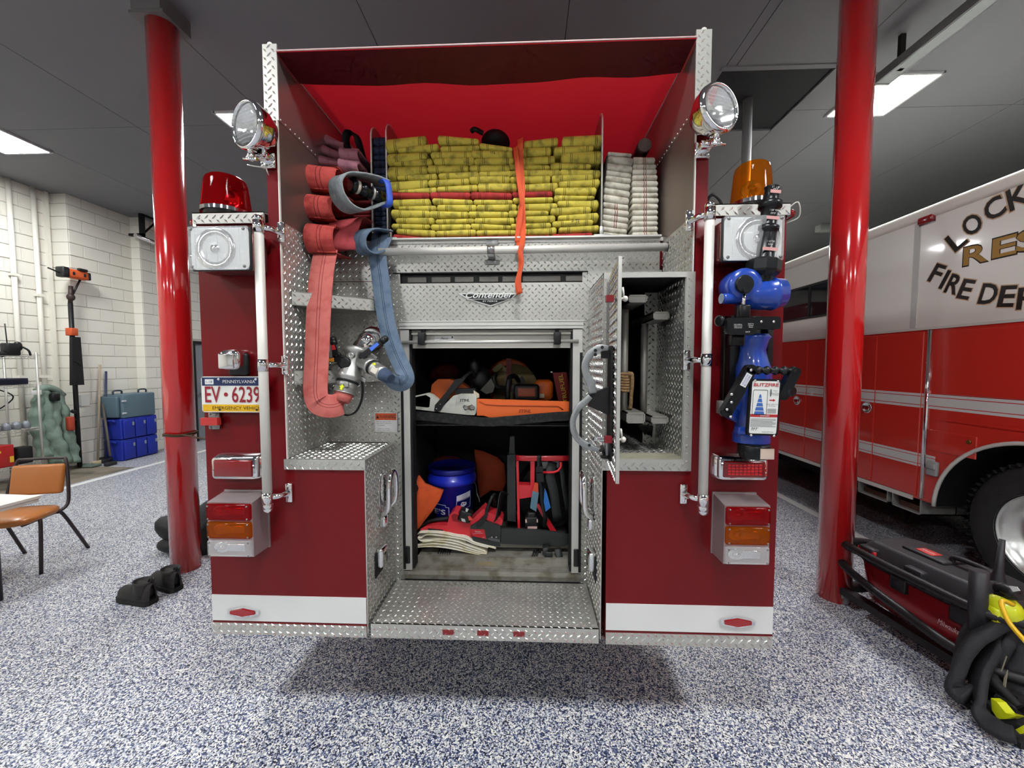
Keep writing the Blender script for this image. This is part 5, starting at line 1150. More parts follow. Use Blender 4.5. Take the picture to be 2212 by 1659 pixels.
# ------------------------------------------------ ladders in the locker
def LK(x, y, Y): return P(1220+x*.3134, 540+y*.3134, Y=Y)
M_ladd = pm('ladder_alu', '#a5a198', .45, .6, var=.1, vscale=20)
def ladder(lab, ends, rungs, yf, grp='ladders in the locker'):
    base = LK(ends[-1][0], ends[-1][1], yf); t = thing('ladder', lab, 'ladder', base, grp)
    for (x0, y0, x1, y1) in ends:
        a = LK(x0, y1, yf); b_ = LK(x1, y0, yf); m = MB(); w_ = .012
        m.box(a.x, b_.x, yf, 1.1, a.z, a.z+.006); m.box(a.x, b_.x, yf, 1.1, b_.z-.006, b_.z); m.box(a.x, a.x+.006, yf, 1.1, a.z, b_.z); m.box(b_.x-.006, b_.x, yf, 1.1, a.z, b_.z)
        m.box(a.x+.002, b_.x-.002, yf+.004, yf+.02, a.z+.002, b_.z-.002); m.build('side_rail', M_ladd, t)
    for (x_, y0, y1, yy, r_) in rungs:
        a = LK(x_, y0, yy); b_ = LK(x_, y1, yy); b_.x = a.x; m = MB(); m.tube([a, b_], r_, 14); m.build('rung', M_ladd, t)
    return t
lad = ladder('aluminium ladder end with rope tied to its rung, left in the locker', [(440, 308, 570, 362), (425, 1120, 555, 1195)], [(415, 410, 1110, .2, .018), (420, 410, 1100, .5, .016)], .1)
ladder('aluminium ladder end at the right side of the locker, set lower', [(610, 425, 722, 480), (595, 1145, 715, 1197)], [(550, 510, 1120, .24, .017), (548, 520, 1110, .6, .016)], .12)
m = MB(); q = LK(412, 905, .2)
for k in range(7): m.tube([(q.x+.028*math.cos(2*PI*i/14), .2+.028*math.sin(2*PI*i/14), q.z-.04+k*.013+.004*math.sin(2*PI*i/14)) for i in range(14)], .0075, 8, closed=True)
m.tube(smooth_path([LK(440, 860, .17), LK(462, 855, .165), LK(465, 920, .165), LK(458, 1000, .17), LK(455, 1060, .175), LK(450, 1095, .18)], 5), .009, 8)
solo('rope', m, pm('manila_rope', '#8d6f4c', .9, var=.3, vscale=60, bump=.8, bscale=90), 'brown rope wound round the ladder rung with its tail hanging', 'rope')
m = MB(); m.tube([LK(370, 215, .3), LK(590, 222, .3)], .008, 8); m.tube([LK(460, 222, .28), LK(580, 228, .28)], .014, 10); part('locker_strut', m, M_steel)
m = MB(); q = LK(560, 1230, .3); m.slab([LK(500, 1205, .2), LK(610, 1215, .2), LK(600, 1300, .35), LK(570, 1290, .4)], (0, .02, 0)); solo('pike_hook', m, pm('dark_tool', '#3a3a38', .5, .4), 'dark metal hook end lying beneath the ladder ends', 'tool')
# ================================================================ tools in the centre compartment
def K(x, y, Y): return P(860+x*.19891, 680+y*.19891, Y=Y)      # upper shelf detail frame
def K2(x, y, Y): return P(860+x*.20494, 920+y*.20494, Y=Y)     # lower bay detail frame
M_or = pm('saw_orange', '#d4601c', .45, var=.1, vscale=10, dirt='#8a4216', dscale=8); M_sw = pm('saw_white', '#c9c9bd', .5, var=.08, dirt='#8f8d82', dscale=10); M_blk = pm('tool_black', '#151516', .5)
ZS = P(1060, 890, Y=.47).z-.022
def poly(m, pts, Y, th, f=K, mi=0): m.slab([f(x_, y_, Y) for x_, y_ in pts], (0, th, 0), mi)
t = thing('chainsaw', 'white and orange chainsaw with black front handle on the upper shelf', 'chainsaw', K(600, 1080, .5))
Y0 = .5
m = MB(); poly(m, [(350, 880), (365, 760), (430, 700), (560, 700), (680, 740), (760, 790), (770, 850), (700, 900), (520, 920), (360, 900)], Y0+.06, .1); m.build('motor_cover', M_or, t)
m = MB(); poly(m, [(430, 1055), (520, 960), (600, 880), (680, 858), (830, 858), (852, 880), (852, 1050), (830, 1090), (760, 1088)], Y0, .05); sc = m.build('sprocket_cover', M_sw, t)
m = MB(); q = K(722, 928, Y0); text(m, 'STIHL', q, X_, V((-.02, 0, 1)), .016, .056, shear=.25, off=.03, th=.001); poly(m, [(632, 900), (634, 900), (634, 985), (632, 985)], Y0-.0006, .0005); m.build('lettering', M_black, sc)
m = MB()
for x_ in (738, 805): q = K(x_, 1007, Y0); m.lathe([(.0125, 0), (.0125, .005), (.008, .006), (.008, .003)], q, (0, -1, 0), 18)
m.build('bar_nut', M_steel, sc)
m = MB(); poly(m, [(700, 1000), (715, 978), (760, 990), (800, 975), (835, 1000), (825, 1035), (790, 1040), (760, 1025), (725, 1038)], Y0-.001, .003); m.build('nut_recess', pm('recess_brown', '#5c5240', .6), sc)
m = MB(); poly(m, [(140, 1000), (300, 1018), (340, 1000), (350, 900), (300, 870), (140, 905), (140, 890), (320, 850), (370, 870), (440, 930), (500, 930), (430, 1055), (140, 1020)], Y0+.005, .05); m.build('rear_handle', M_sw, t)
m = MB(); poly(m, [(390, 1040), (400, 980), (520, 840), (620, 700), (690, 690), (740, 680), (700, 730), (580, 850), (460, 1035), (430, 1055)], Y0-.008, .03); m.tube(smooth_path([K(690, 700, Y0), K(800, 620, Y0+.04), K(830, 700, Y0+.1), K(790, 810, Y0+.12), K(700, 840, Y0+.1)], 5), .011, 10); h_ = m.build('front_handle', M_blk, t)
m = MB()
for (x_, y_) in ((458, 970), (415, 1022)): rivet(m, K(x_, y_, Y0-.009), r=.005)
m.build('handle_screw', M_chrome, h_)
m = MB(); poly(m, [(620, 800), (840, 800), (840, 860), (620, 860)], Y0+.02, .06); m.build('engine_block', M_blk, t); m = MB(); m.ball(K(830, 560, Y0+.09), (.028, .03, .05), 14, 8); m.build('handle_end', M_blk, t)
m = MB(); poly(m, [(820, 820), (880, 860), (880, 900), (850, 905), (820, 860)], Y0+.01, .002); m.build('paper_tag', pm('paper', '#c9bfa4', .8), t)
t = thing('bar_scabbard', 'orange plastic chainsaw bar cover lying along the shelf front', 'chainsaw bar cover', K(1300, 1095, .49))
m = MB(); poly(m, [(855, 915), (1880, 945), (1882, 1055), (1300, 1095), (1150, 1100), (1080, 1120), (1010, 1120), (930, 1095), (855, 1095)], Y0-.012, .03); sb = m.build('cover_shell', M_or2 if 'M_or2' in globals() else pm('scabbard_orange', '#dd6428', .5, var=.06), t)
m = MB(); m.tube([K(880, 940, Y0-.012), K(950, 972, Y0-.014), K(1100, 982, Y0-.014), K(1740, 992, Y0-.014), K(1790, 1030, Y0-.013)], .0035, 8); m.build('moulded_rib', pm('scabbard_orange_rib', '#b84c18', .5), sb)
m = MB(); q = K(1375, 1045, Y0-.0125); text(m, 'STIHL', q, X_, V((-.0, 0, 1)), .018, .07, shear=.3, off=.03, th=.002); m.build('raised_lettering', pm('scabbard_dark', '#8f3a12', .5), sb)
t = thing('disc_cutter', 'orange disc cutter with round blade guard at the back of the shelf', 'disc cutter', K(1300, 900, .85))
m = MB(); q = K(1215, 730, .8); R = 255*.19891*(.8+1.649)/FPX; m.lathe([(R*.9, 0), (R, .008), (R, .04), (R*.9, .05)], q, (0, -1, 0), 40); m.build('blade_guard', pm('guard_orange', '#a8481c', .5, dirt='#6a2c14'), t)
m = MB(); m.lathe([(R*.97, .004), (R*.97, .007), (R*.2, .009)], q+V((.03, -.05, -.03)), (0, -1, 0), 36); m.build('cutting_disc', pm('disc_tan', '#7d6c4a', .8, var=.2), t)
m = MB(); m.box(q.x-.02, q.x+.012, .73, .74, q.z-.05, q.z+R); m.build('guard_band', pm('band_darkred', '#6a2018', .5), t)
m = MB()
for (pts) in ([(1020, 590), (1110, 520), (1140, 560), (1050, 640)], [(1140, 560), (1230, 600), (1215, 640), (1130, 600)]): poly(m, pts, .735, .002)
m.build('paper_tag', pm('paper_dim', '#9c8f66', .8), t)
m = MB(); m.tube(smooth_path([K(1190, 920, .6), K(1195, 760, .6), K(1215, 680, .62), K(1270, 670, .66), K(1310, 720, .7)], 5), .015, 12); m.tube(smooth_path([K(1060, 640, .66), K(1040, 700, .64), K(1070, 780, .64), K(1160, 800, .66)], 5), .016, 10); m.build('handle_bar', M_blk, t)
t = thing('disc_cutter', 'orange saw with black air box on the right of the shelf', 'disc cutter', K(1440, 920, .62))
m = MB(); q = K(1580, 815, .68); m.rbox(q, (.11, .14, .125), .03, 3); m.build('fuel_tank', M_or, t)
m = MB(); q = K(1395, 840, .6); m.rbox(q, (.15, .08, .095), .02, 3); bb_ = m.build('air_box', M_blk, t)
m = MB(); m.rbox(q+V((.0, -.042, .002)), (.1, .004, .05), .002); m.build('box_window', pm('box_redbrown', '#74361f', .5), bb_)
m = MB(); q = K(1560, 880, .6); m.rbox(q, (.03, .004, .025), .001); m.build('paper_tag', pm('paper', '#c9bfa4', .8), t)
m = MB(); poly(m, [(1240, 760), (1300, 750), (1290, 860), (1230, 840)], .6, .05); poly(m, [(1320, 690), (1350, 660), (1380, 720), (1340, 745)], .66, .03); m.build('pull_handle', M_blk, t)
m = MB(); q = K(890, 690, .66); m.ball(q, (.07, .08, .075), 18, 10); m.ball(K(830, 530, .7), (.03, .04, .05), 12, 8); m.build('muff_shell', M_blk).name
ob = COL.objects[-1]; tag(ob, 'black helmet with visor lying behind the chainsaw on the shelf', 'helmet'); ob.name = 'safety_helmet'
m = MB(); poly(m, [(890, 820), (1010, 690), (1050, 770), (1030, 840), (960, 860)], .6, .003); o_ = m.build('visor', pm('visor_grey', '#4c4c42', .3), ob); 
m = MB(); m.ball(K(520, 640, .9), (.12, .06, .07), 14, 8); solo('orange_case', m, pm('case_dark_orange', '#7a2d16', .6), 'dark rust coloured bundle at the back of the shelf', 'bundle')
t = thing('fuel_can', 'dark red fuel can with gold lettering on the right of the shelf', 'can', K(1780, 930, .6))
m = MB(); q0, q1, q2, q3 = K(1680, 630, .6), K(1830, 625, .6), K(1880, 925, .6), K(1740, 935, .6); m.slab([q0, q1, q2, q3], (0, .06, 0)); m.build('can_body', pm('can_red', '#6e1512', .35, .2), t)
m = MB(); ax = (q0-q3).normalized(); u = ax; v = V((-ax.z, 0, ax.x)); c_ = (q0+q1+q2+q3)/4; text(m, 'TRUFUEL', c_+V((.004, -.001, -.01)), u, v, .024, .17, th=0.0); m.build('can_lettering', pm('gold_print', '#b8a030', .5), t)
m = MB(); m.tube([q0+V((-.006, .02, .0)), q0+V((-.006, .02, .008))], .006, 8); m.build('can_cap', M_white, t)
# ---------------- lower bay
ZT = .594
t = thing('bucket', 'blue plastic bucket with lid and wire handle in the lower bay', 'bucket', K2(570, 1050, .8))
cb = K2(570, 700, .8); cx, cy = cb.x, .8; r0 = 255*.20494*(.8-.06+1.649)/FPX; zb = ZT; zt = K2(570, 470, .68).z
m = MB(); m.lathe([(r0*.82, 0), (r0*.84, .004), (r0*.97, zt-zb-.1), (r0*1.03, zt-zb-.1), (r0*1.05, zt-zb-.085), (r0*1.04, zt-zb-.06), (r0*.99, zt-zb-.058), (r0*.99, zt-zb-.03)], (cx, cy, zb), (0, 0, 1), 44); bk = m.build('pail', pm('bucket_blue', '#1a2ab8', .35, coat=.3), t)
m = MB(); m.lathe([(r0*1.0, zt-zb-.03), (r0*1.02, zt-zb-.02), (r0*1.02, zt-zb), (r0*.97, zt-zb+.006), (r0*.94, zt-zb-.002), (r0*.1, zt-zb-.002)], (cx, cy, zb), (0, 0, 1), 44); m.build('lid', pm('bucket_lid', '#10187e', .4), t)
def onb(x, y, dr=.0012):
    q = K2(x, y, cy-r0*.8); ang = math.asin(max(-.98, min(.98, (q.x-cx)/(r0*.93)))); rr = r0*(.84+.13*max(0, min(1, (q.z-zb)/(zt-zb-.1))))+dr
    return V((cx+rr*math.sin(ang), cy-rr*math.cos(ang), q.z))
def wrap(mb, dr):
    for i, v_ in enumerate(mb.v):
        ang = math.asin(max(-.98, min(.98, (v_[0]-cx)/(r0*.93)))); rr = r0*(.84+.13*max(0, min(1, (v_[2]-zb)/(zt-zb-.1))))+dr; mb.v[i] = (cx+rr*math.sin(ang), cy-rr*math.cos(ang), v_[2])
def FB(x, y): return K2(x, y, cy-r0*.8)
def line(m, pts, w_=.0035):
    for (a_, b_) in zip(pts[:-1], pts[1:]):
        A, B = FB(*a_), FB(*b_); d_ = (B-A).normalized(); n_ = V((-d_.z, 0, d_.x))*w_/2; k_ = 6
        for i in range(k_):
            p_, q_ = A+(B-A)*(i/k_), A+(B-A)*((i+1)/k_); m.add([p_+n_, p_-n_, q_-n_, q_+n_], [(0, 1, 2, 3)])
def patch(m, c4, k_=6):
    A, B, C_, D_ = [FB(*q_) for q_ in c4]
    for i in range(k_): m.add([A+(B-A)*(i/k_), A+(B-A)*((i+1)/k_), D_+(C_-D_)*((i+1)/k_), D_+(C_-D_)*(i/k_)], [(0, 1, 2, 3)])
m = MB(); line(m, [(350, 845), (420, 820), (505, 828), (505, 848), (540, 852), (542, 940)]); text(m, "E'S", FB(440, 900), X_, Z_, .034, .075, off=.02)
patch(m, [(618, 735), (740, 708), (742, 768), (618, 790)]); line(m, [(618, 795), (745, 775), (745, 880), (620, 900), (618, 795)], .002)
c_ = FB(685, 835); m.add([c_]+[c_+V((.017*math.cos(a_*PI/6), 0, .016*math.sin(a_*PI/6)+.003*math.sin(a_*2))) for a_ in range(12)], [(0, k_+1, (k_+1) % 12+1) for k_ in range(12)])
wrap(m, .0012); m.build('bucket_print', pm('print_white', '#c4c9d8', .5), bk)
m = MB()
for k, tx in enumerate(('WARNING', 'ADVERTENCIA', 'ATTENTION')): text(m, tx, FB(690, 734+k*18), V((1, 0, .2)), Z_, .005, .03)
for dx_ in (-.006, .006): c_ = FB(685, 832); m.add([c_+V((dx_+.004*math.cos(a_*PI/4), 0, .004*math.sin(a_*PI/4)+.002)) for a_ in range(8)], [list(range(8))])
wrap(m, .002); m.build('warning_print', M_black, bk)
m = MB(); m.tube(smooth_path([onb(700, 600, .006), onb(770, 650, .012), K2(830, 710, .68), K2(850, 760, .67), K2(860, 800, .67)], 5), .0028, 6); m.build('wire_handle', M_steel, t)
M_cha = pm('chaps_orange', '#dc5826', .85, var=.12, vscale=14, bump=.3, bscale=200, dirt='#8c3216', dscale=7); M_chd = pm('chaps_dark', '#8f3312', .85, var=.2, vscale=12, bump=.3, bscale=200)
def cloth(name, pts, mat, lab, cat, th=.02, y0=.56, group=None):
    """draped sheet: outline points with their depths, filled as a thick puffed patch"""
    n = len(pts); c = V((0, 0, 0)); P3 = [K2(x_, y_, y_d) for x_, y_, y_d in pts]
    for p_ in P3: c += p_
    c /= n; m = MB(); rings = [(1, 0), (.97, -th*.5), (.6, -th), (.25, -th*1.1)]; vs = []
    for s_, dy in rings:
        for i, p_ in enumerate(P3): vs.append(c+(p_-c)*s_+V((0, dy+.004*math.sin(i*2.3+s_*5), 0)))
    vs.append(c+V((0, -th*1.1, 0))); fs = [[r*n+i, r*n+(i+1) % n, (r+1)*n+(i+1) % n, (r+1)*n+i] for r in range(len(rings)-1) for i in range(n)]
    fs += [[(len(rings)-1)*n+i, (len(rings)-1)*n+(i+1) % n, len(vs)-1] for i in range(n)]
    o = len(vs); vs += [p_+V((0, .02, 0)) for p_ in P3]; fs += [[i, (i+1) % n, o+(i+1) % n, o+i] for i in range(n)]+[[o+i for i in range(n)][::-1]]
    m.add(vs, fs, True); return solo(name, m, mat, lab, cat, group)
cloth('safety_chaps', [(150, 520, .6), (220, 530, .62), (280, 610, .6), (380, 650, .57), (475, 680, .56), (440, 780, .55), (360, 900, .54), (270, 1010, .54), (220, 1080, .54), (150, 1140, .54), (148, 900, .55), (148, 700, .57)], M_cha, 'orange canvas chaps hanging over the left of the bucket', 'chaps')
m = MB(); m.tube(smooth_path([K2(150, 620, .545), K2(190, 625, .54), K2(205, 660, .54), K2(185, 700, .54), K2(150, 725, .545)], 5), .006, 8); solo('strap_clip', m, M_blk, 'black strap loop on the orange chaps', 'strap')
cloth('safety_chaps', [(800, 240, .98), (900, 270, .97), (1050, 330, .95), (1120, 400, .94), (1140, 600, .92), (1100, 690, .9), (980, 680, .88), (860, 760, .86), (840, 600, .9), (820, 400, .95)], M_chd, 'dark orange jacket piled behind the bucket', 'jacket')
cloth('safety_chaps', [(350, 360, 1.02), (480, 310, 1.04), (620, 320, 1.04), (680, 370, 1.02), (600, 420, 1.0), (400, 420, 1.0)], pm('dim_red', '#5a1414', .8), 'dim red cloth bundle behind the bucket lid', 'bundle')
# red battery chainsaw
M_mr = pm('tool_red', '#d8303a', .4, var=.06, vscale=10); M_mg = pm('tool_charcoal', '#2b2e2e', .5, var=.08, vscale=20)
def J(x, y, Y): return P(900+x*.16275, 1000+y*.16275, Y=Y)
t = thing('battery_chainsaw', 'red battery chainsaw with charcoal bar cover lying in the lower bay', 'chainsaw', J(700, 1110, .56))
YB = .545
m = MB(); poly(m, [(45, 880), (120, 840), (280, 820), (400, 830), (440, 690), (490, 645), (555, 655), (560, 700), (680, 780), (720, 770), (890, 605), (960, 660), (1060, 690), (1130, 740), (1145, 770), (1125, 830), (720, 850), (730, 1000), (640, 985), (480, 940), (60, 920)], YB+.02, .1, J); m.build('housing', M_mr, t)
m = MB(); poly(m, [(150, 870), (350, 890), (345, 915), (150, 890)], YB+.017, .004, J); m.tube(smooth_path([J(40, 860, YB+.04), J(110, 800, YB+.05), J(200, 760, YB+.06), J(440, 735, YB+.07)], 5), .013, 10); m.build('rear_grip', M_blk, t)
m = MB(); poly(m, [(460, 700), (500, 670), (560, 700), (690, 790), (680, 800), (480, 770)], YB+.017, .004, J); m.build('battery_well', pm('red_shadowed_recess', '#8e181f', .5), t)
q = J(650, 690, YB+.03); m = MB(); m.rbox(q, (.075, .07, .065), .01, 2, M=Matrix.Rotation(.35, 3, 'Y')); bt = m.build('battery', M_blk, t)
m = MB(); poly(m, [(655, 600), (690, 615), (670, 655), (648, 640)], YB-.008, .003, J); poly(m, [(590, 735), (640, 750), (650, 785), (600, 775)], YB-.008, .003, J); m.build('battery_print', pm('print_lightgrey', '#c8c8c8', .5), bt)
m = MB(); poly(m, [(680, 715), (700, 700), (745, 745), (740, 760), (695, 765)], YB-.009, .003, J); m.build('battery_latch', pm('latch_orange_red', '#d84a34', .5), bt)
m = MB(); poly(m, [(710, 850), (800, 790), (900, 770), (1110, 840), (1115, 880), (1110, 1110), (1000, 1100), (750, 1050)], YB, .05, J); cv_ = m.build('sprocket_cover', M_mg, t)
m = MB(); poly(m, [(712, 880), (895, 885), (925, 1010), (735, 970)], YB-.002, .003, J); m.build('badge', pm('badge_red', '#c4262c', .4), cv_)
m = MB(); q = J(812, 910, YB-.0025); text(m, 'Milwaukee', q, V((1, 0, .01)), Z_, .0085, .034, shear=.35, th=.001); m.tube([J(745, 945, YB-.003), J(800, 935, YB-.003), J(880, 932, YB-.003)], .0008, 4); text(m, 'FUEL', J(890, 988, YB-.0025), X_, Z_, .004, .012, th=.001); m.build('badge_lettering', M_white, cv_)
m = MB()
for x_ in (1000, 1057): m.lathe([(.0055, 0), (.0055, .006), (.003, .007)], J(x_, 980, YB-.001), (0, -1, 0), 12)
m.build('bar_nut', M_chrome, cv_)
m = MB(); poly(m, [(940, 1010), (980, 990), (1100, 1020), (1105, 1050), (1000, 1035)], YB-.003, .004, J); m.build('nut_guard', pm('guard_grey', '#55585a', .5), cv_)
m = MB(); poly(m, [(790, 850), (800, 800), (900, 700), (910, 620), (960, 600), (930, 730), (900, 800), (840, 850)], YB-.004, .025, J); m.tube(smooth_path([J(930, 640, YB+.01), J(970, 520, YB+.02), J(1010, 440, YB+.04), J(1040, 430, YB+.07), J(1035, 560, YB+.1)], 5), .0105, 10); m.build('front_handle', M_blk, t)
m = MB(); m.ribbon(smooth_path([J(1050, 760, YB), J(1080, 690, YB), J(1105, 560, YB+.02), J(1130, 430, YB+.06), J(1165, 405, YB+.08)], 5), V((.3, 1, 0)), .07, .006); m.build('hand_guard', M_blk, t)
m = MB(); poly(m, [(1125, 875), (1600, 895), (1900, 930), (2010, 950), (2032, 980), (2025, 1080), (1960, 1105), (1120, 1075)], YB-.004, .02, J); m.build('bar_cover', M_mg, t)
# folded canvas
t = thing('canvas_tarp', 'folded off-white canvas tarp under the red chainsaw', 'tarp', J(500, 1230, .55))
M_can = pm('canvas', '#eee8d6', .9, var=.08, vscale=20, bump=.3, bscale=250, dirt='#d0c490', dscale=14)
def layer(pts, y, w_=.12, th=.005):
    pth = smooth_path([J(x_, yy, y) for x_, yy in pts], 4); m = MB(); m.ribbon([p_+V((0, w_/2, 0)) for p_ in pth], V((0, 1, 0)), w_, th); m.build('canvas_layer', M_can, t)
layer([(0, 960), (40, 935), (110, 930), (300, 935), (520, 980), (650, 1000), (760, 1060), (900, 1100), (1050, 1140)], .53)
layer([(10, 990), (60, 1000), (130, 960), (300, 970), (500, 1000), (650, 1030), (760, 1080), (950, 1130)], .526)
layer([(10, 1000), (60, 1040), (130, 1040), (300, 1020), (500, 1040), (700, 1110), (820, 1150), (920, 1190)], .522)
layer([(80, 1060), (200, 1040), (350, 1050), (550, 1090), (720, 1150), (840, 1185), (930, 1205)], .518)
layer([(0, 1110), (60, 1095), (200, 1080), (400, 1095), (560, 1130), (700, 1170), (800, 1200), (930, 1212)], .514)
layer([(0, 1125), (120, 1115), (300, 1120), (500, 1150), (700, 1195), (860, 1228)], .512)
# ventilation fan with red frame
t = thing('ventilation_fan', 'red framed battery ventilation fan with hanging straps on the right of the lower bay', 'fan', K2(1450, 1110, .7))
M_fr = pm('fan_red', '#d82430', .35, coat=.4)
YV = .62
def bar(pts, r_, y=YV, nm='frame_tube', mat=None, n=10):
    m = MB(); m.tube([K2(x_, yy, y) for x_, yy in pts], r_, n); return m.build(nm, mat or M_fr, t)
m = MB(); m.ribbon(smooth_path([K2(1260, 430, YV+.25), K2(1238, 350, YV+.12), K2(1245, 335, YV+.03), K2(1290, 338, YV-.005), K2(1400, 342, YV-.01), K2(1800, 340, YV-.01)], 6), V((0, 0, 1)), .034, .012); m.build('top_frame', M_fr, t)
m = MB(); poly(m, [(1245, 370), (1270, 370), (1285, 1090), (1260, 1090)], YV, .025, K2); m.build('frame_post', M_fr, t)
m = MB(); poly(m, [(1395, 370), (1440, 370), (1435, 640), (1400, 760), (1395, 640)], YV+.0, .025, K2); m.build('frame_post', M_fr, t)
m = MB(); poly(m, [(1275, 620), (1395, 625), (1400, 750), (1280, 770)], YV+.01, .06, K2); m.build('battery_shelf', M_fr, t)
m = MB(); poly(m, [(1450, 830), (1480, 820), (1670, 1115), (1610, 1120)], YV+.02, .02, K2); m.build('kick_stand', M_fr, t)
bar([(1510, 490), (1640, 490), (1690, 470), (1718, 430), (1715, 380)], .0075, YV-.012, 'carry_handle')
m = MB(); q = K2(1500, 700, .8); m.lathe([(.2, 0), (.21, .01), (.21, .16), (.2, .17), (.19, .17), (.19, .01)], (q.x+.06, .74, q.z), (0, 1, 0), 40); m.build('shroud', M_blk, t)
m = MB(); poly(m, [(1150, 310), (1235, 300), (1240, 1010), (1150, 1000)], YV+.01, .08, K2); poly(m, [(1180, 110), (1225, 110), (1230, 300), (1170, 300)], YV+.03, .05, K2); m.build('side_panel', M_mg, t)
m = MB(); m.ribbon(smooth_path([K2(1630, 380, YV+.03), K2(1600, 520, YV+.0), K2(1640, 700, YV-.005), K2(1680, 1000, YV+.02)], 5), V((1, .1, 0)), .055, .01); m.ribbon(smooth_path([K2(1720, 380, YV+.03), K2(1740, 600, YV+.02), K2(1790, 900, YV+.04)], 5), V((1, .2, 0)), .03, .01); m.build('shoulder_pad', M_mg, t)
m = MB(); poly(m, [(1510, 380), (1700, 372), (1690, 440), (1530, 450)], YV+.03, .01, K2); m.build('motor_label', pm('label_grey', '#8b8d8e', .4, .4), t)
m = MB(); m.ribbon(smooth_path([K2(1490, 310, YV-.02), K2(1487, 330, YV-.03), K2(1485, 400, YV-.03), K2(1490, 560, YV-.03), K2(1510, 650, YV-.025), K2(1520, 800, YV-.02), K2(1550, 950, YV-.01), K2(1540, 1070, YV)], 6), V((1, .15, .0)), [.026]*20+[.02]*23 if False else .025, .006); m.build('strap', M_blk, t)
m = MB(); poly(m, [(1455, 430), (1525, 430), (1530, 490), (1455, 490)], YV-.042, .012, K2); poly(m, [(1455, 500), (1530, 500), (1535, 590), (1460, 590)], YV-.046, .014, K2); m.build('strap_buckle', M_blk, t)
m = MB(); poly(m, [(1440, 600), (1475, 600), (1480, 710), (1415, 695)], YV-.04, .006, K2); m.build('wedge_tail', pm('tag_orange', '#cf4a2a', .6), t)
m = MB(); poly(m, [(1415, 685), (1482, 705), (1455, 905), (1392, 865)], YV-.042, .012, K2); m.build('door_wedge', pm('wedge_grey', '#5d7d90', .6), t)
m = MB(); poly(m, [(1545, 660), (1565, 700), (1608, 860), (1555, 905), (1535, 800)], YV-.038, .012, K2); m.build('door_wedge', pm('wedge_blue', '#2a6cb8', .6), t)
m = MB(); q = K2(1405, 1010, YV-.02); m.rbox(q, (.075, .05, .07), .008); m.rbox(q+V((0, 0, .042)), (.05, .045, .04), .008); bt = m.build('battery', M_blk, t)
m = MB(); poly(m, [(1365, 1062), (1465, 1062), (1462, 1090), (1366, 1090)], YV-.048, .003, K2); poly(m, [(1340, 985), (1355, 985), (1358, 1020), (1342, 1020)], YV-.047, .003, K2); poly(m, [(1460, 985), (1472, 985), (1474, 1018), (1462, 1018)], YV-.047, .003, K2); m.build('battery_trim', pm('trim_pinkwhite', '#d4b0a8', .5), bt)
t = thing('loose_strap', 'black webbing strap with buckle hanging over the tray edge', 'strap', K2(1630, 1450, .5))
m = MB(); m.ribbon(smooth_path([K2(1560, 1250, .53), K2(1560, 1300, .5), K2(1580, 1370, .49), K2(1620, 1430, .485), K2(1690, 1430, .49), K2(1700, 1380, .5), K2(1680, 1290, .53)], 5), V((1, .3, .3)), .04, .006); m.build('webbing', M_blk, t)
m = MB(); m.rbox(K2(1590, 1360, .485), (.04, .012, .035), .004); m.build('buckle', M_mg, t)
m = MB(); poly(m, [(1080, 1240), (1225, 1245), (1225, 1280), (1090, 1275)], .57, .05, K2); solo('grey_block', m, pm('grey_wood', '#8a847a', .7), 'small grey block under the charcoal bar cover', 'block')
m = MB(); poly(m, [(1240, 1250), (1500, 1245), (1500, 1285), (1245, 1280)], .56, .1, K2); poly(m, [(1770, 1260), (1800, 1260), (1800, 1300), (1770, 1300)], .56, .1, K2); solo('red_case', m, pm('case_red', '#6e141c', .5), 'low red case lying beneath the charcoal bar cover', 'case')
for (x0, n_, lab) in ((440, 6, 'dark spiky ends of tools beneath the canvas tarp'), (1440, 3, 'small dark roller fitting beneath the tray front')):
    m = MB()
    for k in range(n_): m.tube([K2(x0+k*22, 1300, .55), K2(x0-30+k*26, 1375, .5)], .004, 6)
    m.tube([K2(x0-20, 1330, .55), K2(x0+n_*22, 1330, .55)], .006, 6)
    solo('tool_head', m, M_blk, lab, 'tool')
m = MB(); random.seed(3)
for k in range(150):
    x_ = random.gauss(930, 70); y_ = random.gauss(1490, 18); q = K2(x_, y_, .43); q.z = dz0+.0585 if False else .543+random.uniform(0, .002); q.y = .4+random.uniform(.01, .06)
    m.rbox(q, (.003, .003, .0015), .0005, 1)
o_ = solo('sawdust', m, pm('sawdust', '#b49a5c', .9), 'scatter of pale sawdust on the compartment sill', 'sawdust'); o_['kind'] = 'stuff'
# ================================================================ left side of the bay
# stacking chair
CH = thing('stacking_chair', 'stacking chair with brown vinyl seat and dark tube frame at the white table', 'chair', (-3.9, 1.207, 0))
th_ = math.radians(15); CU = V((math.cos(th_), math.sin(th_), 0)); CV = V((-math.sin(th_), math.cos(th_), 0)); CO = V((-3.9, 1.207, 0))
def cw(x, y, z): return CO+CU*x+CV*y+Z_*z
M_vin = pm('brown_vinyl', '#a8662c', .35, var=.08, vscale=6, coat=.2); M_cf = pm('chair_frame', '#3a3132', .35, .4)
Mr = Matrix.Rotation(th_, 3, 'Z')
m = MB(); n = 28; pr = [(.0, .0), (.96, .0), (1, .012), (1, .03), (.93, .045), (.6, .056), (0.02, .06)]; vs = []
for s_, h in pr:
    for k in range(n):
        a = 2*PI*k/n; c, s2 = math.cos(a), math.sin(a); e = .45; x = .225*math.copysign(abs(c)**e, c)*s_; y = .205*math.copysign(abs(s2)**e, s2)*s_-.02
        vs.append(cw(x*(1.0-.06*(y > .1)), y, .425+h))
m.add(vs, [[i*n+k, i*n+(k+1) % n, (i+1)*n+(k+1) % n, (i+1)*n+k] for i in range(len(pr)-1) for k in range(n)], True); m.build('seat', M_vin, CH)
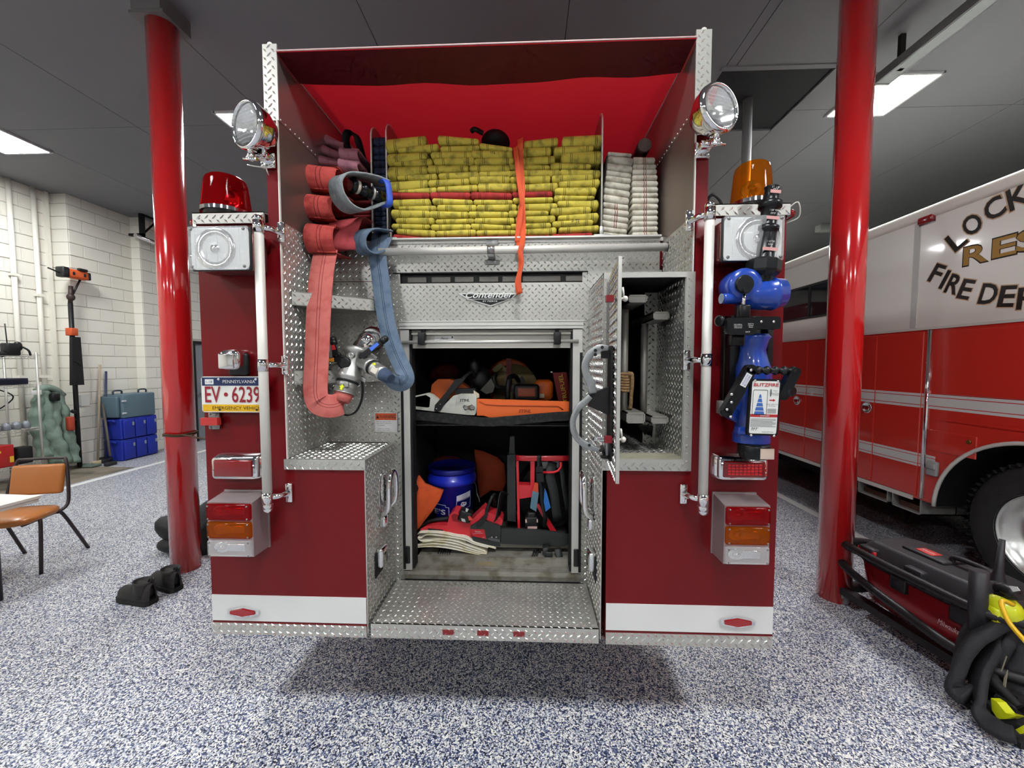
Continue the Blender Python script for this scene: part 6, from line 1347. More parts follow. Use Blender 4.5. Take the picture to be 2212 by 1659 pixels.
m = MB(); Rx = Mr @ Matrix.Rotation(math.radians(-10), 3, 'X'); m.rbox(cw(0, .215, .68), (.36, .045, .25), .03, 4, M=Rx); m.build('backrest', M_vin, CH)
for sx in (-1, 1):
    MB().tube(smooth_path([cw(sx*.19, -.04, .42), cw(sx*.212, -.055, .38), cw(sx*.232, -.10, .0)], 4), .0125, 10).build('leg', M_cf, CH)
    MB().tube(smooth_path([cw(sx*.19, .1, .42), cw(sx*.205, .15, .39), cw(sx*.228, .345, .0)], 4), .0125, 10).build('leg', M_cf, CH)
MB().tube(smooth_path([cw(-.205, .1, .42), cw(-.21, .19, .46), cw(-.205, .215, .6), cw(-.17, .255, .82), cw(-.12, .265, .845), cw(.12, .265, .845), cw(.17, .255, .82), cw(.205, .215, .6), cw(.21, .19, .46), cw(.205, .1, .42)], 4), .0125, 10).build('back_frame', M_cf, CH)
m = MB(); m.tube([cw(.19, y, .42) for y in (-.17, .12)], .011, 8); m.build('seat_rail', M_cf, CH); m = MB(); m.tube([cw(-.19, y, .42) for y in (-.17, .12)], .011, 8); m.build('seat_rail', M_cf, CH)
# folding table, corner only
c0 = P(88, 1070, Z=.735); e1 = V((-.998, .05, 0)).normalized(); e2 = V((-.05, -.998, 0)).normalized()
t = thing('folding_table', 'white plastic folding table reaching in from the left edge', 'table', (c0.x, c0.y, 0))
m = MB(); q = [c0, c0+e1*1.8, c0+e1*1.8+e2*.75, c0+e2*.75]; m.slab(q, -Z_*.018); m.slab([p_+(c0+e1*.9+e2*.37-p_)*.012-Z_*.018 for p_ in q], -Z_*.026); m.build('table_top', pm('table_white', '#e4dfd2', .5, var=.04), t)
for k in (.25, 1.55):
    for j in (.08, .67):
        a = c0+e1*k+e2*j; MB().tube([V((a.x, a.y, .69)), V((a.x, a.y, .01))], .014, 8).build('leg', pm('table_leg', '#3c3c3e', .4, .5), t)
a = P(4, 1300, Z=0)
# work boots
def boot(c, ang, lab):
    t = thing('work_boot', lab, 'boot', c, 'pair of black work boots'); u = V((math.cos(ang), math.sin(ang), 0)); v = V((-u.y, u.x, 0)); c = V(c)
    secs = []  # along the foot from toe to heel: (x, halfwidth, height)
    m = MB(); n = 16; vs = []
    ts = [(-.155, .012, .03), (-.145, .032, .055), (-.12, .046, .07), (-.07, .05, .078), (-.03, .047, .095), (.01, .045, .12), (.05, .044, .13), (.1, .042, .128), (.13, .036, .12), (.142, .018, .11)]
    for (x, w_, h) in ts:
        for k in range(n):
            a = PI*k/(n-1); vs.append(c+u*x+v*(w_*math.cos(a)*(1-.1*math.sin(a)))+Z_*(.028+h*max(0, math.sin(a))**.6))
    m.add(vs, [[i*n+k, i*n+k+1, (i+1)*n+k+1, (i+1)*n+k] for i in range(len(ts)-1) for k in range(n-1)], True)
    m.lathe([(.05, .05), (.053, .1), (.05, .135), (.056, .158), (.05, .16), (.044, .1)], c+u*.065, (0, 0, 1), 20, sx=1, sy=1.25, up=v); m.build('upper', pm('boot_leather', '#221f1d', .65, var=.2, vscale=20, bump=.2, bscale=120), t)
    m = MB(); pts = []
    for (x, w_, h) in ts: pts.append((x*1.03, w_+.006))
    ol = [c+u*x+v*w_ for x, w_ in pts]+[c+u*x-v*w_ for x, w_ in pts[::-1]]
    m.slab([p_+Z_*.002 for p_ in ol], Z_*.03); m.build('sole', pm('boot_sole', '#191817', .8), t)
    m = MB(); m.tube(smooth_path([c+u*.12+Z_*.15, c+u*.145+Z_*.175, c+u*.125+Z_*.18, c+u*.11+Z_*.155], 4), .006, 6); m.build('pull_tab', pm('boot_sole', '#191817', .8), t)
boot((-2.53, .86, 0), math.radians(-12), 'worn black work boot nearest the viewer, toe pointing left'); boot((-2.49, 1.03, 0), math.radians(-20), 'worn black work boot just behind its pair, partly hidden')
# slumped black bag behind the left column
m = MB(); random.seed(5); n = 20; vs = []; rows = 12; c0 = V((-2.78, 1.62, 0))
for i in range(rows+1):
    f = i/rows; z = .02+.4*f; r = .26*(1-.75*f**2.2)
    for k in range(n):
        a = 2*PI*k/n; rr = r*(1+.14*math.sin(3*a+f*4)+.08*math.sin(5*a-f*7)); vs.append(c0+V((rr*math.cos(a)*1.1+.18*f, rr*math.sin(a)*.55+.02*f, z+.03*math.sin(2*a+f*3))))
vs.append(c0+V((.18, .02, .44)))
m.add(vs, [[i*n+k, i*n+(k+1) % n, (i+1)*n+(k+1) % n, (i+1)*n+k] for i in range(rows) for k in range(n)]+[[rows*n+k, rows*n+(k+1) % n, len(vs)-1] for k in range(n)]+[list(range(n))[::-1]], True)
m.ball(c0+V((-.17, -.03, .19)), (.17, .1, .1), 16, 8, M=Matrix.Rotation(.5, 3, 'Y')); m.ball(c0+V((-.13, -.05, .07)), (.16, .11, .07), 16, 8)
solo('duffel_bag', m, pm('black_nylon', '#161618', .6, var=.2, vscale=10, bump=.4, bscale=40), 'slumped black bag on the floor behind the left red column', 'bag')
# cord tied round the column
m = MB(); q = P(400, 940, Y=1.2); zc = q.z
m.tube([(-2.58+.106*math.cos(2*PI*i/20), 1.3+.106*math.sin(2*PI*i/20), zc+.004*math.sin(i)) for i in range(20)], .006, 6, closed=True); m.tube([(-2.58+.106*math.cos(2*PI*i/20), 1.3+.106*math.sin(2*PI*i/20), zc-.012+.004*math.sin(i)) for i in range(20)], .005, 6, closed=True)
m.tube(smooth_path([(-2.5, 1.22, zc), (-2.42, 1.2, zc-.005), (-2.3, 1.18, zc-.02), (-1.9, 1.16, zc-.05), (-1.26, 1.15, zc-.02)], 5), .006, 6); m.ball((-2.4, 1.2, zc-.005), .012, 8, 6)
solo('cord', m, pm('brown_cord', '#4c3a28', .9), 'brown cord tied round the left red column', 'cord')
# insulated food carriers by the wall
M_cb = pm('carrier_blue', '#1c2f9c', .45, var=.08, vscale=8); M_cg = pm('carrier_grey', '#5f7580', .5, var=.1, vscale=8)
CX0, CX1 = -7.05, -6.72; CY0, CY1 = 4.6, 5.24
def carrier(z0, h, lab):
    t = thing('food_carrier', lab, 'food carrier', ((CX0+CX1)/2, (CY0+CY1)/2, z0), 'blue insulated carriers')
    m = MB(); m.rbox(((CX0+CX1)/2, (CY0+CY1)/2, z0+h/2), (CX1-CX0, CY1-CY0, h-.004), .02, 3); m.build('body', M_cb, t)
    for k in range(3):
        yc = CY0+.12+k*.2; m = MB(); m.rbox((CX1+.012, yc, z0+h/2-.005), (.03, .185, h-.05), .012, 2); dr_ = m.build('lid_panel', M_cb, t)
        m = MB(); m.rbox((CX1+.03, yc+.06, z0+h*.72), (.015, .03, .06), .004); m.build('latch', pm('latch_steel', '#9aa4b4', .4, .5), dr_)
    m = MB(); m.tube(smooth_path([(CX1-.25, CY0-.01, z0+h-.04), (CX1-.24, CY0-.03, z0+h-.03), (CX1-.1, CY0-.03, z0+h-.03), (CX1-.09, CY0-.01, z0+h-.06)], 4), .016, 8); m.build('handle', M_cb, t)
carrier(0, .365, 'blue insulated carrier on the floor under the other one'); carrier(.365, .365, 'blue insulated carrier in the middle, beneath the grey one')
t = thing('food_carrier', 'grey insulated carrier on top of the two blue ones', 'food carrier', ((CX0+CX1)/2, (CY0+CY1)/2, .73))
m = MB(); m.rbox(((CX0+CX1)/2, (CY0+CY1)/2+.01, .73+.21), (CX1-CX0+.02, CY1-CY0-.06, .415), .025, 3); m.build('body', M_cg, t)
m = MB(); m.rbox(((CX0+CX1)/2-.01, CY0-.0, .73+.2), (.3, .06, .36), .02, 3); m.build('lid', pm('carrier_grey_lid', '#566b76', .5), t)
m = MB()
for zz in (.82, 1.03): m.rbox((CX1+.012, CY0+.06, zz), (.02, .07, .03), .005)
m.build('latch', pm('latch_white', '#c4ccd0', .4), t)
for yy in (CY0+.05, CY1-.16): MB().tube(smooth_path([((CX0+CX1)/2, yy, 1.14), ((CX0+CX1)/2, yy+.01, 1.2), ((CX0+CX1)/2, yy+.13, 1.2), ((CX0+CX1)/2, yy+.14, 1.14)], 4), .014, 8).build('handle', pm('carrier_handle', '#38444c', .5), t)
# brooms against the wall
M_wd = pm('broom_wood', '#a89a84', .7, var=.15, vscale=15); M_bb = pm('broom_dark', '#26262a', .6)
for (a, b_, mt, lab) in ((P(216, 788, X=-7.02), V((-6.95, 4.42, .06)), M_wd, 'pale wooden broom handle leaning on the wall, leftmost of three'), (P(229, 802, X=-7.02), V((-6.93, 4.52, .06)), pm('broom_blue', '#2b3350', .5), 'dark blue broom handle leaning between the wooden ones'), (P(222, 870, X=-7.0), P(238, 985, X=-6.64), pm('broom_grey', '#5a5248', .7), 'dark wooden broom handle leaning before the blue carriers')):
    b_ = V((b_.x, b_.y, max(.05, b_.z))); t = thing('broom', lab, 'broom', (b_.x, b_.y, 0), 'brooms against the wall'); MB().tube([a, b_], .016, 10).build('handle', mt, t)
    m = MB(); m.rbox((b_.x, b_.y, .03), (.07, .16, .06), .015); m.build('head', M_bb if mt is not M_wd else pm('broom_straw', '#b4a888', .8), t)
t = thing('push_broom', 'black push broom lying on the floor before the brooms', 'broom', (-6.6, 4.45, 0)); a = P(172, 994, Z=.04); b_ = P(262, 990, Z=.04)
m = MB(); dv = (b_-a).normalized(); sv = V((-dv.y, dv.x, 0)); m.slab([a-sv*.03-Z_*.035, b_-sv*.03-Z_*.035, b_+sv*.03-Z_*.035, a+sv*.03-Z_*.035], Z_*.07); m.build('head', M_bb, t); m = MB(); m.slab([b_-dv*.1-sv*.035-Z_*.035, b_-sv*.035-Z_*.035, b_+sv*.035-Z_*.035, b_-dv*.1+sv*.035-Z_*.035], Z_*.08); m.build('end_block', M_black, t)
m = MB(); a = P(168, 1008, Z=.02); m.rbox((a.x+.1, a.y+.06, .02), (.3, .16, .04), .015); solo('green_pad', m, pm('pad_green', '#5c6a5e', .8), 'folded grey-green pad on the bare concrete behind the chair', 'pad')
# pole light on the wall
t = thing('pole_light', 'tall black work light pole with orange head against the block wall', 'work light', P(155, 928, X=-6.95))
a = P(152, 655, X=-6.95); b_ = P(155, 928, X=-6.95); b_.x = a.x; b_.y = a.y; MB().tube([a, V((a.x, a.y, .02))], .03, 12).build('pole', M_black, t)
m = MB(); c_ = P(163, 593, X=-6.95); m.rbox(c_, (.12, .3, .14), .03, 3); hd = m.build('lamp_head', pm('head_orange', '#cf5a26', .45), t)
m = MB(); m.rbox(c_+V((0, -.17, .0)), (.14, .09, .16), .02); m.rbox(c_+V((0, .16, 0)), (.11, .04, .12), .015); m.rbox(c_+V((.06, .05, .08)), (.05, .12, .04), .01); m.build('bumper', M_black, hd)
m = MB(); m.rbox(c_+V((.062, -.07, 0)), (.01, .03, .05), .004); m.rbox(c_+V((.062, .08, 0)), (.01, .03, .05), .004); m.build('vent', M_black, hd)
m = MB(); m.tube([c_+V((0, .06, -.07)), a+V((0, 0, .06))], .015, 8); m.tube([c_+V((0, -.1, -.05)), c_+V((0, -.35, .02))], .012, 8); m.build('yoke', M_black, t)
m = MB(); m.ball(P(153, 642, X=-6.95), (.05, .05, .06), 12, 8); m.tube([P(153, 618, X=-6.95), a], .028, 10); m.build('swivel', pm('swivel_dark', '#31211c', .5), t)
m = MB(); q = P(155, 717, X=-6.95); m.rbox(q, (.1, .1, .12), .01); m.build('clamp', pm('clamp_orange', '#c4532a', .5), t)
m = MB(); q0, q1 = P(158, 728, X=-6.9), P(160, 832, X=-6.9); m.slab([V((q0.x, q0.y-.05, q0.z)), V((q0.x, q0.y+.06, q0.z)), V((q1.x, q1.y+.1, q1.z)), V((q1.x, q1.y-.06, q1.z))], (.05, 0, 0)); m.tube(smooth_path([P(160, 780, X=-6.85), P(168, 784, X=-6.85), P(173, 790, X=-6.85)], 4), .012, 6); m.build('storage_pouch', pm('pouch_black', '#141416', .8), t)
m = MB(); q = P(152, 915, X=-6.93); m.rbox(q, (.08, .08, .22), .02); m.build('foot_clamp', pm('clamp_red', '#a8402a', .5), t)
m = MB(); m.tube([P(157, 888, X=-6.95), P(162, 890, X=-6.9)], .03, 8); m.tube([P(155, 905, X=-6.95), P(161, 907, X=-6.9)], .025, 8); m.build('knob', M_black, t)
# wire shelf
t = thing('wire_shelf', 'white wire rack shelving standing against the left wall', 'shelf', (-6.85, 2.9, 0)); SX0, SX1, SY0, SY1 = -7.1, -6.62, 2.3, 3.45
M_wire = pm('shelf_wire', '#c4c2ba', .35, .6)
for x in (SX0, SX1):
    for y in (SY0, SY1): MB().tube([(x, y, 0), (x, y, 1.82)], .014, 8).build('post', M_wire, t)
SZ = (1.77, 1.38, .78, .30)
for z in SZ:
    m = MB()
    for dz in (0, -.035):
        m.tube([(SX1, SY0, z+dz), (SX1, SY1, z+dz)], .004, 5); m.tube([(SX0, SY0, z+dz), (SX0, SY1, z+dz)], .004, 5); m.tube([(SX0, SY1, z+dz), (SX1, SY1, z+dz)], .004, 5); m.tube([(SX0, SY0, z+dz), (SX1, SY0, z+dz)], .004, 5)
    for k in range(24):
        y = SY0+(SY1-SY0)*k/24; m.tube([(SX1, y, z-.035*(k % 2)), (SX1, y+(SY1-SY0)/24, z-.035*((k+1) % 2))], .003, 4)
    for k in range(10):
        x = SX0+(SX1-SX0)*k/10; m.tube([(x, SY1, z-.035*(k % 2)), (x+(SX1-SX0)/10, SY1, z-.035*((k+1) % 2))], .003, 4)
    for k in range(28): y = SY0+(SY1-SY0)*k/28; m.tube([(SX0, y, z), (SX1, y, z)], .0025, 4)
    m.build('shelf_grid', M_wire, t)
m = MB(); m.rbox((-6.75, 3.28, 1.86), (.12, .14, .17), .02); m.tube([(-6.75, 3.25, 1.93), (-6.75, 3.24, 2.2)], .006, 6); m.ball((-6.73, 3.34, 1.9), (.04, .05, .07), 10, 6); m.tube(smooth_path([(-6.7, 3.36, 1.9), (-6.66, 3.4, 1.85), (-6.66, 3.42, 1.78)], 4), .012, 6); solo('radio_charger', m, M_black, 'black two-way radio in its charger on the top rack shelf', 'radio')
m = MB(); m.ball((-6.76, 3.1, 1.79), (.11, .14, .05), 14, 8); solo('baseball_hat', m, M_rubber, 'black cloth cap beside the radio on the top rack shelf', 'cap')
m = MB(); m.rbox((-6.8, 2.95, 1.43), (.3, .85, .085), .01); solo('flat_case', m, pm('case_navy', '#15172a', .35), 'long dark flat case on the second rack shelf', 'case')
m = MB(); m.lathe([(.03, 0), (.035, .06), (.05, .09), (.055, .14)], (-6.72, 3.02, 1.485), (.1, .3, 1), 14); solo('hand_lamp', m, pm('lamp_red', '#a8202a', .4), 'red hand lamp standing on the dark flat case', 'lamp')
for k in range(5):
    m = MB(); m.lathe([(.04, 0), (.044, .01), (.044, .06), (.034, .085), (.03, .09), (.03, .1)], (-6.7, 2.95+k*.1, .783), (0, 0, 1), 14); solo('glass_jar', m, pm('jar_grey', '#8a9096', .2, .3), 'small grey lidded jar in the row on the third rack shelf', 'jar', 'jars on the rack shelf')
t2 = thing('fuel_tin', 'red square tin with yellow print on the bottom rack shelf', 'tin', (-6.75, 3.03, .303)); m = MB(); m.rbox((-6.75, 3.03, .45), (.2, .3, .29), .01); m.build('tin_body', pm('tin_red', '#b02020', .4), t2)
m = MB(); m.box(-6.652, -6.648, 2.89, 3.05, .5, .53); m.box(-6.652, -6.648, 2.89, 3.03, .42, .46); m.box(-6.652, -6.648, 3.13, 3.17, .36, .44); m.build('tin_print', pm('tin_yellow', '#d8b030', .5), t2); m = MB(); m.tube(smooth_path([(-6.75, 2.95, .59), (-6.75, 2.97, .64), (-6.75, 3.09, .64), (-6.75, 3.11, .59)], 4), .006, 6); m.build('tin_handle', M_steel, t2)
m = MB(); m.rbox((-6.72, 3.3, .42), (.14, .16, .23), .02); solo('black_box', m, M_rubber, 'black upright box at the end of the bottom rack shelf', 'box')
t2 = thing('cable_bundle', 'tangle of dark cables hanging behind the rack', 'cable', (-7.2, 3.2, .8)); random.seed(11)
for k in range(5):
    m = MB(); y0 = 2.7+k*.16; m.tube(smooth_path([(-7.2, y0, 1.36), (-7.15+.05*random.random(), y0+.2*random.uniform(-1, 1), 1.2), (-7.2, y0+.15*random.uniform(-1, 1), 1.0), (-7.18, y0+.2*random.uniform(-1, 1), 1.1), (-7.2, y0+.1, 1.3)], 6), .008, 6); m.build('cable', M_rubber, t2)
# green coverall hanging on the wall
t = thing('rubber_suit', 'grey-green rubber suit hanging in folds on the wall beside the rack', 'suit', P(115, 985, X=-7.0))
M_suit = pm('suit_green', '#7b8f81', .6, var=.2, vscale=9, bump=.4, bscale=18, dirt='#5a6a60', dscale=6)
def limb(pts, rs, nm): 
    m = MB(); pth = smooth_path([P(x_, y_, X=xx) for x_, y_, xx in pts], 5); n = len(pth); m.tube(pth, [rs[0]+(rs[1]-rs[0])*math.sin(PI*min(1, i/n*1.3)*.5)+.012*math.sin(i*1.7) for i in range(n)], 12); m.build(nm, M_suit, t)
limb([(88, 842, -7.1), (82, 870, -7.1), (78, 910, -7.1), (90, 950, -7.1), (100, 990, -7.05)], (.05, .085), 'sleeve')
limb([(95, 842, -7.1), (100, 880, -7.08), (108, 930, -7.05), (125, 960, -7.0), (140, 1000, -6.98)], (.05, .09), 'trouser_leg')
limb([(118, 845, -7.1), (120, 880, -7.06), (118, 920, -7.04), (120, 960, -7.02), (122, 1000, -7.0)], (.045, .075), 'torso')
limb([(125, 850, -7.1), (138, 890, -7.06), (145, 930, -7.04), (155, 965, -7.0), (158, 1000, -6.98)], (.045, .08), 'sleeve')
limb([(100, 985, -7.05), (125, 985, -7.03), (155, 990, -7.0)], (.05, .06), 'hem')
m = MB(); m.tube(smooth_path([P(78, 846, X=-7.1), P(95, 838, X=-7.08), P(115, 840, X=-7.08), P(135, 855, X=-7.08)], 5), .05, 8); m.build('shoulder', M_suit, t)
m = MB(); m.rbox(P(78, 848, X=-7.03), (.02, .12, .07), .004); m.build('white_tag', M_white, t)
m = MB(); m.rbox(P(118, 858, X=-7.0), (.08, .1, .12), .02); m.build('collar', M_black, t)
m = MB(); m.box(-6.95, -6.9, 5.93, 5.98, .02, .8); solo('white_board', m, M_white, 'narrow white board upright beside the left red column', 'board')
# twin-head emergency light
q = P(1790, 492, Y=6.2); t = thing('emergency_light', 'twin-head emergency light hung from the ceiling far behind the right column', 'emergency light', q)
m = MB(); m.rbox(q, (.42, .16, .14), .02); m.build('housing', pm('housing_white', '#a8aaa8', .5), t); m = MB(); m.tube([q, V((q.x, q.y, CEIL-.001))], .02, 8); m.build('stem', M_dark, t)
for dx in (-.06, .14):
    m = MB(); m.lathe([(.1, 0), (.115, .02), (.09, .06), (.03, .1)], q+V((dx, -.12, .15)), (.1, 1, .1), 18); m.build('lamp_head', M_steel, t)
# ================================================================ rescue truck on the right
XS = 3.5
RT = thing('rescue_truck', 'white and red rescue truck parked at the right', 'truck', (XS+1.2, 3, 0))
M_tw = pm('truck_white', '#efeee4', .2, coat=.8, var=.02); M_tr = pm('truck_red', '#d2352a', .22, coat=.9, var=.03, vscale=2)
def rpart(nm, m, mat, par=RT): return m.build(nm, mat, par)
AC, AZ, AR = .92, .5, .63         # wheel arch
m = MB(); m.box(XS, XS+2.4, -2.5, 9, 1.945, 2.86); rpart('upper_body', m, M_tw)
m = MB(); m.rbox((XS+1.2, 3.25, 2.9), (2.46, 11.5, .1), .03, 3); rpart('roof_edge', m, pm('roof_white', '#eae8dc', .35))
pts = [(9, .51), (9, 1.94), (-2.5, 1.94), (-2.5, .51), (AC-AR, .51)]+[(AC-AR*math.cos(PI*i/20), AZ+AR*math.sin(PI*i/20)) for i in range(21)]+[(AC+AR, .51)]
m = MB(); m.prism(pts[:5]+pts[5:], XS, XS+.12, 'x'); rpart('lower_body', m, M_tr); m = MB(); m.box(XS+.12, XS+2.4, 1.6, 9, .55, 1.94); m.box(XS+.6, XS+2.4, -2.5, 1.6, .6, 1.94); rpart('body_core', m, M_dark)
m = MB(); m.box(XS-.012, XS, 1.73, 9, .49, .525); rpart('sill_trim', m, M_aluw)
m = MB(); m.box(XS-.012, XS+.001, -2.5, 9, 1.935, 1.955); rpart('belt_trim', m, pm('belt_white', '#d4d4ca', .4))
for (z0, z1) in ((1.285, 1.405), (.79, .9)):
    h = z1-z0; m = MB()
    for (a, b_) in ((0, .17), (.22, .78), (.83, 1)): 
        for (y0, y1) in ((-2.5, AC-AR-.02), (AC+AR+.02 if z0 < 1.1 else AC-AR-.02, 9)): m.box(XS-.0015, XS+.001, y0, y1, z0+h*a, z0+h*b_)
    rpart('reflective_stripe', m, M_white)
m = MB(); pth = [(XS-.015, AC-AR*math.cos(PI*i/30), AZ+AR*math.sin(PI*i/30)) for i in range(31)]; m.tube(pth, .014, 8); rpart('arch_trim', m, M_aluw)
m = MB(); vs = [(x, AC-(AR-.005)*math.cos(PI*i/30), AZ+(AR-.005)*math.sin(PI*i/30)) for x in (XS, XS+.55) for i in range(31)]; m.add(vs, [[i, i+1, 31+i+1, 31+i] for i in range(30)], True); rpart('arch_liner', m, M_rubber)
# wheel
m = MB(); m.lathe([(.3, .0), (.36, -.012), (.46, .0), (.49, .03), (.5, .06), (.5, .26), (.46, .3), (.3, .3)], (XS+.06, AC-.02, .5), (1, 0, 0), 56, caps=False)
wh = rpart('wheel', m, pm('tyre', '#2a2a2b', .75, var=.1, vscale=8, bump=.1))
m = MB()
for k in range(60):
    a = 2*PI*k/60; m.rbox((XS+.1, AC-.02+.497*math.cos(a), .5+.497*math.sin(a)), (.07, .016, .03), .003, 1, M=Matrix.Rotation(a-PI/2, 3, 'X') if True else None)
m.build('tread_block', M_rubber, wh).__setitem__('kind', 'stuff')
m = MB(); m.lathe([(.305, -.005), (.31, .005), (.29, .02), (.26, .05), (.24, .1), (.2, .11), (.1, .1), (.09, .04), (.06, .03), (.01, .03)], (XS+.055, AC-.02, .5), (1, 0, 0), 48, caps=False); m.build('rim', pm('rim_alu', '#dadad6', .3, .75), wh)
m = MB()
for k in range(10): a = 2*PI*k/10; m.lathe([(.012, 0), (.012, -.03), (.006, -.034)], (XS+.15, AC-.02+.15*math.cos(a), .5+.15*math.sin(a)), (1, 0, 0), 8)
m.build('wheel_nut', M_chrome, wh)
# chrome rib, seams, doors
m = MB(); m.tube([(XS-.005, 1.655, .53), (XS-.005, 1.655, 1.93)], .017, 10); rpart('corner_rib', m, M_chrome)
for (y0, y1, z0, z1, nm) in ((1.7, 2.12, .53, 1.92, 'compartment_door'), (2.13, 3.02, .53, 1.92, 'compartment_door'), (3.03, 3.62, .53, 1.92, 'compartment_door')):
    m = MB(); e = .006; m.rbox((XS-.002, (y0+y1)/2, (z0+z1)/2), (.014, y1-y0-e, z1-z0), .004, 1, smooth=False); dr_ = rpart(nm, m, M_tr)
    for (a0, a1) in ((1.285, 1.405), (.79, .9)):
        h = a1-a0; m = MB()
        for (a, b_) in ((0, .17), (.22, .78), (.83, 1)): m.box(XS-.0105, XS-.0088, y0+.004, y1-.004, a0+h*a, a0+h*b_)
        m.build('reflective_stripe', M_white, dr_)
for (px, py) in ((1873, 880), (1722, 865)):
    q = P(px, py, X=XS-.012); m = MB(); m.lathe([(.052, 0), (.055, .004), (.05, .01), (.043, .008), (.04, .002), (.01, .002)], q, (-1, 0, 0), 28); m.box(q.x-.012, q.x-.002, q.y-.034, q.y+.034, q.z-.007, q.z+.007); rpart('door_latch', m, M_chrome)
m = MB(); m.rbox((XS-.003, .45, 1.66), (.014, 2.2, .5), .004, 1, smooth=False); rpart('compartment_door', m, M_tr); m = MB(); m.box(XS-.01, XS, -.6, 1.55, 1.2, 1.22); rpart('drip_ledge', m, M_tr)
m = MB(); q0 = P(2010, 935, X=XS); q1 = P(2110, 978, X=XS); m.rbox((XS-.002, (q0.y+q1.y)/2, 1.03), (.012, abs(q0.y-q1.y), .17), .003, 1, smooth=False); fl = rpart('filler_door', m, M_tr); m = MB(); m.lathe([(.016, 0), (.016, .008), (.008, .01)], P(2094, 955, X=XS-.008), (-1, 0, 0), 14); m.build('filler_latch', pm('brass', '#8a6a30', .35, .8), fl)
m = MB(); q = P(2018, 1012, X=XS); m.rbox((XS-.012, q.y, q.z), (.03, .08, .12), .008); m.rbox((XS-.03, q.y, q.z+.02), (.015, .065, .05), .006); rpart('shore_inlet', m, pm('inlet_grey', '#9fa2a0', .5))
# underbody boxes
for (y0, y1) in ((1.98, 2.3), (1.68, 1.94)):
    m = MB(); z0, z1 = .37, .52; m.box(XS+.02, XS+.5, y0, y1, z0, z0+.012); m.box(XS+.02, XS+.5, y0, y0+.012, z0, z1); m.box(XS+.02, XS+.5, y1-.012, y1, z0, z1); m.box(XS+.3, XS+.31, y0, y1, z0, z1); bx_ = rpart('step_well', m, pm('step_grey', '#9c9c98', .5, .4))
    m = MB(); m.box(XS+.06, XS+.28, y0+.03, y1-.03, z0+.014, z0+.06); m.build('stowed_plank', pm('plank_brown', '#5a4032', .8), bx_)
m = MB(); m.box(XS+.4, XS+2.0, 1.6, 9, .35, .6); m.box(XS+.3, XS+.8, 2.6, 4, .3, .6); rpart('chassis', m, M_dark)
for yy in (5.6, AC): 
    for xx in (XS+.35, XS+1.9):
        if yy == AC and xx < XS+1: continue
        m = MB(); m.lathe([(.25, -.15), (.47, -.15), (.5, -.1), (.5, .1), (.47, .15), (.25, .15)], (xx, yy, .5), (1, 0, 0), 32); rpart('wheel', m, M_rubber)
# upper body details
m = MB(); m.box(XS-.006, XS, 1.78, 1.83, 1.96, 2.84); rpart('panel_seam', m, pm('seam_white', '#c4c6c0', .35))
m = MB(); q = P(2005, 474, X=XS); m.rbox((XS-.014, q.y, q.z), (.04, .13, .062), .018, 3); mk = rpart('marker_lamp', m, pm('marker_lens', '#8c1a1c', .2, coat=.5)); m = MB(); m.box(XS-.006, XS, q.y-.066, q.y+.066, q.z-.038, q.z+.038); m.build('marker_base', M_chrome, mk)
# side window
wy0, wy1, wz0, wz1 = 2.68, 3.55, 2.2, 2.57
m = MB(); ol = rrect((wy0+wy1)/2, (wz0+wz1)/2, wy1-wy0, wz1-wz0, .05, 4); m.tube([(XS-.008, y, z) for y, z in ol], .014, 6, closed=True); wn = rpart('side_window', m, pm('window_trim', '#4a4c4e', .3, .6))
m = MB(); m.prism(rrect((wy0+wy1)/2, (wz0+wz1)/2, wy1-wy0-.01, wz1-wz0-.01, .045, 4), XS-.004, XS-.001, 'x'); m.build('glass', pm('truck_glass', '#20262b', .03, 0, spec=1.0, coat=1), wn)
m = MB(); m.box(XS-.012, XS, 3.02, 3.05, wz0, wz1); m.build('glazing_bar', M_black, wn)
# lettering
M_ltr = pm('letter_black', '#26221f', .5); M_ltan = pm('letter_tan', '#c9a884', .5); M_lgold = pm('letter_gold', '#a8823c', .45)
UY = V((0, -1, 0))
def letter(mb, ch, px, py, h, w_, ang):
    q = P(px, py, X=XS-.001); u = UY*math.cos(ang)+Z_*math.sin(ang); v = -UY*math.sin(ang)+Z_*math.cos(ang)
    text(mb, ch, q, u, v, h*1.1, w_*1.13, th=.001, mi=0, off=.035); text(mb, ch, q, u, v, h, w_, th=.002, mi=1, off=.022)
r_ = math.radians
m = MB()
for ch, px, py, a, w_ in (('L', 2066, 519, 33, .1), ('O', 2100, 485, 27, .11), ('C', 2148, 450, 20, .11), ('K', 2202, 423, 13, .12)): letter(m, ch, px, py, .155, w_*1.05, r_(a))
for ch, px, py, a, w_ in (('F', 2024, 591, -30, .09), ('I', 2041, 604, -27, .03), ('R', 2061, 614, -24, .1), ('E', 2087, 625, -20, .09), ('D', 2136, 635, -13, .11), ('E', 2176, 640, -8, .095), ('P', 2218, 644, -3, .1)): letter(m, ch, px, py, .145, w_*.98, r_(a))
rpart('lettering', m, [M_ltan, M_ltr])
m = MB()
for ch, px, py, w_ in (('R', 2108, 549, .15), ('E', 2170, 532, .13), ('S', 2222, 518, .12)):
    q = P(px, py, X=XS-.001); text(m, ch, q, UY, Z_, .155, w_*1.16, th=.001, mi=0, off=.035); text(m, ch, q, UY, Z_, .135, w_*1.06, th=.002, mi=1, off=.018)
rpart('lettering', m, [M_ltr, M_lgold])
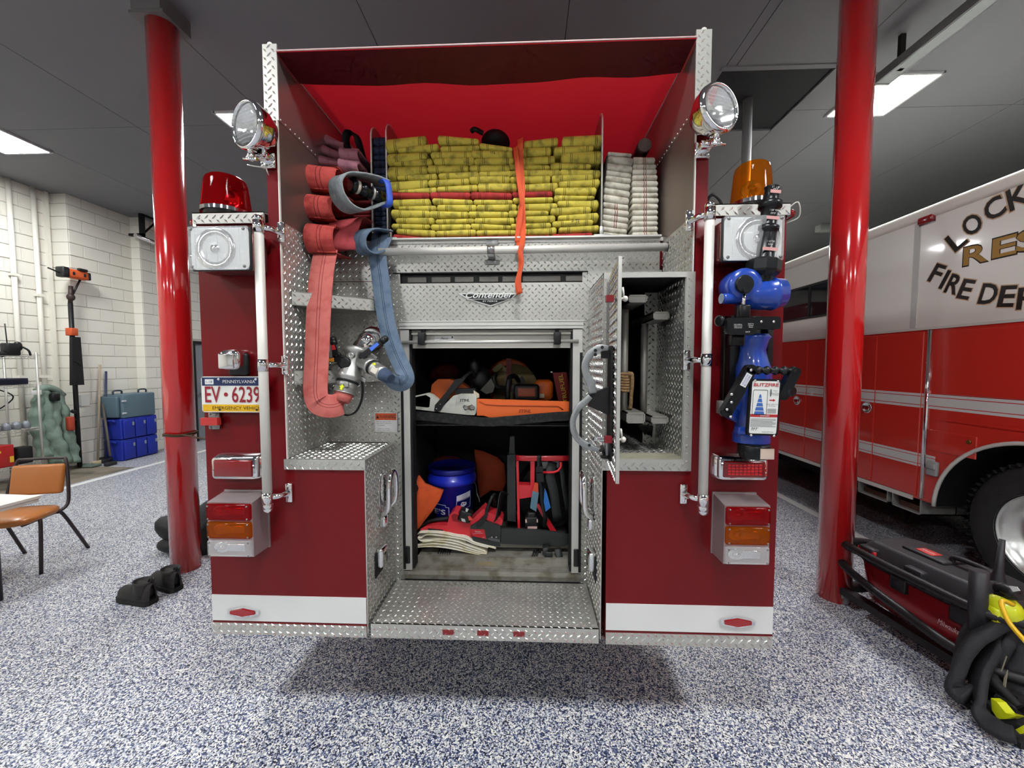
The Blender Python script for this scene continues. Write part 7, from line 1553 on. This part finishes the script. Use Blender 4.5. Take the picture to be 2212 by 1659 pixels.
# ================================================================ shop vacuum on its trolley
VC = thing('shop_vacuum', 'red and black wet vacuum with hose on a wheeled trolley by the right column', 'vacuum cleaner', (2.62, .65, 0))
vth = math.radians(7); VU = V((math.cos(vth), math.sin(vth), 0)); VV = V((-math.sin(vth), math.cos(vth), 0)); VO = V((2.64, .66, 0))
def vw(x, y, z): return VO+VU*x+VV*y+Z_*z
MV_ = Matrix.Rotation(vth, 3, 'Z')
M_vb = pm('vac_black', '#262528', .5, var=.1, vscale=15); M_vr = pm('vac_red', '#8c1820', .35, coat=.3)
def sup(x0, y0, e, n=28): 
    o = []
    for k in range(n):
        a = 2*PI*k/n; c, s2 = math.cos(a), math.sin(a); o.append((x0*math.copysign(abs(c)**e, c), y0*math.copysign(abs(s2)**e, s2)))
    return o
def loft(m, rings, smooth=True):
    n = len(rings[0][0]); vs = []
    for ol, z in rings: vs += [vw(x, y, z) for x, y in ol]
    m.add(vs, [[i*n+k, i*n+(k+1) % n, (i+1)*n+(k+1) % n, (i+1)*n+k] for i in range(len(rings)-1) for k in range(n)], smooth); o = len(m.v)-len(vs); m.f.append([o+k for k in range(n)][::-1]); m.sm.append(False); m.mi.append(0); m.f.append([o+(len(rings)-1)*n+k for k in range(n)]); m.sm.append(False); m.mi.append(0)
m = MB(); loft(m, [(sup(.16, .29, .45), .1), (sup(.18, .32, .45), .12), (sup(.2, .36, .45), .36)]); m.build('tub', M_vr, VC)
m = MB(); loft(m, [(sup(.21, .37, .45), .355), (sup(.215, .375, .45), .37), (sup(.215, .375, .45), .4), (sup(.2, .36, .45), .43), (sup(.17, .31, .4), .485), (sup(.15, .28, .4), .5)]); ld = m.build('lid', M_vb, VC)
m = MB(); m.rbox(vw(0, .05, .505), (.16, .22, .02), .008, M=MV_); m.tube(smooth_path([vw(-.0, -.04, .505), vw(0, -.06, .54), vw(0, -.2, .54), vw(0, -.22, .5)], 5), .014, 8); m.build('carry_handle', M_vb, ld)
m = MB(); m.rbox(vw(-.02, .06, .517), (.07, .09, .004), .002, M=MV_); m.build('badge', pm('vac_badge', '#c4403a', .4), ld)
m = MB(); text(m, 'Milwaukee', vw(-.02, .06, .5195), -VV, VU, .02, .075, shear=.3, th=.0006); m.build('badge_lettering', M_white, ld)
for yy in (.25, -.02):
    m = MB(); m.rbox(vw(-.2, yy, .43), (.05, .1, .07), .01, M=MV_); lt = m.build('battery_bay', M_vb, ld)
m = MB(); m.rbox(vw(-.215, .25, .425), (.02, .11, .055), .004, M=MV_); m.build('battery_badge', pm('badge_red2', '#b8282c', .4), ld)
m = MB(); text(m, 'Milwaukee', vw(-.2265, .26, .43), -VV, Z_, .014, .05, shear=.3, th=.001); m.build('badge_lettering', M_white, ld)
for yy in (.06, -.24):
    m = MB(); m.rbox(vw(-.205, yy, .33), (.03, .09, .09), .008, M=MV_); m.build('lid_clip', M_vb, VC)
m = MB(); text(m, 'Milwaukee', vw(-.2, -.2, .24), -VV, Z_, .03, .11, shear=.3, th=.012); m.build('tub_lettering', pm('vac_print', '#d8b4b8', .5), VC)
hp = [vw(-.12, -.5, .44), vw(-.25, -.36, .43), vw(-.27, -.1, .43), vw(-.265, .2, .43), vw(-.22, .4, .42), vw(-.05, .45, .4), vw(.05, .43, .38), vw(-.08, .46, .34), vw(-.24, .4, .3), vw(-.285, .2, .26), vw(-.29, -.05, .22), vw(-.29, -.25, .19), vw(-.25, -.42, .18), vw(-.1, -.55, .18)]
m = MB(); pth = smooth_path(hp, 16); m.tube(pth, [.024+.0022*(i % 2) for i in range(len(pth))], 12); m.build('hose', pm('hose_black', '#1c1a1b', .45), VC)
m = MB(); a = vw(-.3, .45, .09)
for (x0, x1, y0, y1) in ((-.26, -.2, -.5, .44), (.2, .26, -.5, .44), (-.2, .2, .38, .44), (-.2, .2, -.5, -.44)):
    q = [vw(x0, y0, .075), vw(x1, y0, .075), vw(x1, y1, .075), vw(x0, y1, .075)]; m.slab(q, Z_*.045)
m.build('trolley_frame', pm('trolley_dark', '#2c292a', .5, .3), VC)
for (x, y) in ((-.23, .38), (.23, .38), (-.23, -.44), (.23, -.44)):
    m = MB(); m.lathe([(.034, -.012), (.037, -.006), (.037, .006), (.034, .012)], vw(x, y, .037), VU, 20); cs = m.build('castor', pm('castor_grey', '#6e6e70', .5), VC); m = MB(); m.rbox(vw(x, y, .06), (.04, .03, .035), .005, M=MV_); m.build('castor_fork', M_steel, cs)
m = MB(); q = vw(-.15, -.34, 0); m.tube([q+Z_*.12, q+Z_*.56], .028, 14); m.build('wand_tube', M_vb, VC)
m = MB(); a = P(2150, 1310, X=2.55); b_ = P(2165, 1165, X=2.6); m.tube([V((a.x, a.y, .3)), a, a+(b_-a)*.4, a+(b_-a)*.55, b_], [.03, .03, .028, .016, .011], 14); m.build('crevice_nozzle', M_vb, VC)
# ================================================================ breathing apparatus pack
PK = thing('breathing_pack', 'black breathing apparatus pack with yellow cylinder parts at the lower right corner', 'breathing apparatus', (2.4, .12, 0))
M_nyl = pm('pack_nylon', '#1d1d20', .75, var=.2, vscale=14, bump=.3, bscale=90); M_yl = pm('pack_yellow', '#c9d01c', .35, coat=.3)
def X2(x, y, X): return P(1900+x*.2164, 1300+y*.2164, X=X)
def padtube(pts, rs, nm, mat=M_nyl, sx=1):
    pth = smooth_path([X2(*q) for q in pts], 6); n = len(pth); k = len(rs)-1; m = MB()
    m.tube(pth, [rs[min(int(i/(n-1)*k), k-1)]*(1-(i/(n-1)*k-min(int(i/(n-1)*k), k-1)))+rs[min(int(i/(n-1)*k), k-1)+1]*(i/(n-1)*k-min(int(i/(n-1)*k), k-1)) for i in range(n)], 16); m.build(nm, mat, PK)
def strapr(pts, w_, th, nm, wd, mat=M_nyl):
    pth = smooth_path([X2(*q) for q in pts], 6); n = len(pth); k = len(w_)-1; ws = []
    for i in range(n):
        f = i/(n-1)*k; j = min(int(f), k-1); ws.append(w_[j]+(w_[j+1]-w_[j])*(f-j))
    m = MB(); m.ribbon(pth, V(wd), ws, th, 5); m.build(nm, mat, PK)
strapr([(1240, 190, 2.5), (1100, 230, 2.46), (960, 330, 2.4), (860, 480, 2.34), (800, 640, 2.3), (770, 780, 2.27), (800, 880, 2.26), (900, 940, 2.27)], [.1, .15, .18, .17, .15, .14, .13, .12], .05, 'shoulder_pad', (.75, .6, .2))
strapr([(1180, 330, 2.5), (1080, 500, 2.44), (1000, 700, 2.37), (990, 900, 2.31), (1020, 1080, 2.27), (1100, 1210, 2.25), (1220, 1290, 2.25), (1350, 1330, 2.27)], [.1, .13, .1, .09, .09, .085, .08, .07], .035, 'waist_belt', (.6, .75, .25))
strapr([(1230, 230, 2.56), (1180, 400, 2.5), (1130, 560, 2.46), (1110, 660, 2.44)], [.14, .16, .12, .06], .05, 'chest_pad', (.5, .85, 0))
strapr([(1330, 260, 2.62), (1360, 600, 2.56), (1390, 960, 2.5)], [.26, .3, .24], .1, 'back_pad', (.4, -.9, 0))
padtube([(1120, 730, 2.42), (1150, 800, 2.4), (1250, 900, 2.4), (1400, 1050, 2.4)], [.02, .025, .02, .015], 'strap_bundle', M_rubber)
padtube([(1150, 1250, 2.35), (1300, 1200, 2.38), (1420, 1180, 2.4)], [.04, .05, .05], 'cylinder_valve', M_rubber)
m = MB(); q = X2(1240, 80, 2.5); m.ball(q, (.06, .07, .07), 20, 10); m.rbox(X2(1160, 120, 2.46), (.05, .06, .08), .02); m.build('mask_shell', M_yl, PK)
m = MB(); m.slab([X2(1110, 960, 2.33), X2(1170, 1000, 2.33), X2(1260, 1110, 2.33), X2(1370, 1140, 2.33), X2(1260, 1170, 2.33), X2(1180, 1170, 2.33), X2(1120, 1080, 2.33)], (.04, 0, 0)); m.build('cylinder_wrap', M_yl, PK)
m = MB(); m.slab([X2(1355, 1275, 2.3), X2(1442, 1230, 2.3), X2(1442, 1310, 2.3), X2(1400, 1320, 2.3)], (.03, 0, 0)); m.build('yellow_lug', M_yl, PK)
m = MB(); m.tube(smooth_path([X2(1330, 30, 2.4), X2(1240, -10, 2.36), X2(1215, 20, 2.34), X2(1245, 110, 2.32), X2(1290, 200, 2.3), X2(1360, 290, 2.28), X2(1460, 400, 2.26)], 6), .009, 10); m.build('air_line', pm('air_line_yellow', '#d4a91c', .4), PK)
m = MB(); q = X2(1000, 60, 2.45); a = P(2110, 1380, X=2.42); b_ = P(2115, 1232, X=2.42); m.tube([V((a.x, a.y, a.z)), b_], .034, 14); m.build('breathing_tube', M_vb, PK)
m = MB(); m.rbox(X2(1300, -110, 2.5), (.06, .07, .05), .02); m.ball(X2(1220, -130, 2.52), .03, 12, 8); m.tube([X2(1180, -60, 2.5), X2(1400, -60, 2.5)], .02, 8); m.build('regulator', M_black, PK)
m = MB(); m.slab([X2(1290, -160, 2.45), X2(1370, -150, 2.45), X2(1400, -110, 2.45), X2(1330, -100, 2.45)], (.003, 0, 0)); m.build('regulator_badge', M_white, PK)
m = MB(); m.slab([X2(1210, 690, 2.4), X2(1260, 540, 2.4), X2(1266, 545, 2.4), X2(1216, 695, 2.4)], (.004, 0, 0)); m.slab([X2(1250, 870, 2.4), X2(1275, 680, 2.4), X2(1240, 760, 2.4), X2(1228, 865, 2.4)], (.004, 0, 0)); m.build('strap_edge', pm('strap_tan', '#8f8874', .6), PK)
m = MB(); m.box(2.3, 2.6, .0, .3, .002, .03); m.build('base_plate', M_nyl, PK)
